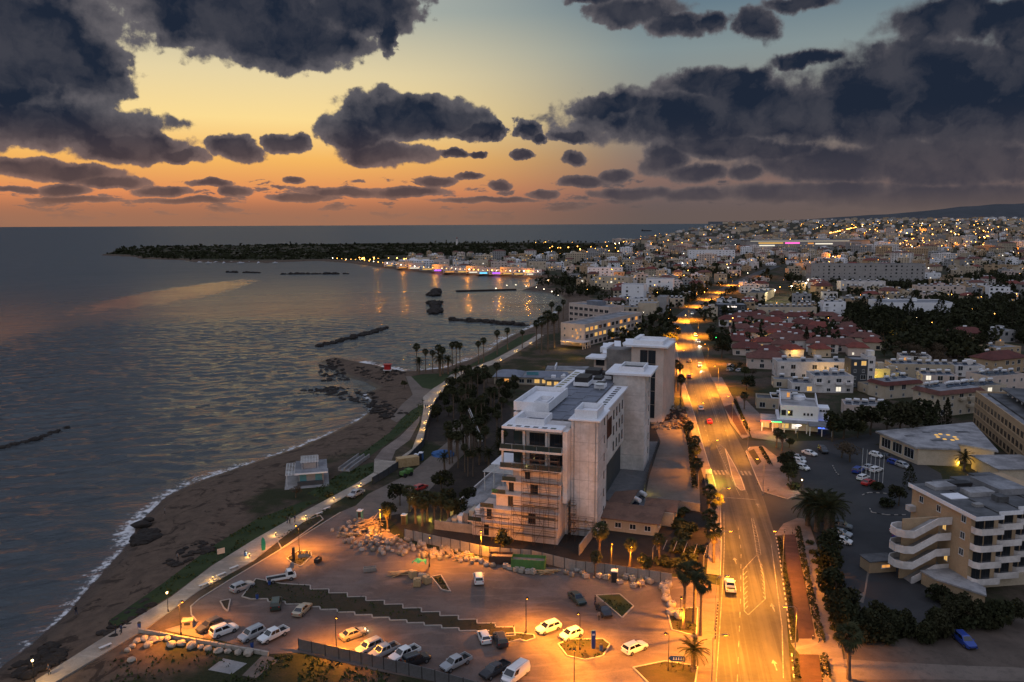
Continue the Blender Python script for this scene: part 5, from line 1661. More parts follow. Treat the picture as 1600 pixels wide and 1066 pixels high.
for k in range(4):
    z0 = .1 + 3.0 * k; z1 = z0 + 1.5; z2 = z0 + 3.0

    def ramp(nm, ya, yb, xa, xb, za, zb, lowr, upr, m='white_plaster'):
        mb = MB(); mb.add([(xa, ya, za + lowr), (xb, ya, zb + lowr), (xb, yb, zb + lowr), (xa, yb, za + lowr), (xa, ya, za + upr), (xb, ya, zb + upr), (xb, yb, zb + upr), (xa, yb, za + upr)], [(3, 2, 1, 0), (4, 5, 6, 7), (0, 1, 5, 4), (1, 2, 6, 5), (2, 3, 7, 6), (3, 0, 4, 7)]); mb.build(nm, m, st)
    ramp('parapet', 4.6, 4.78, -7.4, -2.8, z0, z0 + 2.2, -.35, 1.05); ramp('flight', 4.79, 6.99, -7.4, -2.8, z0, z0 + 2.2, -.3, .0, 'concrete')
    part(st, 'landing', 'concrete', (-2.8, 4.79, z0 + 1.95, -.06, 6.99, z0 + 2.2)); part(st, 'parapet', 'white_plaster', (-2.798, 4.6, z0 + 1.85, -.06, 4.78, z0 + 3.25))
    if k:
        mb = MB(); mb.prism([(-7.4, 4.79), (-8.9, 5.2), (-9.8, 6.3), (-9.8, 8.0), (-8.9, 9.0), (-7.4, 9.4)], z0 - .25, z0); mb.build('landing', 'concrete', st)
        mb = MB(); mb.prism([(-7.4, 4.6), (-9.0, 5.05), (-10.0, 6.25), (-10.0, 8.05), (-9.0, 9.2), (-7.4, 9.6), (-7.4, 9.42), (-8.92, 9.02), (-9.82, 8.0), (-9.82, 6.3), (-8.9, 5.2), (-7.4, 4.78)], z0 - .35, z0 + 1.05); mb.build('parapet', 'white_plaster', st)
        ramp('parapet', 9.42, 9.6, -7.4, -2.8, z0, z0 - .8, -.35, 1.05); ramp('flight', 7.31, 9.41, -7.4, -2.8, z0, z0 - .8, -.3, 0, 'concrete')
        part(st, 'landing', 'concrete', (-2.798, 7.31, z0 - 1.05, -.06, 9.4, z0 - .8))
an = thing('hotel_annexe', 'low flat-roofed annexe in front of the cream balcony hotel', 'building', (81.4, 135.2, 0), math.radians(8))
mb = MB(); mb.prism([(-5.2, 1.0), (-5.6, 4.4), (-.2, 4.5), (.6, 1.0), (.6, -3.6), (-1.0, -6.0)], 0, 2.3); mb.build('wall', 'peach_plaster', an)
mb = MB(); mb.prism([(-5.5, .9), (-5.9, 4.5), (-.2, 4.55), (.7, 1.1), (.8, -3.8), (-1.1, -6.4)], 2.302, 2.6); mb.build('roof', 'roof_screed', an)
an2 = thing('service_hut', 'narrow service hut with lit opening below the outside stair', 'building', (81.4, 135.2, 0), math.radians(8))
part(an2, 'wall', 'peach_plaster', (-12.5, 9.8, 0, -7.0, 13.0, 2.2)); part(an2, 'roof', 'roof_felt', (-12.7, 9.6, 2.202, -6.9, 13.2, 2.4)); win(an2, -9.2, 9.8, .9, 1.8, .7, 'f', 'window_warm')
ds = thing('roof_sign', 'dark green diamond frame sign on the cream hotel roof', 'sign', (95.5, 141.5, 14.66), math.radians(8))
mb = MB()
for a in range(4):
    p0 = (1.1 * math.cos(a * math.pi / 2), 0, 1.3 + 1.1 * math.sin(a * math.pi / 2)); p1 = (1.1 * math.cos((a + 1) * math.pi / 2), 0, 1.3 + 1.1 * math.sin((a + 1) * math.pi / 2)); mb.bar(p0, p1, .09)
mb.build('frame', 'car_green', ds); mb = MB(); mb.bar((-.35, 0, 1.2), (0, 0, 1.55), .07); mb.bar((0, 0, 1.55), (.35, 0, 1.2), .07); mb.bar((0, 0, 1.0), (.3, 0, 1.3), .06); mb.build('emblem', 'steel', ds); mb = MB(); mb.bar((0, 0, 0), (0, 0, .25), .06); mb.build('post', 'dark_steel', ds)

# ---- long wing with three rows of square windows, and the low lobby before it
ew = wing('hotel_wing', 'long beige hotel wing with three rows of dark square windows', (152.0, 255.9, 0), math.radians(-106), 62, 17, 10.4, 3, 18, 0.0, 'peach_plaster', 8, 1.9, 2.3, endcols=0)
part(ew, 'roof_slab', 'roof_felt', (2, 3, 10.5, 50, 15, 11.0)); [part(ew, 'roof_post', 'clean_white', (4 + i * 4.5, 8, 11.002, 4.4 + i * 4.5, 8.4, 13)) for i in range(8)]; part(ew, 'roof_canopy', 'roof_felt', (3.5, 6, 13.002, 37, 13, 13.3))
lb = thing('lobby_building', 'low flat-roofed hotel lobby with white framed windows and a yellow side wall', 'building')
_lp = [at(1368, 674, 5), at(1432, 699.5, 5), at(1501, 702, 5), at(1496, 694, 5), at(1560, 705, 5), at(1520, 660, 5)]
_cx = sum(p[0] for p in _lp) / 6; _cy = sum(p[1] for p in _lp) / 6
mb = MB(); mb.prism([(_cx + (p[0] - _cx) * .93, _cy + (p[1] - _cy) * .93) for p in _lp], 0, 4.6); mb.build('wall', 'cream_plaster', lb)
mb = MB(); mb.prism(_lp, 4.602, 5.1); mb.build('roof', 'roof_screed', lb)
_q = [(_cx + (p[0] - _cx) * .93, _cy + (p[1] - _cy) * .93) for p in _lp]
_a = math.atan2(_q[1][1] - _q[0][1], _q[1][0] - _q[0][0])
for i in range(3):
    t = .18 + .3 * i; o = win(lb, _q[0][0] + (_q[1][0] - _q[0][0]) * t, _q[0][1] + (_q[1][1] - _q[0][1]) * t, 1.0, 4.0, 2.8, bars=2); o.rotation_euler = (0, 0, _a)
for i in range(8):
    a = i * .785; part(lb, 'rooflight', 'lamp_warm' if False else 'window_lit', (124 + 2.4 * math.cos(a) - .4, 221 + 3.2 * math.sin(a) - .4, 5.102, 124 + 2.4 * math.cos(a) + .4, 221 + 3.2 * math.sin(a) + .4, 5.3))
for (x, y, s) in ((113, 222, 1.2), (118, 217, 1.6), (130, 226, 1.8), (120, 226, 1.1)):
    part(lb, 'roof_patch', 'roof_felt', (x, y, 5.102, x + 2 * s, y + s, 5.13))
part(lb, 'side_wing', 'cream_plaster', (124, 196, 0, 137, 208, 3.4)); part(lb, 'side_roof', 'roof_screed', (123.6, 195.6, 3.402, 137.4, 208.4, 3.7))
mb = MB(); mb.prism([at(1440, 722), at(1500, 726), at(1498, 728.5), at(1438, 724.5)], 0, 1.4); mb.build('yellow_wall', 'peach_plaster', lb)

# ---- white restaurant with neon signs
_f = at(1219, 654, 3.4); g = thing('restaurant', 'white two-storey restaurant with rounded parapets and red and green neon', 'restaurant', (_f[0], _f[1], 0), math.radians(-16))
part(g, 'wall', 'clean_white', (0, 0, 3.4, 11.5, 13, 7.4), (11.52, 2.5, 0, 15.0, 8, 7.0), (-1, -1, 0, 11.5, 13, 3.398)); mb = MB(); parapet(mb, 0, 0, 11.5, 13, 7.402, 7.9, .25); mb.build('parapet', 'clean_white', g); part(g, 'roof', 'roof_screed', (.27, .27, 7.403, 11.23, 12.73, 7.5))
for (x0, nm) in ((-.02, 'curved_parapet'), (11.3, 'curved_parapet')):
    mb = MB(); pf = [(12.9, 7.9), (12.9, 10.8 if x0 < 1 else 9.8), (10.5, 10.4 if x0 < 1 else 9.6), (7.5, 9.0), (4.5, 8.2), (1, 7.9)]
    n = len(pf); mb.add([(x0, y, z) for y, z in pf] + [(x0 + .22, y, z) for y, z in pf], [tuple(range(n)), tuple(range(2 * n - 1, n - 1, -1))] + [(i, i + n, (i + 1) % n + n, (i + 1) % n) for i in range(n)]); mb.build(nm, 'clean_white', g)
mb = MB(); mb.lathe([(1.9, 7.52), (1.9, 8.6)], 6.3, 12.0, 14); mb.build('round_parapet', 'clean_white', g); part(g, 'stair_head', 'clean_white', (.3, 11, 7.52, 3.6, 12.7, 10.4)); part(g, 'stair_roof', 'roof_blue', (0.25, 10.6, 10.402, 5.8, 13.4, 10.6)); win(g, 2.8, 11, 8.2, 1.0, 1.7, lit='window_warm')
for x in (1.0, 3.0): win(g, x, 0, 4.6, 1.4, 1.7, bars=1, frame='dark_steel')
for x in (7.3, 8.4, 9.5): win(g, x, 0, 4.9, .6, .7, bars=0, frame='dark_steel')
for y in (1.5, 3.8, 6.1, 8.4): win(g, 0, y, 4.3, 2.1, 2.0, 'l', frame='dark_steel')
for x in (12.4, 13.3, 14.2): win(g, x, 2.5, 5.9, .7, .5, bars=0, frame='dark_steel'); 
part(g, 'terrace_roof', 'roof_screed', (-6.0, -4.8, 3.0, -1.02, 6, 3.3), (-1.02, -4.8, 3.0, 8.0, -1.02, 3.298)); part(g, 'terrace_roof', 'roof_grey', (8.3, -7.0, 2.9, 15.5, 1.0, 3.2))
for x in (-5.8, -2.5, 1, 4.5, 7.7): part(g, 'pillar', 'clean_white', (x, -4.7, 0, x + .25, -4.45, 2.99))
for x in (8.5, 12, 15): part(g, 'pillar', 'clean_white', (x, -6.8, 0, x + .25, -6.55, 2.89))
for i, x in enumerate((-4.4, -1.5, 1.6, 4.6, 9.6, 12.6)): win(g, x, -1.03 if i < 4 else 1.0, .5, 2.2, 1.9, lit=('window_lit', 'window_warm', 'window_lit', 'window_white', 'window_warm', 'neon_blue')[i])
mb = MB(); mb.tube([(-6.1, -4.95, 3.45), (-3.0, -5.0, 3.4)], .16, 6); mb.build('neon_strip', 'neon_red', g); mb = MB(); mb.tube([(-2.9, -5.0, 3.4), (.2, -5.0, 3.4)], .10, 6); mb.build('neon_strip', 'neon_green', g)
ss = thing('lit_sign', 'glowing pink-white oval sign on a post in front of the restaurant', 'sign', (*at(1246, 690), 0)); mb = MB(); mb.bar((0, 0, 0), (0, 0, 4.6), .06, n=6); mb.build('post', 'dark_steel', ss); mb = MB(); mb.ball((0, 0, 5.0), .5, 10, 6, (2.2, .25, .7)); mb.build('sign_face', 'sign_white', ss)

# ---- beach kiosk
k = thing('beach_kiosk', 'grey beach kiosk with blue shutters, white roof frames and a timber deck', 'kiosk', (-54.8, 196.8, 0), math.radians(14))
part(k, 'deck', 'concrete', (-3.5, -3.2, -1.2, 7.5, 12.5, .05)); part(k, 'wall', 'grey_plaster', (0, 0, .052, 6.2, 9.5, 2.9)); part(k, 'roof', 'roof_grey', (-.9, -.9, 2.902, 7.2, 10.5, 3.25)); part(k, 'fascia', 'clean_white', (-.95, -1.0, 2.9, 7.25, -.905, 3.3))
for x in (1.0, 4.9): part(k, 'shutter', 'teal_paint', (x - .8, -.08, .9, x + .9, -.003, 2.6))
part(k, 'counter', 'dark_render', (-.4, -1.2, .052, 6.0, -.5, 1.0)); part(k, 'lantern_box', 'grey_plaster', (1.2, 3, 3.252, 4.4, 7, 4.7))


def lattice(root, nm, x0, y0, x1, y1, z, nx, ny):
    mb = MB()
    for i in range(nx + 1): mb.box(x0 + (x1 - x0) * i / nx - .05, y0, z, x0 + (x1 - x0) * i / nx + .05, y1, z + .12)
    for j in range(ny + 1): mb.box(x0, y0 + (y1 - y0) * j / ny - .05, z + .13, x1, y0 + (y1 - y0) * j / ny + .05, z + .22)
    mb.build(nm, 'white_metal', root)


lattice(k, 'roof_grille', .6, 2.6, 5.0, 8.6, 4.9, 6, 8); lattice(k, 'side_grille', -3.2, -1.0, -1.0, 9.5, 2.9, 3, 9)
for (x, y) in ((-3.0, -.8), (-3.0, 9.2), (.8, 2.8), (4.8, 2.8), (.8, 8.4), (4.8, 8.4)): part(k, 'post', 'white_metal', (x, y, .05 if x < 0 else 3.25, x + .1, y + .1, 2.9 if x < 0 else 4.9))
sl = thing('access_ramp', 'concrete access ramp with low walls beside the beach kiosk', 'ramp', (-47.0, 208, 0), math.radians(-12))
part(sl, 'ramp_floor', 'concrete', (0, 0, -.8, 3, 14, .2)); [part(sl, 'ramp_wall', 'concrete', (x, 0, -.8, x + .25, 14, 1.0)) for x in (-.26, 1.4, 3.01)]

# ---- beach restaurant with grey-blue tent roofs
rs = thing('beach_restaurant', 'low beach restaurant with blue-grey sloped roofs and warm lit windows', 'restaurant', (*at(772, 600), 0), math.radians(-8))
part(rs, 'wall', 'sand_plaster', (0, 0, 0, 30, 14, 3.0), (20, 10, 0, 38, 24, 3.4))


def gable(root, x0, y0, x1, y1, z, hh, m, nm='roof', ov=.6):
    xm = (x0 + x1) / 2; mb = MB()
    v = [(x0 - ov, y0 - ov, z), (x1 + ov, y0 - ov, z), (x1 + ov, y1 + ov, z), (x0 - ov, y1 + ov, z), (x0 + (x1 - x0) * .25, (y0 + y1) / 2, z + hh), (x1 - (x1 - x0) * .25, (y0 + y1) / 2, z + hh)]
    b_ = [(p[0], p[1], z - .18) for p in v[:4]]
    mb.add(v + b_, [(0, 1, 5, 4), (1, 2, 5), (2, 3, 4, 5), (3, 0, 4), (9, 8, 7, 6), (0, 6, 7, 1), (1, 7, 8, 2), (2, 8, 9, 3), (3, 9, 6, 0)])
    return mb.build(nm, m, root)


gable(rs, 0, 0, 11, 13, 3.2, 1.9, 'roof_blue'); gable(rs, 12.4, 0, 30, 13, 3.2, 1.6, 'roof_blue'); part(rs, 'roof', 'roof_grey', (20, 14.7, 3.402, 38.5, 24.6, 3.8)); part(rs, 'roof_screen', 'clean_white', (24, 15, 3.81, 24.4, 24, 5.4)); part(rs, 'roof_sign', 'neon_cyan', (14, -.2, 3.6, 18.0, -.1, 4.3)) if False else part(rs, 'roof_sign', 'teal_paint', (13.5, 1.2, 3.9, 18.5, 1.3, 5.2))
for i in range(9): win(rs, 2 + i * 3.2, 0, .7, 2.2, 1.7, lit=(None, 'window_warm', None, None, None, 'window_lit', 'window_lit', None, 'window_warm')[i])
rs2 = thing('beach_pavilion', 'flat-roofed pavilion with glowing windows right of the beach restaurant', 'building', (*at(852, 605), 0), math.radians(-10))
part(rs2, 'wall', 'sand_plaster', (0, 0, 0, 15, 9, 3)); part(rs2, 'roof', 'roof_grey', (-.6, -.8, 3.002, 15.6, 9.6, 3.35)); [part(rs2, 'roof_unit', m, (x, 3, 3.36, x + 1.8, 4.8, 4.3)) for x, m in ((2, 'clean_white'), (6, 'tank_white'), (10, 'dark_steel'))]
for i in range(5): win(rs2, 1.6 + i * 2.9, 0, .8, 1.9, 1.6, lit=('window_lit', 'window_lit', None, None, 'window_warm')[i])
mb = MB(); mb.ball((7, 6, 3.9), .8, 8, 5); mb.build('roof_drum', 'tank_white', rs2)

# ---- brown-roofed villa by the road
v = thing('villa', 'low villa with brown tiled roofs and two white water tanks by the road', 'house', (*at(929, 826), 0), math.radians(-20))
part(v, 'wall', 'sand_plaster', (0, 0, 0, 13.5, 6.5, 2.9), (1.5, 6.502, 0, 6, 16, 2.9), (9.5, 6.502, 0, 16, 14, 3.1), (6.002, 6.502, 0, 9.498, 15, 2.4)); part(v, 'courtyard_roof', 'roof_grey', (6.02, 6.6, 2.402, 9.48, 15, 2.55))
def lean(root, x0, y0, x1, y1, z0, z1, m, ax='y'):
    mb = MB(); a, b_ = (z0, z1)
    t = [(x0, y0, a), (x1, y0, a if ax == 'y' else b_), (x1, y1, b_), (x0, y1, b_ if ax == 'y' else a)]
    mb.add(t + [(p[0], p[1], p[2] - .2) for p in t], [(0, 1, 2, 3), (7, 6, 5, 4), (0, 4, 5, 1), (1, 5, 6, 2), (2, 6, 7, 3), (3, 7, 4, 0)]); return mb.build('roof', m, root)
lean(v, -.7, -.8, 14.3, 6.6, 3.0, 4.1, 'brown_tile'); lean(v, .8, 6.8, 6.4, 16.6, 3.1, 4.2, 'brown_tile', 'x'); lean(v, 9.3, 6.9, 16.6, 10.4, 3.3, 4.7, 'brown_tile'); lean(v, 9.3, 10.42, 16.6, 14.6, 4.7, 3.4, 'brown_tile')
for i in range(9): part(v, 'courtyard_slat', 'steel', (6.1, 7.0 + i * .85, 2.56, 9.4, 7.15 + i * .85, 2.66))
tank(v, 7.2, 9.5, 2.7, -.8); tank(v, 7.6, 14.0, 2.7, -.8)
for i in range(4): win(v, 2 + i * 3.2, 0, .9, 1.4, 1.2)
win(v, 12.5, 6.9 + 7.12, 1, 1.2, 1.2, 'b'); win(v, 13.5, 3, 1.0, 1.2, 1.3, 'r')

# ------------------------------------------------------------------ the town
def atg(px, py):
    """the place on the town's slope seen at this spot"""
    d = ray(px, py); d = d / d.y; y = 120.0
    while y < 6500:
        if CAM_H + d.z * y <= gz(d.x * y, y): break
        y *= 1.004
    return d.x * y, y, gz(d.x * y, y)


TAKEN = []
_HM = {}


def house(label, x, y, z, rz, w, d, h, wall, roof='flat', storeys=2, cols=3, tanks=2, litp=.06, pane=True, seed=0, group=None, name='house', cat='house', tile='red_tile', balcony=False, lit=None, sides='fl'):
    """a house whose front looks along local -y; x, y is the middle of the front wall's foot"""
    rnd = random.Random(seed * 7 + int(x * 3 + y)); r = thing(name, label, cat, (x, y, z - .3), rz, group); h += .3
    TAKEN.append((x - math.sin(rz) * d / 2, y + math.cos(rz) * d / 2, max(w, d) * .62))
    x0, x1 = -w / 2, w / 2
    if tile == 'red_tile': tile = rnd.choice(('red_tile', 'old_tile', 'dark_tile'))
    mb = MB(); mb.box(x0, 0, 0, x1, d, h)
    if roof == 'flat':
        parapet(mb, x0, 0, x1, d, h, h + .5, .2); mb.build('wall', wall, r)
        part(r, 'roof', rnd.choice(('roof_screed', 'roof_grey', 'roof_grey', 'roof_felt')), (x0 + .22, .22, h + .003, x1 - .22, d - .22, h + .08))
        if rnd.random() < .5: part(r, 'stair_head', wall, (x0 + w * .55, d * .55, h + .082, x0 + w * .55 + 2.6, d * .55 + 2.8, h + 2.3))
    else:
        mb.build('wall', wall, r); gable(r, x0, 0, x1, d, h + .19, min(w, d) * .26, tile) if roof == 'hip' else None
        if roof == 'rim':
            mb = MB(); o = .7
            v = [(x0 - o, -o, h), (x1 + o, -o, h), (x1 + o, d + o, h), (x0 - o, d + o, h), (x0 + .6, .6, h + 1.3), (x1 - .6, .6, h + 1.3), (x1 - .6, d - .6, h + 1.3), (x0 + .6, d - .6, h + 1.3)]
            mb.add(v, [(0, 1, 5, 4), (1, 2, 6, 5), (2, 3, 7, 6), (3, 0, 4, 7), (3, 2, 1, 0)]); mb.build('roof', tile, r)
            part(r, 'roof_terrace', 'roof_grey', (x0 + .61, .61, h + .9, x1 - .61, d - .61, h + 1.28))
    fh = h / storeys
    for k in range(storeys):
        for i in range(cols):
            if rnd.random() < .1: continue
            L = rnd.choice(('window_lit', 'window_warm', 'window_lit', 'window_white')) if rnd.random() < litp else None
            ww = min(rnd.choice((1.0, 1.4, 2.0)), w / cols * .75)
            win(r, x0 + w * (i + .5) / cols, 0, k * fh + .8, ww, 1.3 if ww < 1.8 else 1.9, lit=L, pane=pane, frame='white_metal')
            if balcony and ww > 1.3 and k:
                part(r, 'balcony', wall, (x0 + w * (i + .5) / cols - 1.3, -1.2, k * fh + .3, x0 + w * (i + .5) / cols + 1.3, -.02, k * fh + 1.2))
        n = max(1, int(d / 5))
        for f in sides[1:]:
            for i in range(n):
                if rnd.random() < .25: continue
                win(r, x0 if f == 'l' else x1, d * (i + .5) / n, k * fh + .9, 1.0, 1.2, f, pane=pane, lit='window_lit' if rnd.random() < litp else None)
    zt = h + (.09 if roof == 'flat' else 1.29 if roof == 'rim' else .2)
    for i in range(tanks):
        if roof == 'hip': tank(r, x0 + w * (i + 1) / (tanks + 1), d * .75, h + min(w, d) * .13, 0)
        else: tank(r, x0 + w * (i + .6) / (tanks + .3), d * rnd.uniform(.3, .7), zt, rnd.uniform(-.3, .3))
    return r


def H(px, py, w, d, h, wall, label, rz=-12, **k):
    x, y, z = atg(px, py)
    return house(label, x, y, z, math.radians(rz), w, d, h, wall, seed=px, **k)


RG = 'red roofed houses'
H(1198, 577, 17, 11, 4.8, 'pink_plaster', 'largest red-roofed white house, beside the car bays and bare shrubs', -14, roof='hip', tanks=1, group=RG, cols=4)
_red = [(1168, 556, 12, 9, 'red-roofed house directly behind the largest red-roofed house'), (1150, 545, 9, 8, 'small red-roofed house half hidden by the dark roadside trees'),
        (1163, 526, 10, 8, 'white gabled house with dark windows, nearest the road in its row'), (1187, 521, 10, 8, 'cream gabled house beside the white gabled one'), (1208, 514, 11, 9, 'red-roofed house second from the yellow apartments'),
        (1240, 506, 12, 8, 'red-roofed house below the yellow apartments'), (1264, 503, 12, 8, 'red-roofed house below the right end of the yellow apartments'), (1290, 504, 13, 8, 'red-roofed house below the blue-white apartments'),
        (1314, 514, 14, 8, 'red-roofed house beside the tall dark pines'), (1211, 527, 12, 8, 'red-roofed house left of the lone cypress'), (1233, 524, 11, 8, 'red-roofed house behind the lone cypress'),
        (1257, 519, 11, 8, 'red-roofed house right of the lone cypress'), (1280, 521, 12, 9, 'red-roofed house with two white tanks in mid cluster'), (1222, 542, 14, 9, 'red-roofed house with a glowing yard wall'),
        (1252, 546, 12, 8, 'red-roofed house in front of the lone cypress'), (1302, 534, 14, 9, 'wide red-roofed house with solar collectors'), (1332, 531, 14, 8, 'red-roofed house at the edge of the tree belt'),
        (1284, 552, 13, 9, 'red-roofed house behind the long white terrace'), (1327, 551, 13, 9, 'red-roofed house behind the round satellite dish'), (1348, 540, 12, 8, 'outermost red-roofed house by the bare grey shrubs'),
        (1141, 511, 12, 8, 'red-roofed house beside the dark tavern'), (1158, 503, 11, 8, 'red-roofed house in front of the dark tavern'), (1178, 504, 12, 8, 'red-roofed house left of the pale sculpture')]
for i, (px, py, w, d, lb) in enumerate(_red):
    H(px, py, w * 1.18, d * 1.2, 3.5 + (i % 3) * .5, ('pink_plaster', 'cream_plaster', 'white_plaster')[i % 3], lb, (-14, -24, 4, -30)[i % 4], roof='hip', tanks=1 + i % 2, group=RG, cols=3, litp=.05)
_q = pts([(1145, 497), (1318, 500), (1385, 543), (1335, 562), (1165, 560)]); _rn = random.Random(4); _c2 = 0
for _ in range(900):
    x, y = at(_rn.uniform(1140, 1385), _rn.uniform(497, 560))
    if not poly_mask(_q, np.array([x]), np.array([y]))[0] or any((x - a) ** 2 + (y - b_) ** 2 < (6.3 + c * .95) ** 2 for a, b_, c in TAKEN): continue
    _c2 += 1
    _wl = ('pink_plaster', 'cream_plaster', 'white_plaster')[_c2 % 3]
    house('small %s red-roofed house %s one tank, between larger roofs %s' % (('pinkish', 'cream', 'white')[_c2 % 3], 'with' if _c2 % 2 else 'without', 'near the road' if x < 165 else 'in mid cluster' if x < 205 else 'towards the dark pines'), x, y, 0.0, _rn.choice((-.25, -.4, .1)), _rn.uniform(8, 10), 8, _rn.uniform(3.4, 4.6), _wl, 'hip', 1, 2, _c2 % 2, .1, seed=_c2, group=RG, pane=False)
H(1255, 614, 9, 8, 3.2, 'white_plaster', 'low white house between the largest red roof and the awning house', -8, storeys=1, cols=2, tanks=2)
H(1392, 600, 11, 8, 4.2, 'sand_plaster', 'sand-coloured house behind the cream rim-roofed house', -6, cols=3, tanks=3, litp=.2)
H(1468, 606, 13, 9, 4.6, 'pink_plaster', 'pinkish flat house with four roof drums above the rim-roofed apartments', -12, cols=3, tanks=4)
H(1545, 628, 15, 9, 5.6, 'cream_plaster', 'cream flat house with drums by the beige hotel wing end', 14, cols=3, tanks=5)
H(1430, 574, 13, 9, 4.4, 'white_plaster', 'white flat house below the grey thicket', -16, cols=3, tanks=3)
H(1515, 590, 12, 9, 4.4, 'white_plaster', 'white flat house left of the long peach roof', -6, cols=3, tanks=3)
H(1225, 607, 8, 7, 3, 'cream_plaster', 'little cream house with lit yard by the bare shrubs', -10, storeys=1, cols=2, tanks=1, litp=.5)
H(1272, 592, 31, 10, 6.6, 'white_plaster', 'long white two-storey terrace with flat roof and dark panels', -6, cols=7, tanks=4, lit=1)
H(1302, 614, 15, 11, 6.2, 'white_plaster', 'white two-storey house with an awning over its ground floor', -4, cols=4, tanks=4, balcony=True)
H(1341, 606, 6.5, 8, 11, 'dark_render', 'narrow dark grey tower house between pale buildings', -4, storeys=4, cols=2, tanks=0, litp=.15)
H(1359, 606, 3.2, 8, 12, 'white_plaster', 'slim white stair tower beside the dark tower house', -4, storeys=4, cols=1, tanks=0, litp=0)
H(1374, 601, 8, 7, 6, 'cream_plaster', 'yellow lit building in the gap behind the white stair tower', -4, cols=2, litp=.9, tanks=0)
H(1411, 622, 17, 9, 5.2, 'cream_plaster', 'cream house with sloped red rim roof and three tanks', 18, roof='rim', tanks=3, cols=3, litp=.04)
H(1440, 592, 25, 10, 5.6, 'sand_plaster', 'cream arcade building with many water tanks on its roof', -10, cols=6, tanks=7, litp=.1)
H(1500, 648, 20, 11, 7.6, 'cream_plaster', 'apartment house with red rim and eight tanks beside the beige hotel wing', 20, roof='rim', storeys=3, cols=5, tanks=8, balcony=True)
H(1572, 612, 18, 11, 6, 'pink_plaster', 'pale apartment roof with white drums behind the rim-roofed apartments', 16, tanks=7, cols=5)
H(1577, 584, 22, 11, 6.4, 'peach_plaster', 'peach house with long red roof above the pale apartments', 22, roof='hip', tanks=2, cols=6, litp=.12)
H(1575, 560, 16, 10, 5, 'peach_plaster', 'low peach house with terrace and two roof tanks', 18, tanks=2, cols=4)
H(1353, 654, 14, 9, 3.8, 'pink_plaster', 'low pink house crowded with blue collectors behind the dark bushes', -16, storeys=1, cols=3, tanks=5)
H(1385, 617, 13, 9, 3.0, 'sand_plaster', 'low house with white tent roof beside the cream rim-roofed house', 10, storeys=1, cols=3, tanks=2)
H(1232, 640, 12, 9, 3.4, 'clean_white', 'low white house with flat roof behind the restaurant', -14, storeys=1, cols=3, litp=.3)
H(1200, 640, 8, 8, 3.4, 'sand_plaster', 'small beige hut left of the restaurant', -14, storeys=1, cols=2, tanks=0, litp=.3)
H(1515, 534, 17, 11, 4.5, 'peach_plaster', 'villa with a white roof patch among the dark trees', -10, roof='hip', tanks=1)
H(1432, 494, 50, 26, 9, 'clean_white', 'large white hall with sloping roof among dark pines', -6, cols=6, tanks=0, litp=.05, name='sports_hall', cat='building', storeys=1)
H(1230, 497, 40, 11, 7.2, 'cream_plaster', 'yellowish apartment row with a crowd of roof tanks', -3, cols=8, tanks=10, litp=.02)
H(1303, 496, 15, 10, 10.5, 'clean_white', 'blue-white apartment house by the tall dark pines', -8, storeys=3, cols=3, tanks=3, balcony=True)
pb = H(1143, 493, 21, 15, 7.2, 'dark_render', 'dark grey tavern with pale letters by the road bend', -8, cols=4, tanks=0, litp=0, name='tavern', cat='tavern')
mb = MB()
for i in range(7): mb.box(-4 + i * 1.1, -.3, 6.0, -3.3 + i * 1.1, -.15, 7.0 if i % 2 else 6.8)
mb.build('sign_lettering', 'sign_white', pb)
H(1180, 472, 15, 55, 7, 'sand_plaster', 'long building with rows of collectors on its roof beside the road', -26, cols=3, tanks=12)
H(988, 471, 19, 14, 14, 'clean_white', 'tall plain white block with blank walls above the trees', -20, storeys=4, cols=2, tanks=0, litp=0)
H(1030, 456, 26, 16, 12, 'clean_white', 'white stepped block behind the plain white block', -16, storeys=3, cols=3, tanks=0, litp=0)
H(1011, 494, 13, 14, 9, 'cream_plaster', 'floodlit cream box with a bright wall lamp', -18, storeys=1, cols=1, tanks=0, litp=0)
H(1034, 490, 7, 14, 12, 'grey_plaster', 'narrow grey wall block beside the floodlit cream box', -18, storeys=1, cols=1, tanks=0, litp=0)
H(955, 453, 36, 14, 12.5, 'cream_plaster', 'yellow-lit hotel with rows of small warm windows above the bay', -24, storeys=4, cols=9, litp=.45, tanks=0, pane=False, name='hotel', cat='hotel')
H(945, 436, 42, 16, 13, 'clean_white', 'white hotel slab behind the yellow-lit hotel', -10, storeys=4, cols=8, tanks=0, pane=False, name='hotel', cat='hotel')
H(1355, 440, 125, 18, 19, 'grey_plaster', 'huge dark grey hotel slab across the middle of town', -4, storeys=5, cols=22, tanks=0, litp=.0, pane=False, name='hotel', cat='hotel')
H(1348, 455, 42, 12, 9, 'white_plaster', 'white apartments in front of the huge grey hotel slab', -5, cols=9, tanks=5, litp=.03, pane=False)
H(1470, 464, 40, 14, 9, 'pink_plaster', 'pink stepped apartments with arches and tanks above the white hall', -8, storeys=3, cols=7, tanks=7, pane=False)
H(1112, 404, 85, 20, 15, 'clean_white', 'wide white hotel slab far up the road', -4, storeys=4, cols=14, tanks=0, litp=.02, pane=False, name='hotel', cat='hotel')
_x, _y, _z = atg(1262, 386); ml = thing('shopping_mall', 'long flat shopping mall with a strip of bright coloured signs', 'mall', (_x, _y, _z - 1), math.radians(-4))
part(ml, 'wall', 'grey_plaster', (-150, 0, 0, 150, 60, 17)); part(ml, 'roof', 'roof_grey', (-152, -2, 17.002, 152, 62, 18.2))
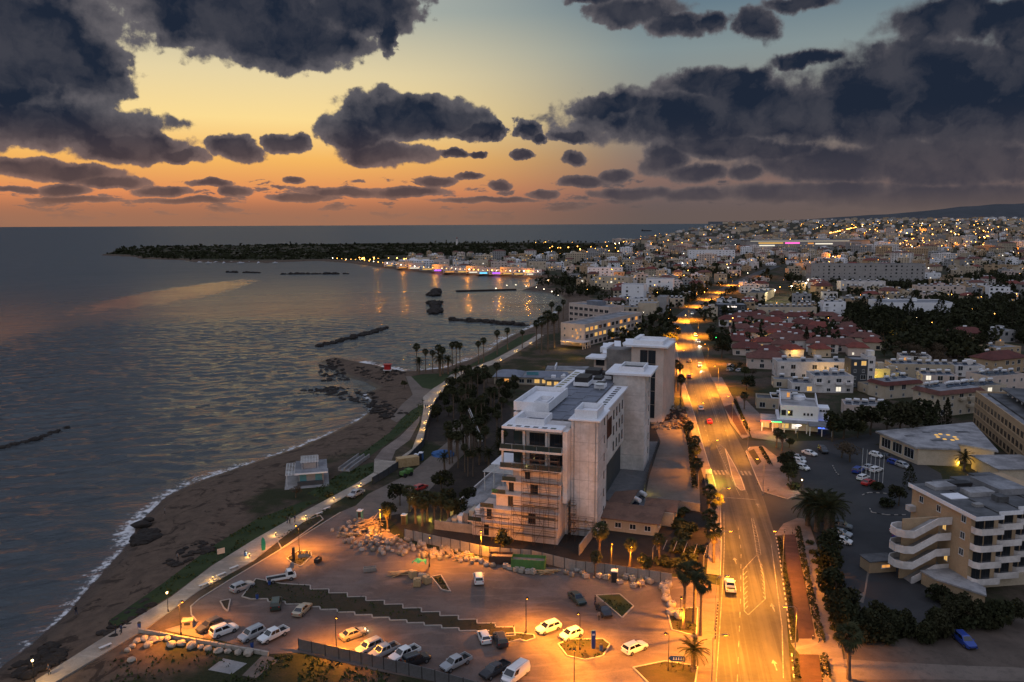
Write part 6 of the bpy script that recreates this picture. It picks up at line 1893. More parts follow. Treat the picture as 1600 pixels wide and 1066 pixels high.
for (x0, x1, z0, z1, m) in ((-120, -60, 9, 12, 'window_lit'), (-118, -80, 3, 6, 'window_white'), (-55, -20, 9, 12, 'neon_pink'), (0, 14, 7, 11, 'window_warm'), (18, 60, 7, 10, 'window_white'), (-140, 100, 15, 15.7, 'window_white')):
    part(ml, 'lit_shopfront', m, (x0, -.4, z0, x1, -.01, z1))
TAKEN.append((_x, _y, 160))

# infill: the nearer rows of the town, each house by itself
RD = [at(1066, 497), at(1098, 474), at(1128, 456), at(1160, 438), at(1215, 416)] + [at(x, y) for x, y in ROAD_R]
COASTN = np.array(COAST)


def free(x, y, r):
    return all((x - a) ** 2 + (y - b_) ** 2 > (r + c) ** 2 for a, b_, c in TAKEN)


def shore_d(x, y):
    return float(poly_dist(COAST, np.array([x]), np.array([y]))[0]) if poly_mask(LANDPOLY, np.array([x]), np.array([y]))[0] else -1.0


def road_d(x, y):
    return float(poly_dist(RD, np.array([x]), np.array([y]))[0])


WOOD = [(1400, 520, 60), (1370, 500, 40), (1330, 490, 26), (1540, 480, 60), (1590, 500, 60), (1480, 500, 40), (1420, 540, 40), (1470, 555, 30), (1060, 470, 30), (1580, 520, 50), (1390, 450, 60), (1560, 440, 60), (1240, 440, 40), (1090, 460, 24), (880, 445, 30), (905, 460, 25), (1100, 430, 40)]
WOODW = [(*atg(a, b_)[:2], c) for a, b_, c in WOOD]
_words = {'white_plaster': 'white', 'clean_white': 'bright white', 'cream_plaster': 'cream', 'pink_plaster': 'pinkish', 'sand_plaster': 'sand-coloured', 'peach_plaster': 'peach', 'grey_plaster': 'grey'}
_rn = random.Random(77); HN = 0; FARH = []
for ring, (d0, d1, st) in enumerate(((430, 640, 19), (640, 900, 24), (900, 1250, 33), (1250, 1900, 40), (1900, 3000, 52), (3000, 5600, 85))):
    y = d0
    while y < d1:
        x = -.12 * y
        while x < y * .70:
            xx = x + _rn.uniform(-.3, .3) * st; yy = y + _rn.uniform(-.3, .3) * st; x += st
            if yy < 560 and xx < 140: continue
            if yy < 720 and xx < 45: continue
            if xx < 330 and yy > 1700 and yy < 4000: continue
            if shore_d(xx, yy) < 42: continue
            if road_d(xx, yy) < 15 and yy < 1500: continue
            if any((xx - a) ** 2 + (yy - b_) ** 2 < (c * .8) ** 2 for a, b_, c in WOODW): continue
            if _rn.random() < .12: continue
            w, dd, stn = _rn.uniform(9, 17), _rn.uniform(8, 12), _rn.choice((1, 2, 2, 2, 3))
            if ring > 2 and _rn.random() < .15: w, stn = _rn.uniform(22, 40), _rn.choice((3, 4, 5))
            wall = _rn.choice(('white_plaster', 'clean_white', 'cream_plaster', 'pink_plaster', 'sand_plaster', 'sand_plaster', 'peach_plaster', 'peach_plaster', 'grey_plaster', 'grey_plaster'))
            if not free(xx, yy, max(w, dd) * .55): continue
            roof = 'hip' if _rn.random() < .22 else 'flat'
            rz = _rn.choice((-.2, -.1, .1, -.35, .25)); zz = gz(xx, yy)
            if ring < 3 and HN < 255:
                HN += 1; lp = .14 if _rn.random() < .3 else .02; tk = _rn.randint(1, 3) if ring < 2 else _rn.randint(0, 1)
                zone = 'near the bay' if xx < 150 else ('on the slope' if xx > .42 * yy else 'beyond red roofs') if ring < 2 else ('in harbour quarter' if xx < 200 else 'on the far slope' if xx > .42 * yy else 'deep in town')
                lb = '%s %s house, %s roof%s, %s' % (('low', 'low', 'two-storey', 'tall')[stn], _words[wall], 'red tiled' if roof == 'hip' else 'flat', (', lit windows' if lp > .1 else '') + ('', ', one tank', ', two tanks', ', three tanks')[tk], zone)
                house(lb, xx, yy, zz, rz, w, dd, stn * 3.1, wall, roof, stn, 3 if w < 13 else 4, tk, lp, pane=False, seed=HN, group='houses of the town', sides='fl' if ring < 1 else 'f')
            else:
                FARH.append((xx, yy, zz, rz, w, dd, stn * 3.2, wall, roof))
        y += st

# the rest of the town as one mass, past what can be told apart
def mass(name, items, kind='stuff'):
    """items: (MB, material) pairs joined into one object with several materials"""
    v, f, mi, ms = [], [], [], []
    for i, (mb, m) in enumerate(items):
        k = len(v); v += mb.v; f += [tuple(j + k for j in q) for q in mb.f]; mi += [i] * len(mb.f); ms.append(MATS[m])
    me = bpy.data.meshes.new(name); me.from_pydata(v, [], f)
    for m in ms: me.materials.append(m)
    me.polygons.foreach_set('material_index', mi)
    return tag(obj(name, me), kind=kind)


_far = {}
def fmb(m): return _far.setdefault(m, MB())


for (x, y, z, rz, w, d, h, wall, roof) in FARH:
    c, s = math.cos(rz), math.sin(rz)
    def P(a, b_, zz): return (x + a * c - b_ * s, y + a * s + b_ * c, z + zz)
    fmb(wall).cbox(x - s * d / 2, y + c * d / 2, z - 1.0, w, d, h + 1.0, rz)
    if roof == 'hip':
        v = [P(-w / 2 - .4, -.4, h + .01), P(w / 2 + .4, -.4, h + .01), P(w / 2 + .4, d + .4, h + .01), P(-w / 2 - .4, d + .4, h + .01), P(-w / 4, d / 2, h + 2.2), P(w / 4, d / 2, h + 2.2)]
        fmb('old_tile').add(v, [(0, 1, 5, 4), (1, 2, 5), (2, 3, 4, 5), (3, 0, 4), (3, 2, 1, 0)])
    else:
        fmb(wall).cbox(*P(w * .1, d * .6, 0)[:2], z + h + .01, w * .35, d * .3, 1.6, rz)
        if y < 2600:
            fmb('tank_white').cbox(*P(-w * .25, d * .3, 0)[:2], z + h + .01, 1.6, 1.0, 1.5, rz)
    if y < 3200:
        n = int(w / 3.6)
        for k in range(int(h / 3)):
            for i in range(n):
                a = -w / 2 + w * (i + .5) / n; L = _rn.random()
                m = 'glass' if L > .05 else ('window_lit' if L > .02 else 'window_warm')
                fmb(m).add([P(a - .8, -.06, k * 3.1 + .9), P(a + .8, -.06, k * 3.1 + .9), P(a + .8, -.06, k * 3.1 + 2.3), P(a - .8, -.06, k * 3.1 + 2.3), P(a - .8, -.001, k * 3.1 + .9), P(a + .8, -.001, k * 3.1 + .9), P(a + .8, -.001, k * 3.1 + 2.3), P(a - .8, -.001, k * 3.1 + 2.3)], [(0, 1, 2, 3), (0, 4, 5, 1), (1, 5, 6, 2), (2, 6, 7, 3), (3, 7, 4, 0)])
mass('distant_houses', [(mb, m) for m, mb in _far.items()])

# the lit row along the harbour road
_hb = [(612, 418), (632, 421), (650, 422), (668, 424), (688, 426), (706, 428), (724, 428), (742, 429), (760, 430), (778, 430.5), (796, 431), (814, 431.5), (832, 432), (660, 417), (690, 419), (720, 421), (750, 422), (780, 423), (810, 424), (840, 425)]
_col = ['window_lit', 'window_warm', 'window_white', 'window_lit', 'neon_purple', 'window_warm', 'window_lit', 'window_white', 'neon_cyan', 'neon_purple', 'window_lit', 'window_lit', 'window_white'] + [None] * 7
for i, (px, py) in enumerate(_hb):
    x, y, z = atg(px, py - 1.5)
    r = house(('harbour-front %s with %s shopfront lights' % (('white bar', 'cream bar', 'pinkish bar')[i % 3], {'window_lit': 'yellow', 'window_warm': 'orange', 'window_white': 'white', 'neon_purple': 'purple', 'neon_cyan': 'blue'}[_col[i]])) if _col[i] else ('%s block in the second row above the harbour road' % ('white', 'cream', 'pinkish')[i % 3]),
              x, y, z, .05, 24, 14, (6.5, 9.5, 8)[i % 3] + (3 if i > 12 else 0), ('white_plaster', 'cream_plaster', 'pink_plaster')[i % 3], 'flat', 2 + i % 2, 5, 1, .12, pane=False, group='harbour buildings', name='harbour_building', cat='building')
    if _col[i]: part(r, 'shopfront', _col[i], (-7 - i % 3, -.5, 1.1, 1 + 2 * (i % 4), -.02, 2.5)); part(r, 'awning', 'clean_white', (-11, -3, 3.2, 10, -.03, 3.5))

# ------------------------------------------------------------------ shore works, rocks, boats
def rockpile(name, label, line, w, z0, n, r, cat='breakwater', seed=1):
    rnd = random.Random(seed); root = thing(name, label, cat); ln = resample(line, .5)
    for i in range(n):
        x, y = ln[int(rnd.random() * (len(ln) - 1))]; o = obj('boulder', _bl[rnd.randrange(5)][1], root, (x + rnd.gauss(0, w * .3), y + rnd.gauss(0, w * .3), z0 + rnd.uniform(-.9, .1)), rnd.uniform(0, 6.28))
        s = r * rnd.uniform(.6, 1.4); o.scale = (s * 1.2, s, s * rnd.uniform(.7, 1.1))
    return root


SP = lambda l: pts(l, SEA)
rockpile('breakwater', 'long slanting rock breakwater in the middle of the bay', SP([(503, 541), (530, 534), (560, 526), (606, 512)]), 3.2, SEA, 110, 1.7, seed=2)
rockpile('breakwater', 'rock breakwater running out from the grassy point', SP([(706, 501), (760, 504), (822, 509)]), 3.5, SEA, 110, 2.0, seed=3)
rockpile('breakwater', 'small square rock islet, nearer one', SP([(679, 474), (678, 491)]), 7, SEA + .3, 70, 2.4, seed=4)
rockpile('breakwater', 'small rock islet farther out in the bay', SP([(680, 456), (680, 463)]), 7, SEA + .5, 50, 3.0, seed=5)
rockpile('breakwater', 'low dark reef near the beach edge of the open water', SP([(0, 700), (40, 692), (70, 682), (105, 669)]), 2.2, SEA - .2, 80, 1.0, seed=6)
rockpile('breakwater', 'low line of rocks before the harbour', SP([(440, 429), (545, 428.5)]), 5, SEA, 70, 2.6, seed=7)
rockpile('breakwater', 'short line of rocks off the harbour tip', SP([(355, 426), (405, 427)]), 5, SEA, 40, 2.4, seed=8)
pr = thing('pier', 'long dark stone pier across the far bay', 'pier'); a, c = at(713, 456, SEA), at(806, 453.5, SEA); mb = MB(); mb.prism(strip_pts([a, c], 5), SEA - 2, SEA + 1.4); mb.build('wall', 'dark_rock', pr)
pr = thing('footbridge', 'thin wooden jetty on posts in the far bay', 'jetty'); a, c = at(783, 479.5, SEA), at(856, 478.5, SEA); mb = MB(); mb.prism(strip_pts([a, c], 2), SEA + 1.2, SEA + 1.5); mb.build('deck', 'timber', pr)
for i in range(11):
    t = i / 10; mb = MB(); mb.bar((a[0] + (c[0] - a[0]) * t, a[1] + (c[1] - a[1]) * t, SEA - 2), (a[0] + (c[0] - a[0]) * t, a[1] + (c[1] - a[1]) * t, SEA + 2.6), .16, n=5); mb.build('post', 'trunk', pr)
# loose rocks of the point and the beach, past counting
_rn = random.Random(5); _mb = MB(); _bs = []
for poly, n, r in (([(480, 604), (520, 598), (560, 604), (590, 612), (583, 640), (560, 625)], 150, .8), ([(500, 562), (530, 560), (545, 590), (500, 590)], 120, .9), ([(455, 606), (520, 600), (530, 610), (470, 612)], 70, .7), ([(545, 575), (620, 580), (640, 590), (600, 600)], 60, .7),
                   ([(568, 630), (600, 625), (640, 655), (600, 660)], 80, .8), ([(205, 835), (240, 820), (245, 840), (215, 850)], 36, 1.1), ([(10, 1040), (80, 1000), (110, 1030), (50, 1070)], 70, .7), ([(150, 1000), (230, 945), (250, 955), (170, 1015)], 60, .6), ([(250, 880), (330, 850), (335, 870), (270, 900)], 40, .6)):
    q = pts(poly, -1.5); xs = [p[0] for p in q]; ys = [p[1] for p in q]; k = 0
    while k < n:
        x, y = _rn.uniform(min(xs), max(xs)), _rn.uniform(min(ys), max(ys))
        if poly_mask(q, np.array([x]), np.array([y]))[0]: _bs.append((x, y, r * _rn.uniform(.4, 1.5))); k += 1
_zz = ground_z([b_[0] for b_ in _bs], [b_[1] for b_ in _bs])[0]
for (x, y, r), z in zip(_bs, _zz):
    z = max(z, SEA - .25); _k = len(_mb.v); _mb.ball((x, y, z + r * .15), r, 7, 5, (_rn.uniform(.8, 1.5), _rn.uniform(.7, 1.1), _rn.uniform(.35, .6)))
    _mb.v[_k:] = [(a + _rn.uniform(-.14, .14) * r, b_ + _rn.uniform(-.14, .14) * r, c + _rn.uniform(-.1, .1) * r) for a, b_, c in _mb.v[_k:]]
tag(_mb.build('shore_rocks', 'dark_rock'), kind='stuff')
rk = thing('boulder', 'big square dark boulder at the water edge of the beach', 'rock', (*at(222, 822, -2.2), -2.3)); o = obj('rock_body', _bl[2][1], rk); o.scale = (2.5, 1.8, 1.3); o = obj('rock_cap', _bl[1][1], rk, (.8, 1.8, .6)); o.scale = (1.4, 1.0, 1.0)


def boat(px, py, L, rz, label, mast=True):
    r = thing('boat', label, 'boat', (*at(px, py, SEA), SEA), rz, 'boats moored in the harbour'); mb = MB()
    loft(mb, [(-L / 2, .1, .8, 1.2, .5, 1.1, 1.2), (0, -.2, .7, 1.3, .7, 1.5, 1.6), (L * .35, -.1, .8, 1.6, .4, 1.0, 1.1), (L / 2, .6, 1.3, 1.9, .02, .05, .06)]); mb.build('hull', 'clean_white', r)
    part(r, 'cabin', 'clean_white', (-L * .2, -.8, 1.25, L * .12, .8, 2.6)); part(r, 'cabin_window', 'glass', (-L * .15, -.83, 1.8, L * .08, -.803, 2.3))
    if mast: mb = MB(); mb.bar((0, 0, 2.6), (0, 0, 9), .08, n=5); mb.build('mast', 'steel', r)


for i, px in enumerate((312, 326, 338, 350, 362, 376, 390, 404, 418, 430)):
    boat(px, 410.6 + .8 * (i % 2), 9 + (i % 3) * 2, (i % 4) * .5, ('small white motor boat at the harbour quay', 'white masted boat at the harbour quay')[i % 2], i % 2 == 1)
sh = thing('cargo_ship', 'dark cargo ship far out near the skyline', 'ship', (*at(1010, 361.5, SEA), SEA)); _L = 90
mb = MB(); loft(mb, [(-45, 0, 4, 7, 5, 7, 7), (30, 0, 4, 7, 5, 7, 7), (45, 3, 5, 9, .5, 1, 1.5)]); mb.build('hull', 'dark_steel', sh); part(sh, 'bridge', 'dark_steel', (-42, -6, 7.05, -30, 6, 16)); part(sh, 'cargo_hold', 'rust_steel', (-26, -5, 7.05, 28, 5, 9))
x, y, z = atg(714, 383.5); lh = thing('lighthouse', 'small pale lighthouse on the dark headland', 'lighthouse', (x, y, z)); mb = MB(); mb.lathe([(3, 0), (2.2, 17), (2.6, 17.2), (2.6, 18)], n=10); mb.build('tower', 'white_plaster', lh)
mb = MB(); mb.lathe([(1.4, 18), (1.4, 20.5)], n=8); mb.build('lantern', 'glass', lh); mb = MB(); mb.lathe([(1.8, 20.5), (.2, 22.5)], n=8); mb.build('cap', 'red_paint', lh)
lg = thing('lifeguard_tower', 'red lifeguard hut on white stilts on the beach point', 'lifeguard tower', (*at(606, 584, -1), -1.2)); part(lg, 'hut', 'red_paint', (-1.4, -1.4, 2.2, 1.4, 1.4, 4.4)); part(lg, 'roof', 'red_paint', (-1.8, -1.8, 4.402, 1.8, 1.8, 4.6)); part(lg, 'platform', 'white_metal', (-1.8, -2.2, 2.0, 1.8, 1.8, 2.198))
for sx in (-1.3, 1.3):
    for sy in (-1.3, 1.3): mb = MB(); mb.bar((sx, sy, 0), (sx, sy, 2), .09); mb.build('leg', 'white_metal', lg)

# ------------------------------------------------------------------ far woods and distant lamps: masses
_rn = random.Random(9); _mb = MB(); _tr = MB(); _mid = MB()


def far_tree(x, y, z, h, r, n, sz):
    _tr.bar((x, y, z - .5), (x, y, z + h * .6), .25, .12, 4)
    cy_ = _rn.random() < .18
    for _ in range(n):
        d = Vector((_rn.gauss(0, 1), _rn.gauss(0, 1), _rn.gauss(0, 1))).normalized() * _rn.uniform(.5, 1)
        q = (x + d.x * r * (.45 if cy_ else 1), y + d.y * r * (.45 if cy_ else 1), z + h * .55 + d.z * h * (.6 if cy_ else .42)); cards(_mb, [q], sz, _rn, flat=.7)


for a, b_, c in WOODW:                                # belts of dark trees between the houses
    for _ in range(int(c * 1.2)):
        x = a + _rn.gauss(0, c * .5); y = b_ + _rn.gauss(0, c * .5)
        if not free(x, y, .5) or road_d(x, y) < 8: continue
        far_tree(x, y, gz(x, y), _rn.uniform(6, 11), _rn.uniform(2.4, 4.2), 44, 1.05)
k = 0
while k < 1700:
    y = 430 + (_rn.random() ** 1.6) * 2600; x = y * _rn.uniform(-.1, .70)
    if shore_d(x, y) < 25 or not free(x, y, 1) or road_d(x, y) < 9 or (x < 60 and y < 700): continue
    k += 1; far_tree(x, y, gz(x, y), _rn.uniform(5, 10), _rn.uniform(2, 4), 16 if y > 1000 else 30, 1.1 if y < 1000 else 1.7)
k = 0
while k < 2300:                                        # scrub and woods on the headland
    px = _rn.uniform(168, 930); x, y = at(px, _rn.uniform(384.5, 404 if px < 600 else 398), 2)
    if shore_d(x, y) < 15: continue
    k += 1; s = _rn.random(); far_tree(x, y, gz(x, y) - 1, _rn.uniform(1.5, 3.5) if s < .9 else _rn.uniform(6, 9), _rn.uniform(6, 14) if s < .9 else 4, 10, 3.4)
mass('distant_trees', [(_mb, 'leaf_dark'), (_tr, 'trunk')])

glow('far_lamp', (1.0, 0.42, .07), 15.0, nee=False); glow('far_lamp_white', (1.0, 0.85, .6), 14.0, nee=False)
_po = MB(); _b1 = MB(); _b2 = MB(); NLAMP = 0


def far_lamp(x, y, h=7.0, r=None, white=False, z=None):
    z = gz(x, y) if z is None else z; D = math.hypot(x, y); r = (r or max(.2, min(.9, D * .0003))) * _rn.choice((.5, .7, .8, 1, 1.35))
    _po.bar((x, y, z), (x, y, z + h), .09, .06, 4); (_b2 if white else _b1).ball((x, y, z + h + r * .8), r, 6, 4)


k = 0
while k < 330:
    y = 460 + (_rn.random() ** 1.25) * 4300; x = y * _rn.uniform(.03, .68)
    if shore_d(x, y) < 18 or not free(x, y, 1): continue
    k += 1; far_lamp(x, y, white=_rn.random() < .22)
for i in range(46):                                    # harbour road
    t = i / 45.0; px = 520 + 320 * t; py = np.interp(px, [520, 560, 600, 650, 700, 760, 840], [409, 411.5, 417, 423.5, 427, 430, 432]); far_lamp(*at(px, py, 0), 6, .42, white=i % 3 == 0)
for i in range(18): far_lamp(*at(600 + _rn.uniform(-60, 60), 411 - _rn.uniform(0, 4), 2), 7, .8, white=False)
for i in range(30):                                    # bright road climbing away by the mall, and the long lit streets on the slope
    t = i / 29.0; far_lamp(*atg(1288 + 50 * t, 371 - 12 * t)[:2], 9, 1.5)
for i in range(60): far_lamp(*atg(1330 + _rn.uniform(0, 220), 352 + _rn.uniform(-2, 26))[:2], 8, 1.1, white=_rn.random() < .15)
for i in range(26): far_lamp(*atg(1400 + _rn.uniform(0, 190), 386 + _rn.uniform(-6, 5))[:2], 8, 1.0)
for i in range(16): far_lamp(*atg(830 + _rn.uniform(0, 180), 394 + _rn.uniform(-4, 6))[:2], 8, .9)
for (px, py) in ((775, 455), (792, 450), (806, 449), (822, 451), (838, 453), (850, 456), (862, 460), (872, 466)): far_lamp(*at(px, py + 1, 0), 3, .35, white=True, z=0)
mass('distant_street_lamps', [(_po, 'dark_steel'), (_b1, 'far_lamp'), (_b2, 'far_lamp_white')])
# light that the far lamps give
for i, (px, py, pw) in enumerate([(630, 421, 6e4), (680, 425, 6e4), (730, 428, 6e4), (780, 430, 6e4), (825, 431, 5e4), (590, 417, 5e4), (1150, 455, 2.5e4), (1120, 463, 2e4), (1190, 432, 2.5e4), (1240, 410, 3e4), (1300, 405, 3e4), (1420, 392, 6e4), (1460, 388, 6e4), (1500, 386, 6e4), (1540, 388, 6e4), (1580, 392, 5e4), (1380, 384, 6e4), (1320, 372, 1e5), (1350, 366, 1e5), (1450, 362, 1.2e5), (860, 396, 4e4), (930, 390, 5e4), (990, 398, 4e4), (1100, 395, 4e4), (1160, 392, 4e4), (950, 440, 1.5e4), (1060, 440, 1.5e4), (1210, 455, 8e3), (1260, 420, 2e4)]):
    x, y, z = atg(px, py); lamp_light('street_glow', (x, y, z + 9), pw * (.12 if px < 850 else .7), SODIUM, .5)
for (px, py, h, pw, m) in ((1210, 463, 9, 9e3, 1), (1236, 458, 10, 9e3, 1), (1259, 452, 10, 9e3, 1), (1262, 446, 10, 9e3, 1)):
    x, y, z = atg(px, py + 8); t = thing('floodlight_mast', 'bright white floodlight on a mast by the yellowish apartments', 'floodlight', (x, y, z), 0, 'floodlights behind the yellowish apartments'); mb = MB(); mb.bar((0, 0, 0), (0, 0, h), .1, n=6); mb.build('mast', 'dark_steel', t); mb = MB(); mb.ball((0, 0, h + .4), .55, 8, 5); mb.build('lamp_glass', 'far_lamp_white', t)
    lamp_light('flood_glow', (x, y - 1.2, z + h), pw, (1, .85, .5), .4)

# ------------------------------------------------------------------ vehicles
def car(kind, rear, front, m, label, cat=None, group='vehicles in the beach car park', roof=None, z=.02):
    a = at(*rear); c = at(*front); rz = math.atan2(c[1] - a[1], c[0] - a[0])
    o = place(kind, ((a[0] + c[0]) / 2, (a[1] + c[1]) / 2, z), rz, label, group, mats={'body': m, 'wing_mirror': m})
    return o


car('wagon', (366, 926), (391, 916), 'car_silver', 'silver estate car by the kerb behind the flatbed truck')
car('flatbed', (420, 911), (459, 904), 'car_white', 'white flatbed truck parked beside the planted bed')
car('suv', (430, 957), (433, 940), 'car_green', 'dark green off-roader parked nose-in at the saw-tooth bed')
car('sedan', (463, 966), (482, 948), 'car_gold', 'pale gold saloon with dark rear window at the saw-tooth bed')
car('wagon', (345, 975), (311, 990), 'car_dark', 'dark people carrier with silver roof next to the lit paved pad')
car('suv', (333, 997), (367, 984), 'car_white', 'white off-roader beside the dark people carrier')
car('suv', (410, 989), (376, 1005), 'car_silver', 'silver off-roader left of the white double-cab pickup')
car('pickup', (450, 987), (403, 1009), 'car_white', 'white double-cab pickup with covered bed above the grey metal fence')
car('sedan_lit', (531, 1003), (574, 988), 'car_gold', 'bronze saloon with headlights shining on the saw-tooth bed')
car('suv', (600, 1007), (553, 1028), 'car_silver', 'silver off-roader, first in the row behind the grey metal fence')
car('pickup', (623, 1013), (576, 1034), 'car_silver', 'silver pickup, second in the row behind the grey metal fence')
car('pickup', (655, 1017), (608, 1039), 'car_white', 'white pickup with black bed, third in the row behind the fence')
car('suv', (629, 1044), (671, 1030), 'car_black', 'black off-roader beside the white pickup with black bed')
car('pickup', (734, 1031), (689, 1053), 'car_silver', 'silver double-cab pickup standing alone by the fence')
car('pickup', (796, 1041), (750, 1066), 'car_dark', 'dark pickup beside the white van')
car('van', (826, 1044), (784, 1076), 'car_white', 'white panel van at the lower edge of the car park')
car('hatch', (761, 1011), (752, 990), 'car_white', 'white hatchback at the end of the saw-tooth bed beside a dark car')
car('suv', (786, 1015), (778, 995), 'car_dark', 'dark off-roader right of the white hatchback')
car('suv', (749, 917), (747, 901), 'car_white', 'white off-roader driving alone across the upper car park')
car('wagon', (875, 979), (838, 992), 'car_white', 'white van-like estate under the orange lamp, left one of two')
car('hatch', (911, 989), (873, 1003), 'car_white', 'white hatchback under the orange lamp beside the round planted bed')
car('sedan', (893, 931), (911, 948), 'car_green', 'dark green saloon near a walking person')
car('sedan', (937, 950), (950, 967), 'car_black', 'black car beside the turf island, a person at its door')
car('wagon', (972, 1025), (1011, 1009), 'car_white', 'white estate with dark side stickers at the car park exit')
for (k, r, f, m, lb) in (('pickup_lit', (1142, 930), (1139, 911), 'car_white', 'white pickup with red tail lights on the near lane'), ('sedan_lit', (1110, 667), (1107, 655), 'car_red', 'red saloon on the lamp-lit road'), ('hatch_lit', (1096, 646), (1094, 635), 'car_white', 'white hatchback just ahead of the red saloon'),
                         ('suv_lit', (1091, 567), (1096, 579), 'car_white', 'white oncoming car with bright headlights, nearest oncoming one'), ('hatch_lit', (1078, 571), (1077, 561), 'car_grey', 'small grey car driving away by the dark block'), ('suv_lit', (1090, 531), (1093, 540), 'car_white', 'second oncoming car with bright headlights'),
                         ('suv_lit', (1085, 522), (1089, 530), 'car_silver', 'third oncoming car with bright headlights, farther up the road'), ('sedan_lit', (1077, 596), (1075, 585), 'car_red', 'red car by the palms left of the road'), ('suv_lit', (1083, 488), (1080, 495), 'car_white', 'oncoming car at the road bend')):
    car(k, r, f, m, lb, group='cars on the main road')
car('wagon', (1493, 994), (1521, 1018), 'car_blue', 'blue estate car on the dirt lot', group='cars on the hotel side')
_hc = [((1258, 709), (1272, 713), 'car_white', 'sedan', 'white saloon by the dark shrubs near the restaurant'), ((1281, 703), (1291, 711), 'car_dark', 'suv', 'dark off-roader next to the saloon near the restaurant'), ((1240, 722), (1256, 725), 'car_white', 'hatch', 'white hatchback under the roadside palms'), ((1238, 717), (1254, 719), 'car_silver', 'wagon', 'silver estate under the roadside palms'),
       ((1246, 731), (1262, 736), 'car_white', 'hatch', 'white hatchback nearest the glowing kerb lamp'), ((1302, 846), (1330, 852), 'car_white', 'hatch', 'white hatchback in shadow beside the footway trees'), ((1302, 834), (1327, 840), 'car_silver', 'sedan', 'silver saloon in shadow behind the white hatchback'), ((1304, 824), (1326, 828), 'car_grey', 'suv', 'grey off-roader in shadow under the trees'),
       ((1341, 752), (1356, 747), 'car_white', 'hatch', 'white hatchback in front of the flagpoles'), ((1349, 760), (1364, 754), 'car_red', 'sedan', 'dark red saloon in front of the flagpoles'), ((1334, 742), (1347, 735), 'car_blue', 'suv', 'dark blue off-roader left of the flagpoles'), ((1352, 735), (1364, 731), 'car_silver', 'sedan', 'silver saloon behind the flagpoles'),
       ((1362, 739), (1376, 735), 'car_white', 'wagon', 'white estate behind the flagpoles'), ((1362, 712), (1377, 716), 'car_white', 'hatch', 'white hatchback before the lobby windows'), ((1378, 714), (1392, 719), 'car_dark', 'sedan', 'dark saloon before the lobby windows'), ((1391, 724), (1405, 728), 'car_blue', 'hatch', 'pale blue hatchback beside the yellow wall'), ((1404, 728), (1418, 733), 'car_silver', 'wagon', 'silver estate beside the yellow wall'),
       ((1395, 834), (1410, 826), 'car_white', 'sedan', 'white saloon half behind the outside stair'), ((1400, 845), (1415, 838), 'car_blue', 'suv', 'blue off-roader half behind the outside stair'), ((1134, 581), (1147, 578), 'car_white', 'hatch', 'white car in the bay by the red-roofed houses'), ((1149, 582), (1162, 579), 'car_silver', 'sedan', 'silver car in the bay by the red-roofed houses'), ((1136, 575), (1147, 572), 'car_white', 'wagon', 'white estate in the bay by the dark hedge')]
for (r, f, m, k, lb) in _hc: car(k, r, f, m, lb, group='cars on the hotel side')

# ------------------------------------------------------------------ lamps and their light
def lamp(kind, px, py, rz, label, power, group, h=5.5, ax=.55, col=SODIUM, dz=-.45, spot=None):
    x, y = at(px, py); o = place(kind, (x, y, .02), rz, label, group)
    if power: lamp_light('lamp_light', (x + ax * math.cos(rz), y + ax * math.sin(rz), h + dz), power * (3.2 if kind == 'park_lamp' and group != CP else 8.0 if kind == 'park_lamp' else 5.6 if kind == 'road_lamp' else 5.0), col, .12, 142 if kind == 'road_lamp' or group == CP else None, None)
    return o


CP = 'lantern lamps of the beach car park'
for (px, py, rz, pw, lb) in ((283, 993, 0, 1500, 'lantern lamp beside the paved bin pad'), (468, 864, 3.0, 1500, 'lantern lamp on the small island near the rubble bags'), (526, 1023, 1.5, 1700, 'lantern lamp behind the grey metal fence'), (671, 886, 1.4, 900, 'lantern lamp beside the netted pallet stack'),
                            (906, 1016, 2.0, 2700, 'tall lantern lamp on the round planted bed'), (1044, 1049, 2.6, 1500, 'lantern lamp beside the blue direction sign'), (897, 1078, 1.5, 1500, 'lantern lamp at the lower edge of the car park'), (822, 990, 1.2, 1800, 'thin lantern lamp near the end of the saw-tooth bed')):
    lamp('park_lamp', px, py, rz, lb, pw, CP, 6.0)
for (px, py, pw, lb) in ((595, 835, 1500, 'lantern lamp lighting the golden plank heap'), (752, 872, 1700, 'lantern lamp lighting the fence by the skips'), (955, 893, 900, 'lantern lamp behind the portable toilet'), (985, 898, 1300, 'lantern lamp lighting the round yellow tree'), (1062, 984, 700, 'lantern lamp in the palm bed')):
    lamp('park_lamp', px, py, -1.5, lb, pw, 'lantern lamps along the site fence', 4.6 if px != 1062 else 3.0)
RD_L = [(1111, 1090, 0), (1117, 985, 0), (1124, 905, 0), (1124, 828, 0), (1109, 742, .2), (1089, 675, .2), (1073, 622, .2), (1062, 580, .2), (1053, 540, .1)]
RD_Rr = [(1241, 1040, 3.1), (1222, 905, 3.1), (1192, 775, 3.2), (1168, 705, 3.3), (1144, 662, 3.4), (1122, 608, 3.4), (1106, 568, 3.3), (1091, 525, 3.2), (1076, 500, 3.3)]
for i, (px, py, rz) in enumerate(RD_L): lamp('road_lamp', px, py, rz, ('tall road lamp on the near pavement by the palms', 'tall road lamp beside the row of bollards', 'tall road lamp where the hatched island starts', 'tall road lamp by the villa garden palms', 'tall road lamp beside the bus shelter and crossing', 'tall road lamp by the sand lot', 'tall road lamp opposite the cycle path end', 'tall road lamp by the dark second block', 'tall road lamp at the upper palms')[i],
                                             (4200, 8500, 7500, 3600, 3500, 6500, 10000, 15000, 20000)[i], 'tall lamps along the road', 9.3, 1.8, dz=-.1)
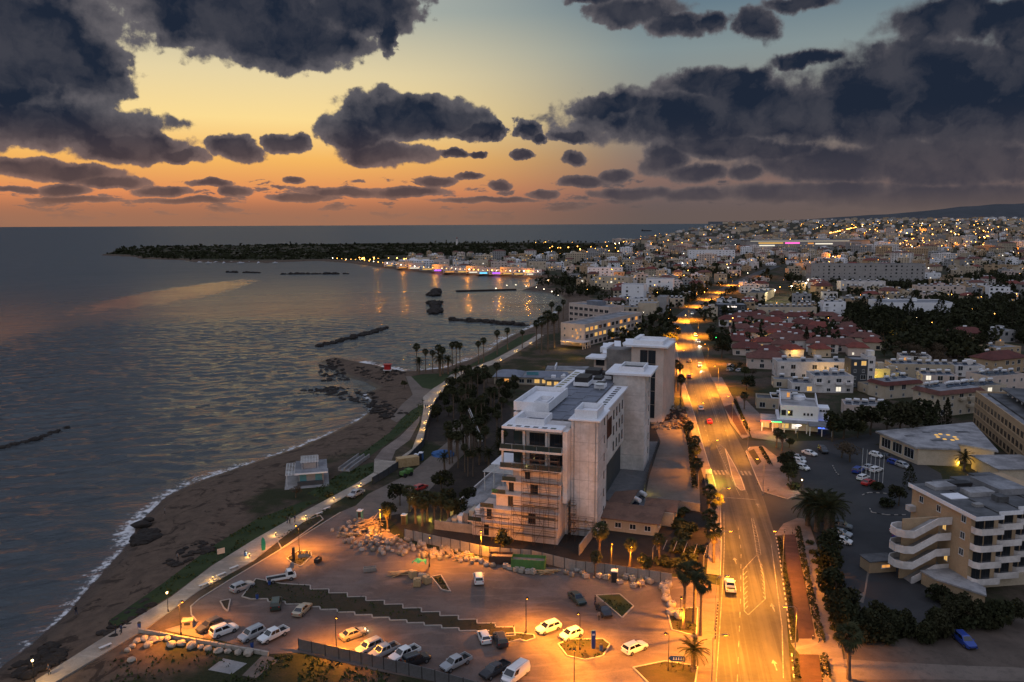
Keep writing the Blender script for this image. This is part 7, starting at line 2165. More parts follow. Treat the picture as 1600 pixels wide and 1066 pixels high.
for i, (px, py, rz) in enumerate(RD_Rr): lamp('road_lamp', px, py, rz, ('tall road lamp by the cycle lane end', 'tall road lamp in the planted verge', 'tall road lamp at the hotel entry corner', 'tall road lamp on the corner plaza', 'tall road lamp at the side street mouth', 'tall road lamp by the red cycle path', 'tall road lamp at the island tip', 'tall road lamp near the oncoming cars', 'tall road lamp at the bend')[i],
                                              (7500, 3800, 1600, 3500, 5500, 10000, 14000, 20000, 24000)[i], 'tall lamps along the road', 9.3, 1.8, dz=-.1)
for (px, py, pw) in ((1092, 479, 14000), (1108, 468, 14000), (1125, 457, 16000), (1144, 446, 16000)):
    lamp('road_lamp', px, py, 3.0, 'road lamp on the road stretch beyond the bend', pw, 'road lamps beyond the bend', 9.3, 1.8, dz=-.1)
YEL = (1.0, .58, .16)
for i, (px, py) in enumerate(((333, 908), (390, 871), (431, 838), (478, 811), (522, 783), (564, 760))):
    lamp('bollard', px, py, 0, 'low glowing bollard on the promenade edge, %s' % ('by the two pale benches', 'by the green flag', 'by the sign to the beach', 'near the group of walkers', 'across from the kiosk lawn', 'nearest the concrete landing')[i], 42, 'promenade bollard lamps', .83, -.16, YEL, 0)
for i, (px, py) in enumerate(((657, 690), (661, 672), (664, 661), (669, 647), (672, 636), (678, 626), (686, 614), (696, 604), (709, 593), (728, 582), (752, 573), (780, 563), (806, 549), (828, 537))):
    lamp('bollard', px + 2, py, 0, 'low glowing bollard along the raised walk beside the site', 60, 'raised walk bollard lamps', .83, -.18, YEL, 0)
for (px, py, lb) in ((263, 957, 'yellow post lamp on the promenade above the beach'), (54, 1068, 'yellow post lamp at the lowest end of the promenade')): lamp('post_lamp', px, py, 0, lb, 160, 'promenade post lamps', 3.5, .25, YEL, .2)
lamp('post_lamp', 641, 800, 0, 'white post lamp by the floodlit site palms', 120, None, 3.5, .25, (1, .85, .8), .2)
lamp('post_lamp', 1252, 772, 0, 'greenish-white lamp at the hotel car park kerb', 130, None, 3.5, .2, (.9, 1, .6), .1)
lamp('post_lamp', 1290, 596, 0, 'yellow post lamp in the street behind the restaurant', 400, None, 3.5, .2, YEL, .1)
for (x, y, z, p, c) in ((*at(655, 806), .5, 260, (1, .85, .08)), (*at(672, 810), .5, 320, (1, .85, .08)), (*at(688, 812), .5, 220, (1, .85, .08))): lamp_light('palm_uplight', (x, y - .8, z), p, c, .1)
lamp_light('shelter_light', (*at(1116, 752), 4.0), 2600, (.65, 1, .08), .2, 130); lamp_light('doorway_light', (*at(1012, 772), 2.0), 130, (1, .85, .1), .2)
lamp_light('neon_glow', (*at(1196, 676), 2.2), 900, (1, .28, .06), .3); lamp_light('neon_glow', (*at(1208, 684), 2.4), 500, (.8, .8, .1), .3); lamp_light('terrace_glow', (*at(1240, 690), 2.2), 300, (1, .6, .1), .3)
lamp_light('sedan_beam', (*at(572, 985), .7), 60, (1, .82, .3), .1); lamp_light('wall_glow', (*at(1010, 493), 6.0), 2600, (1, .75, .3), .3); lamp_light('yard_glow', (*at(1374, 604), 3.0), 1300, (1, .8, .05), .3); lamp_light('garden_glow', (*at(1498, 729), 1.0), 500, (1, .6, .05), .2)
for (px, py, p) in ((1245, 560, 900), (1195, 532, 500), (1290, 566, 500), (1345, 585, 700), (1175, 545, 300), (880, 546, 1500), (900, 560, 900), (860, 575, 500), (1490, 572, 400), (1395, 535, 900), (1110, 650, 0)):
    if p: lamp_light('yard_glow', (*atg(px, py)[:2], 3.2), p, (1, .55, .1), .3)
for (rear, front) in (((1091, 567), (1096, 579)), ((1090, 531), (1093, 540)), ((1085, 522), (1089, 530)), ((1083, 488), (1080, 495))):
    a = Vector((*at(*rear), .8)); c = Vector((*at(*front), .5)); d = (c - a).normalized(); o = lamp_light('headlight_beam', tuple(c + d * .9), 2500, (1, .85, .55), .1, 60); o.rotation_euler = (d + Vector((0, 0, -.12))).to_track_quat('-Z', 'Y').to_euler()

# ------------------------------------------------------------------ palms, trees, hedges
def T(kind, px, py, label, s=1.0, group=None, rz=None, cat=None):
    x, y, z = atg(px, py) if py < 560 else (*at(px, py), 0.0)
    return place(kind, (x, y, z), rz if rz is not None else (px * 1.7) % 6.28, label, group, s)


PG = 'palms beside the main road'
for (k, px, py, s, lb) in (('fan_palm', 1068, 984, 1.02, 'tall fan palm, leftmost in the lit palm bed'), ('fan_palm', 1084, 975, .98, 'tall fan palm in the middle of the lit palm bed'), ('fan_palm', 1094, 993, .92, 'tall fan palm nearest the road in the lit palm bed'), ('feather_palm', 1083, 1050, .85, 'short feather palm beside the blue direction sign'),
                           ('fan_palm_low', 1107, 806, 1.0, 'fan palm at the top of the villa garden'), ('fan_palm_low', 1116, 822, 1.1, 'fan palm between villa garden and road'), ('fan_palm_low', 1107, 848, 1.0, 'fan palm over the villa garden trellis'), ('fan_palm_low', 1115, 880, 1.15, 'fan palm at the lower villa garden corner'),
                           ('fan_palm_low', 936, 872, 1.05, 'fan palm standing at the villa wall corner'), ('fan_palm_low', 984, 884, .8, 'small fan palm before the villa front'), ('fan_palm_low', 1030, 880, .85, 'fan palm left of the villa garden trellis'), ('fan_palm_low', 929, 900, .7, 'low fan palm behind the rubble sacks'),
                           ('fan_palm_low', 1089, 758, 1.0, 'palm beside the bus shelter'), ('fan_palm_low', 1085, 735, 1.0, 'palm at the sand lot edge'), ('fan_palm_low', 1084, 715, .9, 'palm second from the sand lot edge'), ('fan_palm_low', 1076, 690, .9, 'palm by the rubble on the sand lot'),
                           ('fan_palm_far', 1063, 640, 1.0, 'tall palm right of the dark window block'), ('fan_palm_far', 1056, 612, 1.0, 'tall palm beside the purple light'), ('fan_palm_far', 1047, 575, .9, 'tall palm by the second block corner'), ('fan_palm_far', 1062, 610, .85, 'shorter palm by the second block corner')):
    T(k, px, py, lb, s, PG)
for i, (px, py, s) in enumerate(((652, 580, 1.0), (665, 582, .85), (676, 582, .8), (686, 582, 1.0), (692, 584, .95), (707, 572, .9), (713, 573, .95), (719, 573, .9), (748, 568, .85), (756, 566, .95), (777, 555, 1.0), (793, 548, .95), (816, 545, .8))):
    T('fan_palm_far', px, py, 'tall thin palm on the beach lawn, %s' % ('first on the seaward side', 'behind the first one', 'in the thick clump', 'tallest of the thick clump', 'at the right of the clump', 'left one of the trio', 'middle one of the trio', 'right one of the trio', 'short one of the pair by the walk', 'tall one of the pair by the walk', 'alone by the lit walk', 'beyond the lone one', 'last before the arcaded hotel')[i], s, 'palms on the beach lawn')
for (px, py, s) in ((655, 585, .9), (688, 588, 1.2), (712, 600, .8), (700, 585, 1.0)): T('feather_palm_far', px, py, 'bushy feather palm among the thin beach palms', s, 'bushy palms on the beach lawn')
for i, (px, py, s) in enumerate(((846, 552, 1.5), (856, 550, 1.7), (866, 546, 1.5), (838, 545, 1.2), (873, 520, 1.3), (862, 508, 1.2), (880, 500, 1.1))): T('fan_palm_far', px, py, 'very tall palm before the arcaded hotel end', s, 'palms by the arcaded hotel')
_rn = random.Random(31)
for i in range(80):                                    # the thin site palms and shrubs left of the white hotel
    px, py = _rn.uniform(690, 790), _rn.uniform(600, 745)
    if px < 690 + (745 - py) * .18 or px > 830 - (py - 600) * .25: continue
    _fk = _rn.random() < .6
    T('fan_palm_far' if _fk else 'feather_palm_far', px, py, 'dark %s palm in the garden plot %s' % ('thin fan' if _fk else 'bushy feather', ('beside the raised walk' if px < 722 else 'beside the white hotel') + (', far end' if py < 650 else ', middle' if py < 700 else ', near end')), _rn.uniform(.55, .9), 'palms of the hotel garden plot')
for i in range(44):
    px, py = _rn.uniform(715, 830), _rn.uniform(590, 660)
    T('tree%d' % (i % 3), px - (py - 590) * .7, py, 'dark shrubby tree in the hotel garden plot', _rn.uniform(.45, .8), 'trees of the hotel garden plot')
for (px, py, s) in ((650, 818, 1), (660, 822, .9), (668, 815, 1.0), (678, 818, 1.0), (690, 815, .9), (606, 828, .75), (700, 820, .8), (640, 800, .9)): T('fan_palm_low', px, py, 'palm in the floodlit clump by the rubble sacks', s, 'floodlit palms by the rubble sacks')
for (px, py, s) in ((625, 790, .8), (700, 800, .9), (715, 812, .8), (655, 795, .7), (730, 790, .7), (690, 775, .8), (610, 812, .6)): T('tree%d' % (int(px) % 3), px, py, 'dark tree behind the floodlit palms', s, 'dark trees behind the floodlit palms')
for i, (px, py, s) in enumerate(((1262, 822, 1.3), (1276, 830, 1.5), (1291, 838, 1.5), (1300, 826, 1.3), (1284, 815, 1.2))): T('feather_palm', px, py, 'big dark feather palm at the hotel entry, %s' % ('nearest the side road', 'second from the side road', 'over the parked cars', 'behind the others', 'in the middle of the clump')[i], s, 'dark palms at the hotel entry')
for i in range(13): t = i / 12; T('bush' if i % 3 else 'tree1', 1288 + 34 * t, 868 + 130 * t, 'dark clipped tree in the row along the footway', .85 if i % 3 == 0 else 1.45, 'trees along the footway')
for i in range(11): t = i / 10; T('low_bush', 1266 + 44 * t, 850 + 150 * t, 'round low bush on the footway edge', 1.0, 'low bushes on the footway')
T('fan_palm_low', 1326, 1062, 'fan palm at the corner of the dirt lot', 1.2, PG)
for (k, px, py, s, lb) in (('lit_tree', 1005, 902, .95, 'round yellow-lit tree beside the portable toilet'), ('lit_tree', 783, 866, 1.1, 'golden lit tree behind the orange skip'), ('bare_tree', 1328, 722, 1.15, 'bare brown tree between hotel car park rows'), ('bare_tree', 1315, 715, .9, 'bare brown bush next to the bare tree'),
                           ('tree0', 1405, 690, 1.6, 'largest dark round tree behind the lobby'), ('tree0', 1432, 682, 1.5, 'dark tree right of the largest round tree'), ('cypress', 1462, 672, .9, 'dark cypress at the end of the beige hotel wing'), ('cypress', 1478, 668, .9, 'second dark cypress at the beige hotel wing'), ('cypress', 1448, 676, .8, 'shorter cypress beside the dark round tree'),
                           ('tree1', 1300, 690, 1.3, 'dark tree behind the restaurant parking'), ('tree1', 1318, 686, 1.3, 'dark tree next to the pink low house'), ('tree2', 1340, 684, .9, 'olive tree in front of the low pink house'), ('tree1', 1360, 680, 1.4, 'dark tree before the lobby corner'), ('tree0', 1385, 676, 1.3, 'dark tree left of the largest round tree'),
                           ('cypress_wide', 1420, 765, .55, 'dark conical tree beside the cream hotel end wall'), ('tree1', 1404, 790, .7, 'dark tree on the islet before the hotel'), ('bush', 1385, 792, 1.2, 'dark bush on the black-and-white islet'), ('bush', 1370, 765, 1.1, 'dark bush under the flagpoles'), ('feather_palm', 1506, 735, .9, 'feather palm behind the yellow lobby wall'),
                           ('cypress', 1259, 545, 1.05, 'lone tall cypress among the red roofs'), ('bare_tree', 1215, 588, .9, 'bare grey shrub before the largest red-roofed house'), ('bare_tree', 1175, 590, .8, 'bare tree left of the largest red-roofed house'), ('tree0', 1128, 560, 1.2, 'big dark tree at the roadside, nearest'), ('tree0', 1120, 545, 1.1, 'big dark tree at the roadside, second'),
                           ('tree1', 1134, 548, 1.2, 'dark roadside tree behind the big ones'), ('tree1', 1110, 530, 1.0, 'dark tree by the road lamp bend'), ('tree2', 1163, 590, .8, 'olive tree by the house parking bays'), ('tree1', 1166, 610, .9, 'dark tree on the footway before the beige hut'), ('fan_palm_low', 1163, 640, .9, 'palm on the footway before the restaurant'),
                           ('fan_palm_low', 1213, 700, .85, 'palm in front of the restaurant neon'), ('fan_palm_low', 1222, 705, .8, 'palm beside the restaurant terrace'), ('tree2', 1233, 700, .5, 'small tree on the restaurant terrace edge'), ('tree1', 1225, 735, .8, 'dark street tree by the white parked cars'), ('tree1', 1232, 752, .8, 'dark street tree near the glowing kerb lamp'), ('bush', 1240, 765, 1.1, 'dark bush at the kerb lamp'),
                           ('bare_tree', 462, 778, .6, 'bare brown shrub on the beach below the kiosk'), ('low_bush', 514, 776, 1.3, 'low green bush beside the promenade'), ('tree2', 632, 606, .5, 'small dark tree on the beach path')):
    T(k, px, py, lb, s)
for i, (px, py) in enumerate(((1362, 500), (1372, 496), (1382, 504), (1392, 500), (1405, 506), (1420, 512), (1436, 508), (1348, 496), (1337, 500), (1330, 506), (1450, 512), (1468, 506), (1340, 515), (1350, 525), (1490, 520), (1545, 520), (1560, 512), (1580, 520), (1532, 545), (1480, 545), (1500, 552), (1590, 535), (1380, 530), (1400, 528))):
    T('cypress_wide' if i % 2 else 'tree0', px, py, 'tall dark pine in the belt behind the red roofs', 1.0 + (i % 3) * .25, 'dark pines behind the red roofs')
for i in range(12): T('bare_tree', 1405 + 80 * (i % 6) / 6, 552 + 14 * (i // 6) + (i % 3) * 3, 'grey leafless thicket tree on the empty slope', 1.3, 'grey thicket on the empty slope')
for i in range(40):
    px = 1335 + _rn.uniform(0, 135) if i < 22 else 1470 + _rn.uniform(0, 125); py = _rn.uniform(985, 1004) if px < 1470 else _rn.uniform(955, 984)
    T('tree1' if i % 2 else 'bush', px, py, 'dark %s in the thicket %s' % ('bushy tree' if i % 2 else 'low bush', ('beside the footway palm' if px < 1385 else 'at the drive mouth') if px < 1470 else ('above the blue car' if px < 1530 else 'under the balconies')), _rn.uniform(.5, .75) if i % 2 else _rn.uniform(1.0, 1.6), 'dark thicket by the dirt lot')
T('bush', 1466, 938, 'rounded dark bush before the hotel annexe', 1.5); T('bush', 1480, 945, 'dark bush on the annexe corner', 1.3)
for i in range(24): T('low_bush', _rn.uniform(1010, 1095), _rn.uniform(800, 885), 'dark shrub of the villa garden', _rn.uniform(1.2, 2.2), 'shrubs of the villa garden')
_i = 0
while _i < 130:                                          # single trees standing between the houses
    y = _rn.uniform(440, 800); x = y * _rn.uniform(.12, .68)
    if not free(x, y, 2) or road_d(x, y) < 9: continue
    _i += 1; place(('tree0', 'tree1', 'tree2', 'cypress')[_i % 4], (x, y, gz(x, y)), _i, ('tall dark tree', 'round dark tree', 'olive tree', 'thin cypress')[_i % 4] + ' standing between the town houses', 'trees between the town houses', _rn.uniform(.7, 1.1))
hedge(pts([(1246, 828), (1262, 910), (1284, 1006)]), 1.1, 1.2, 'long dark hedge between cycle lane and footway'); hedge(pts([(1287, 1030), (1292, 1064)]), 1.2, 1.3, 'short dark hedge at the end of the cycle lane')
hedge(pts([(1217, 842), (1232, 925), (1241, 1003)]), .7, .5, 'low clipped hedge along the black-and-white kerb'); hedge(pts([(1241, 1030), (1247, 1064)]), .8, .6, 'low hedge by the near end of the cycle lane')
hedge(pts([(1148, 628), (1170, 676)]), 1.0, 1.1, 'hedge beside the upper cycle path'); hedge(pts([(1136, 581), (1160, 576)]), 1.4, 3.0, 'tall dark hedge beside the white parked cars'); hedge(pts([(1188, 701), (1204, 728)]), 1.0, 1.0, 'hedge on the corner plaza')
hedge(pts([(1086, 765), (1078, 700), (1068, 660)]), 1.2, 1.6, 'shaggy hedge between sand lot and road')

# ------------------------------------------------------------------ building-site stuff in the car park
_rn = random.Random(8); _pp = [(512, 834), (556, 812), (600, 828), (650, 850), (735, 862), (742, 884), (700, 878), (640, 870), (590, 867), (545, 856)]
_q = pts(_pp); _n = 0; _done = []
while _n < 105:
    px, py = _rn.uniform(512, 742), _rn.uniform(812, 884); x, y = at(px, py)
    if not poly_mask(_q, np.array([x]), np.array([y]))[0] or any((x - a) ** 2 + (y - b_) ** 2 < .95 for a, b_ in _done): continue
    _done.append((x, y)); _n += 1; k = _rn.choice(('bag0', 'bag3', 'bag1', 'bag1', 'bag2', 'bag2'))
    place(k, (x, y, .02), _rn.uniform(0, 6), {'bag0': 'pale rubble sack', 'bag3': 'wide slumped pale sack', 'bag1': 'brown sand sack', 'bag2': 'grey sack'}[k] + (' at the seaward end of the long heap' if px < 575 else ' under the floodlit palms in the long heap' if px < 640 else ' behind the island lamp in the long heap' if px < 700 else ' at the fence end of the long heap'), 'rubble sacks heaped along the site', _rn.uniform(.6, 1.05))
for (px, py, k) in ((866, 880, 'bag0'), (880, 886, 'bag0'), (885, 897, 'bag1'), (893, 901, 'bag2'), (910, 898, 'bag1'), (902, 893, 'bag3'), (925, 893, 'bag1'), (1036, 921, 'bag0'), (1044, 918, 'bag0'), (1040, 928, 'bag0'), (1041, 938, 'bag3'), (1049, 948, 'bag3'), (1050, 960, 'bag3'), (1061, 966, 'bag0'), (1012, 908, 'bag0'), (745, 876, 'bag3'), (752, 880, 'bag0'), (760, 884, 'bag3'), (1002, 914, 'bag3'), (770, 886, 'bag1')):
    place(k, (*at(px, py), .02), px, 'loose rubble sack in the scattered row below the fence', 'scattered rubble sacks', 1.0 if px < 1030 else 1.35)
for i, (px, py, k) in enumerate(((652, 916, 'pallet2'), (667, 912, 'pallet2'), (660, 905, 'pallet0'), (645, 903, 'pallet2'), (797, 890, 'pallet1'), (806, 893, 'pallet0'), (815, 895, 'pallet0'), (824, 896, 'pallet1'), (833, 897, 'pallet0'), (812, 886, 'pallet1'), (822, 888, 'pallet0'), (790, 887, 'pallet1'), (937, 903, 'pallet1'), (947, 905, 'pallet0'), (968, 912, 'pallet1'), (978, 905, 'pallet0'), (988, 908, 'pallet0'), (990, 918, 'pallet1'), (1004, 905, 'pallet0'), (1016, 912, 'pallet0'), (730, 868, 'pallet1'), (676, 872, 'pallet1'), (900, 888, 'pallet0'), (915, 903, 'pallet1'))):
    place(k, (*at(px, py), .02), i * .7, 'pallet of %s %s' % ({'pallet0': 'pale stone blocks', 'pallet1': 'white blocks', 'pallet2': 'tall yellow blocks'}[k], 'at the netted stack island' if i < 4 else 'by the green skip' if i < 12 else 'in the row below the fence' if i < 20 or i > 21 else 'beside the rubble heap'), 'block pallets', 1.0 if i > 3 else 1.25)
tp = thing('tarpaulin', 'green tarpaulin thrown over the block stack', 'tarpaulin', (*at(655, 893), 2.2)); _mb = MB()
_mb.add([(i * .45 - 1.3, j * .4 - .8, .25 * math.sin(i * 1.7 + j) - .35 * (abs(i - 3) > 2)) for j in range(5) for i in range(7)], [(j * 7 + i, j * 7 + i + 1, j * 7 + i + 8, j * 7 + i + 7) for j in range(4) for i in range(6)]); _mb.build('sheet', 'green_cloth', tp)
ph = thing('plank_heap', 'heap of long planks glowing gold under the site lamp', 'plank heap', (*at(578, 826), .1), .5)
for i in range(34):
    m2 = MB(); m2.box(-1.7, -.12, 0, 1.7, .12, .05); _kb.setdefault('plank', m2.mesh('plank', 'pale_timber')); o = obj('plank', _kb['plank'], ph, (_rn.uniform(-2.2, 2.2), _rn.uniform(-1.5, 1.5), .1 + i * .055), _rn.uniform(-.7, .9)); o.rotation_euler = (_rn.uniform(-.3, .3), _rn.uniform(-.35, .35), _rn.uniform(-.8, .9))
ph2 = thing('plank_heap', 'low heap of dark boards left of the netted stack', 'plank heap', (*at(627, 898), .05), .3)
for i in range(16): o = obj('plank', _kb['plank'], ph2, (_rn.uniform(-1.6, 1.6), _rn.uniform(-.8, .8), .05 + i * .04), _rn.uniform(-.5, .5))

snapshot(ph2)
for i, (px, py, lb) in enumerate(((548, 838, 'dark boards on the seaward end of the rubble heap'), (612, 846, 'dark boards in the middle of the rubble heap'), (672, 866, 'dark boards among the grey sacks'), (724, 872, 'dark boards at the fence end of the rubble heap'), (700, 864, 'broken boards behind the rubble heap'), (855, 896, 'flat boards before the green skip end'), (1000, 912, 'flat boards in the row below the fence'))): copy_of(ph2, (*at(px, py), .1), i * 1.3, lb, 'heaps of dark boards', .9)


def skip(name, label, px, py, rz, L, w, h, m, ribs=5):
    r = thing(name, label, 'skip', (*at(px, py), .03), rz); part(r, 'floor', m, (-L / 2, -w / 2, .1, L / 2, w / 2, .2))
    for (b_) in ((-L / 2, -w / 2, .201, L / 2, -w / 2 + .08, h), (-L / 2, w / 2 - .08, .201, L / 2, w / 2, h), (-L / 2, -w / 2 + .081, .201, -L / 2 + .08, w / 2 - .081, h), (L / 2 - .08, -w / 2 + .081, .201, L / 2, w / 2 - .081, h)): part(r, 'side_panel', m, b_)
    for i in range(ribs):
        x = -L / 2 + L * (i + .5) / ribs; part(r, 'rib', m, (x - .06, -w / 2 - .07, .2, x + .06, -w / 2 - .001, h))
    part(r, 'load', 'bag_sand', (-L / 2 + .1, -w / 2 + .1, .21, L / 2 - .1, w / 2 - .1, h * .75)); return r


skip('skip', 'long green steel skip beside the block pallets', 826, 889, -.15, 6.5, 2.6, 2.3, 'green_skip', 7); skip('skip', 'rusty orange skip under the golden lit tree', 783, 879, -.1, 4.6, 2.2, 1.7, 'rust_steel'); skip('crate', 'grey open timber crate alone on the paving', 578, 893, .25, 2.4, 1.1, .8, 'stone_wall', 4); skip('crate', 'dark steel trough beside the island lamp', 497, 879, 1.3, 1.6, .9, .9, 'dark_steel', 3)


def booth(label, px, py, m, h=2.3, roofm='clean_white', z=0.02):
    r = thing('portable_toilet', label, 'portable toilet', (*at(px, py), z), -.2, 'portable toilets'); part(r, 'cabin', m, (-.55, -.55, 0, .55, .55, h - .2)); part(r, 'roof', roofm, (-.6, -.6, h - .198, .6, .6, h)); part(r, 'door', 'dark_steel', (-.38, -.59, .12, .38, -.552, h - .35))
    m2 = MB(); m2.lathe([(.07, h), (.07, h + .25)], .3, .3, 6); m2.build('vent_pipe', 'dark_steel', r)


booth('dark portable toilet with white roof in the fence row', 960, 909, 'dark_render'); booth('teal portable toilet left of the golden plank heap', 563, 812, 'teal_paint'); booth('blue portable toilet by the raised walk wall', 651, 722, 'blue_tarp'); booth('second blue portable toilet by the raised walk wall', 658, 719, 'blue_tarp'); booth('dark portable toilet under the floodlit palms', 632, 819, 'dark_render')
# fences and walls
def panel_fence(name, label, line, h, m, st=2.2, th=.06, cat='fence', postm='dark_steel', z=0.0):
    r = thing(name, label, cat)
    for (x0, y0), (x1, y1) in zip(line[:-1], line[1:]):
        L = math.hypot(x1 - x0, y1 - y0); n = max(1, round(L / st)); a = math.atan2(y1 - y0, x1 - x0)
        m2 = MB(); m2.box(-L / n / 2 + .05, -th / 2, .05, L / n / 2 - .05, th / 2, h); me = m2.mesh('panel', m); m3 = MB(); m3.box(-.05, -.08, 0, .05, .08, h + .08); mp = m3.mesh('post', postm)
        for i in range(n):
            t = (i + .5) / n; obj('panel', me, r, (x0 + (x1 - x0) * t, y0 + (y1 - y0) * t, z + _rn.uniform(-.03, .03)), a); obj('post', mp, r, (x0 + (x1 - x0) * i / n, y0 + (y1 - y0) * i / n, z), a)
    return r


panel_fence('site_fence', 'grey board fence between rubble row and building site', pts([(632, 842), (690, 855), (765, 871), (830, 876), (900, 893), (945, 898), (1050, 914)]), 2.2, 'stone_wall'); panel_fence('metal_fence', 'grey corrugated metal fence below the parked pickups', pts([(467, 1016), (530, 1030), (600, 1046), (680, 1066), (770, 1092)]), 1.9, 'steel')
panel_fence('site_fence', 'dark mesh fence on the raised walk wall', pts([(582, 758), (600, 747), (640, 720), (662, 697), (668, 668), (674, 650), (681, 632), (694, 617), (708, 602)]), 2.0, 'dark_render', 2.5)
panel_fence('low_wall', 'low stone wall with cap stones above the boulders', pts([(217, 988), (330, 1009), (420, 1025)]), .7, 'kerb_pale', 1.4, .35, 'wall', 'kerb_pale'); panel_fence('garden_wall', 'pale garden wall between villa and works yard', pts([(1000, 800), (1028, 790), (1094, 800)]), 2.0, 'stone_wall', 3, .2, 'wall', 'stone_wall'); panel_fence('yard_fence', 'dark fence along the works yard', pts([(1003, 788), (1013, 745), (1030, 692)]), 1.8, 'dark_render', 2.5)
panel_fence('site_wall', 'stone wall from rubble row up to the villa', pts([(905, 868), (937, 825), (950, 806)]), 2.2, 'stone_wall', 3, .25, 'wall', 'stone_wall')
for i, (px, py, s) in enumerate([(a, b_, .6 + (k % 4) * .12) for k, (a, b_) in enumerate(((207, 1012), (215, 1004), (226, 1001), (240, 1003), (252, 1001), (262, 1000), (283, 1008), (300, 1012), (314, 1013), (325, 1016), (341, 1020), (389, 1023), (200, 1018), (206, 1034), (232, 1010), (268, 1010), (356, 1020), (372, 1022)))]):
    o = obj('boulder', _bl[i % 5][0], None, (*at(px, py), .05), i); o.scale = (s, s, s); tag(o, 'pale boulder in the row under the low stone wall', 'boulder', 'boulders under the low wall')
# promenade furniture and signs
for (px, py, lb) in ((366, 890, 'white bench nearest the two parked estate cars'), (346, 901, 'white bench second along, by a bollard lamp'), (319, 917, 'white bench beside the glowing bollard'), (165, 1014, 'white bench low on the promenade'), (499, 805, 'white bench right of the walkers'), (511, 797, 'white bench next to the bollard lamp, uphill one')): place('bench', (*at(px, py), .12), .93, lb, 'promenade benches')
for (px, py, lb) in ((421, 915, 'blue bin beside the flatbed truck'), (402, 937, 'blue bin at the saw-tooth bed start'), (394, 1013, 'blue bin between silver off-roader and white pickup'), (939, 1018, 'blue bin on the round planted bed'), (384, 870, 'bin on the promenade by the bollard'), (218, 983, 'bin by the promenade near the couple')): place('bin', (*at(px, py), .12), 0, lb, 'litter bins')
for i in range(11): t = i / 10; place('post_bollard', (*at(1121.5 - 4 * t, 950 + 50 * t), .13), 0, 'small dark bollard in the row along the near pavement', 'pavement bollards')
for (px, py) in ((1226, 834), (1238, 835), (1166, 714), (1200, 768), (1184, 758), (1270, 1000), (1280, 1003)): place('post_bollard', (*at(px, py), .1), 0, 'small bollard at a cycle lane end', 'cycle lane bollards')


def board(name, label, px, py, w, h, z0, m, rz=.5, cat='sign', posts=2, th=.06):
    r = thing(name, label, cat, (*at(px, py), .05), rz); part(r, 'sign_board', m, (-w / 2, -th / 2, z0, w / 2, th / 2, z0 + h))
    for i in range(posts): x = (-w / 2 + .15 + (w - .3) * i) if posts > 1 else 0; m2 = MB(); m2.bar((x, .06, 0), (x, .06, z0 + .1), .04, n=6); m2.build('post', 'dark_steel', r)
    return r


board('notice_board', 'pale notice board between promenade and beach', 346, 873, 1.5, 1.1, 1.0, 'pink_plaster', .6); bs = board('direction_sign', 'blue arrow-shaped direction sign with a row of white symbols', 1059, 1048, 2.0, .75, 1.5, 'sign_blue', -.1)
_mb = MB(); _mb.add([(-1.0, -.03, 1.4), (-1.0, -.03, 2.35), (-1.45, -.03, 1.87), (-1.0, .03, 1.4), (-1.0, .03, 2.35), (-1.45, .03, 1.87)], [(0, 2, 1), (3, 4, 5), (0, 3, 5, 2), (2, 5, 4, 1), (1, 4, 3, 0)]); _mb.build('arrow_point', 'sign_blue', bs)
for i in range(5): part(bs, 'symbol', 'white_metal', (-.75 + i * .36, -.05, 1.68, -.52 + i * .36, -.032, 1.80), (-.69 + i * .36, -.05, 1.801, -.58 + i * .36, -.032, 2.08))
t = thing('totem_sign', 'dark upright totem sign on the small lit island', 'sign', (*at(459, 876), .1), .3); part(t, 'pillar', 'dark_steel', (-.28, -.12, 0, .28, .12, 2.6)); [part(t, 'panel', 'rust_steel', (-.22, -.14, z, .22, -.122, z + .3)) for z in (1.2, 1.7, 2.1)]
t = thing('totem_sign', 'dark blue totem sign on the round planted bed', 'sign', (*at(927, 1014), .1), .1); part(t, 'pillar', 'sign_blue', (-.3, -.14, 0, .3, .14, 3.0)); part(t, 'panel', 'white_metal', (-.2, -.16, 2.2, .2, -.142, 2.5))
t = thing('beach_flag', 'teal feather flag beside the promenade', 'flag', (*at(409, 866), .1), .3); _mb = MB(); _mb.tube([(0, 0, 0), (0, 0, 2.4), (.08, 0, 3.1), (.35, 0, 3.5)], .025, 5); _mb.build('pole', 'steel', t); _mb = MB(); _mb.add([(.03, 0, .6), (.75, .12, .7), (.85, .05, 2.0), (.7, -.06, 3.0), (.35, 0, 3.48), (.06, 0, 2.9), (.03, .05, 1.8)], [(0, 1, 2, 6), (6, 2, 3, 5), (5, 3, 4)]); _mb.build('cloth', 'green_cloth', t)
pl = thing('flower_stall', 'low planter box with pots on the small lit island', 'planter', (*at(474, 870), .1), .3); part(pl, 'box', 'stone_pale', (-1.1, -.6, 0, 1.1, .6, .7)); part(pl, 'soil', 'trunk', (-1.0, -.5, .702, 1.0, .5, .75)); [pl] and [(lambda m2: (m2.lathe([(.14, .752), (.2, 1.1)], -.6 + i * .6, 0, 8), m2.build('pot', 'bag_sand', pl)))(MB()) for i in range(3)]
bx = thing('bin_shed', 'stone bin box with a lid on the lit paved pad', 'bin', (*at(294, 980), .03), .2); part(bx, 'box', 'stone_pale', (-.8, -.6, 0, .8, .6, 1.2)); part(bx, 'lid', 'stone_wall', (-.9, -.7, 1.202, .9, .7, 1.35)); part(bx, 'opening', 'dark_steel', (-.5, -.63, .6, .5, -.602, 1.0))
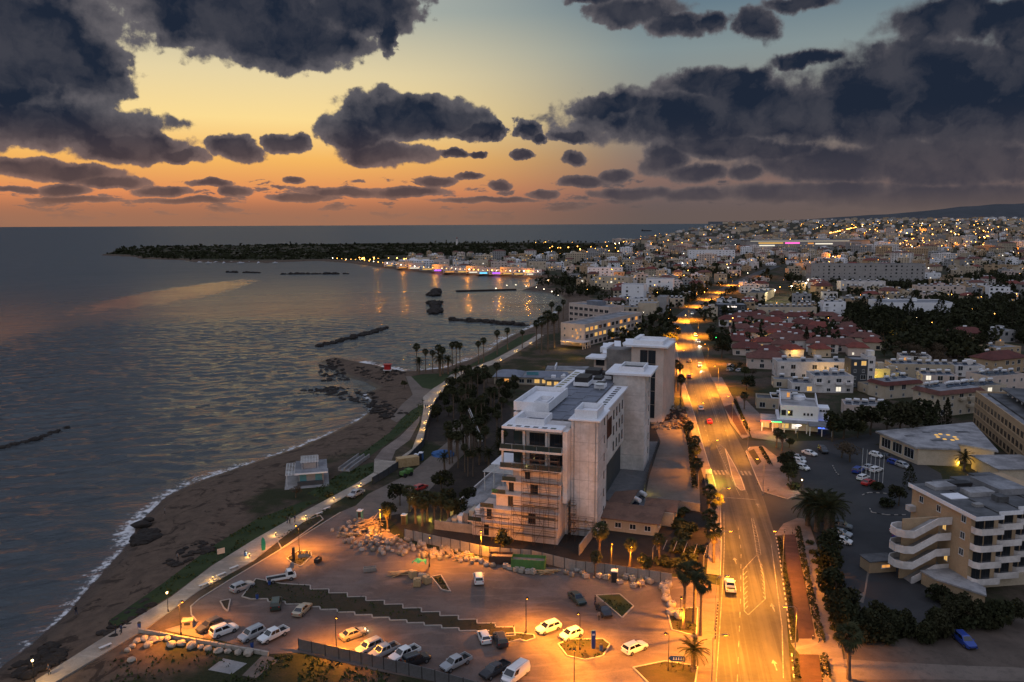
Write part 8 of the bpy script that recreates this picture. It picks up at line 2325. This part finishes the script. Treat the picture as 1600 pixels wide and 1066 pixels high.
bs = thing('bus_shelter', 'bus shelter under green-yellow light by the crossing', 'bus shelter', (*at(1107, 752), .13), 1.35); part(bs, 'roof', 'steel', (-2, -.8, 2.4, 2, .8, 2.5)); part(bs, 'back_panel', 'green_glass', (-1.9, .7, .3, 1.9, .74, 2.39)); part(bs, 'seat', 'timber', (-1.5, .2, .42, 1.5, .6, .48)); [part(bs, 'post', 'dark_steel', (x, .6, 0, x + .1, .698, 2.399)) for x in (-1.95, 1.85)]
for i in range(6): t = thing('flagpole', 'white flagpole in the row before the hotel lobby', 'flagpole', (*at(1346 + i * 6.6, 744 + i * 2.2), 0), 0, 'hotel flagpoles'); m2 = MB(); m2.bar((0, 0, 0), (0, 0, 7.5), .07, .04, 6); m2.build('pole', 'white_metal', t); m2 = MB(); m2.ball((0, 0, 7.55), .1, 6, 4); m2.build('finial', 'steel', t)
kerb('islet_kerb', pts([(1347, 774), (1358, 770), (1380, 771), (1402, 775)]), alt=True, piece=.9); kerb('islet_kerb', pts([(1359, 795), (1362, 801), (1385, 805), (1415, 805)]), alt=True, piece=.9); kerb('islet_kerb', pts([(1301, 728), (1306, 738), (1312, 744)]), alt=True, piece=.9)
t = thing('boom_pump', 'white lattice boom lying over the dark soil plot', 'crane', (*at(750, 688), 1.0)); p0 = Vector((0, 0, .6)); p1 = Vector((*at(733, 640, 9), 9)) - Vector(t.location)
for o_ in ((-.3, 0, 0), (.3, 0, 0), (0, 0, .5)): m2 = MB(); m2.bar(tuple(p0 + Vector(o_)), tuple(p1 + Vector(o_)), .07, n=5); m2.build('chord', 'white_metal', t)
m2 = MB()
for i in range(16): a = p0.lerp(p1, i / 16); c = p0.lerp(p1, (i + 1) / 16); m2.bar(tuple(a + Vector((-.3, 0, 0))), tuple(c + Vector((.3, 0, 0))), .04, n=4); m2.bar(tuple(a + Vector((.3, 0, 0))), tuple(c + Vector((0, 0, .5))), .04, n=4)
m2.build('lattice', 'white_metal', t); part(t, 'cab', 'car_white', (-1, -1.4, -1, 1, 1.4, .6)); part(t, 'track', 'rubber', (-1.4, -1.8, -1, -1.01, 1.8, -.3), (1.01, -1.8, -1, 1.4, 1.8, -.3))
t = thing('dumper', 'green site dumper parked inside the walk wall', 'dumper', (*at(634, 744), 0), .9); part(t, 'skip_bucket', 'green_skip', (.3, -.9, .7, 2.0, .9, 1.7)); part(t, 'engine_cover', 'green_skip', (-1.6, -.7, .6, .1, .7, 1.5)); part(t, 'roll_bar', 'dark_steel', (-.5, -.7, 1.502, -.4, -.6, 2.4), (-.5, .6, 1.502, -.4, .7, 2.4), (-.5, -.7, 2.401, -.4, .7, 2.5))
for sx in (-1, 1.1):
    for sy in (-.9, .9): m2 = MB(); m2.bar((sx, sy - .2, .55), (sx, sy + .2, .55), .55, n=12); m2.build('wheel', 'rubber', t)
t = thing('site_container', 'pale site container beside the green dumper', 'container', (*at(637, 728), 0), .45); part(t, 'body', 'pale_timber', (-3, -1.2, .1, 3, 1.2, 2.6)); [part(t, 'rib', 'pale_timber', (-2.9 + i * .6, -1.26, .2, -2.7 + i * .6, -1.202, 2.5)) for i in range(10)]
tar = thing('tarpaulin_heap', 'blue tarpaulin over a heap by the site track', 'tarpaulin', (*at(692, 712), 0)); m2 = MB(); m2.ball((0, 0, .3), 2.6, 12, 7, (1.3, .8, .55)); m2.v = [(x * _rn.uniform(.85, 1.15), y * _rn.uniform(.85, 1.15), max(0, z)) for x, y, z in m2.v]; m2.build('sheet', 'blue_tarp', tar)
car('pickup', (563, 772), (549, 779), 'car_silver', 'silver pickup parked against the promenade by the dark fence'); car('wagon', (650, 768), (664, 762), 'car_red', 'red machine-like car among the site palms')
# rubble heap behind the tower on the road side
_hp = MB(); _hm = MB()
for i in range(130):
    x, y = at(_rn.uniform(1020, 1078), _rn.uniform(640, 672)); z = max(0, 1.6 - .25 * abs(x - 58) + _rn.uniform(-.5, .3)); (_hp if i % 3 else _hm).cbox(x, y, z, _rn.uniform(.4, 1.6), _rn.uniform(.3, 1.0), _rn.uniform(.2, .7), _rn.uniform(0, 3))
mass('building_rubble', [(_hp, 'bag_sand'), (_hm, 'rust_steel')])
tg = thing('garden_trellis', 'dark trellis frame in the villa garden', 'trellis', (*at(1062, 872), 0), -.35)
for i in range(6): part(tg, 'rail', 'stone_wall', (-5 + i * 2, -2.5, 2.3, -4.9 + i * 2, 2.5, 2.4))
for x in (-5, 4.9):
    for y in (-2.5, 2.4): part(tg, 'post', 'stone_wall', (x, y, 0, x + .12, y + .12, 2.298))

t = thing('traffic_light', 'traffic light glowing green at the roadside trees', 'traffic light', (*at(1118, 545), 0)); m2 = MB(); m2.bar((0, 0, 0), (0, 0, 5.5), .1, n=6); m2.build('post', 'dark_steel', t); part(t, 'signal_box', 'dark_steel', (-.3, -.2, 5.5, .3, .2, 7.2)); m2 = MB(); m2.ball((0, -.3, 5.9), .35, 8, 5); m2.build('green_lamp', 'neon_green', t)
t = thing('purple_sign', 'small glowing purple sign beside the second block', 'sign', (*at(1043, 572), 0)); part(t, 'sign_face', 'neon_purple', (-.6, -.1, 3.0, .6, .1, 5.5)); m2 = MB(); m2.bar((0, 0, 0), (0, 0, 2.99), .08, n=6); m2.build('post', 'dark_steel', t)

# ------------------------------------------------------------------ people
for (k, px, py, rz, lb, z) in (('walker', 181, 992, -.6, 'person in dark clothes walking on the promenade, left of a pair', .12), ('walker2', 190, 992, -.6, 'person in navy walking on the promenade, right of a pair', .12), ('walker2', 77, 1056, 2.4, 'person walking alone at the low end of the promenade', .12), ('walker', 449, 819, -.7, 'person walking at the left of three on the promenade', .12), ('stander', 453, 819, -.7, 'person in grey walking in the middle of three', .12),
                              ('walker2', 461, 817, -.7, 'person in navy a few steps ahead of the other two', .12), ('walker', 665, 640, 2.6, 'person on the raised walk, left of a couple', .12), ('walker2', 668, 640, 2.6, 'person on the raised walk, right of a couple', .12), ('walker', 930, 946, 1.2, 'person walking past the dark green saloon', .02), ('stander', 936, 970, .5, 'person standing at the door of the black car', .02),
                              ('stander', 278, 876, 1, 'person in grey standing on the dark beach', -.1), ('stander', 257, 794, 2, 'person standing by the water near the big boulder', -1.6), ('walker', 118, 948, 1, 'person walking near the surf line', -1.6), ('walker', 1099, 757, .4, 'person waiting by the bus shelter', .13), ('walker2', 1105, 760, 2.2, 'second person waiting by the bus shelter', .13)):
    place(k, (*at(px, py), z), rz, lb, 'people out for an evening walk')

# grass blades on the lawns and in the beds, past counting
_gm = MB(); _rn = random.Random(3)
for poly, dens in ((pts([(480, 772), (540, 735), (584, 722), (584, 738), (545, 762), (508, 780)]), 4), (pts([(400, 812), (470, 785), (500, 780), (460, 806), (330, 884), (266, 932), (180, 980), (170, 970), (250, 915), (330, 855)]), 3), (pts([(664, 622), (660, 648), (625, 678), (600, 697), (575, 715), (560, 712), (610, 675), (640, 640)]), 1.2), (pts([(410, 1030), (470, 1022), (600, 1052), (740, 1095), (420, 1095), (340, 1066)]), 5), (pts([(180, 1030), (330, 1015), (400, 1028), (330, 1095), (120, 1095)]), 1.5)) + tuple((b_, 3.0 if k_ else 1.2) for k_, b_ in enumerate(BEDS)):
    xs = [p[0] for p in poly]; ys = [p[1] for p in poly]; A = (max(xs) - min(xs)) * (max(ys) - min(ys)); n = int(A * dens)
    X = np.array([_rn.uniform(min(xs), max(xs)) for _ in range(n)]); Y = np.array([_rn.uniform(min(ys), max(ys)) for _ in range(n)]); ok = poly_mask(poly, X, Y) & (vnoise(X, Y, 2.2, 4) > .42)
    Z = ground_z(X[ok], Y[ok])[0]
    for x, y, z in zip(X[ok], Y[ok], Z):
        a = _rn.uniform(0, 6.28); s = _rn.uniform(.12, .3); z += .02; c, d = math.cos(a) * s, math.sin(a) * s
        _gm.add([(x - c, y - d, z), (x + c, y + d, z), (x + d * .8, y - c * .8, z + s * 1.6)], [(0, 1, 2)])
tag(_gm.build('grass', 'grass_blades'), kind='stuff')

drop_protos()
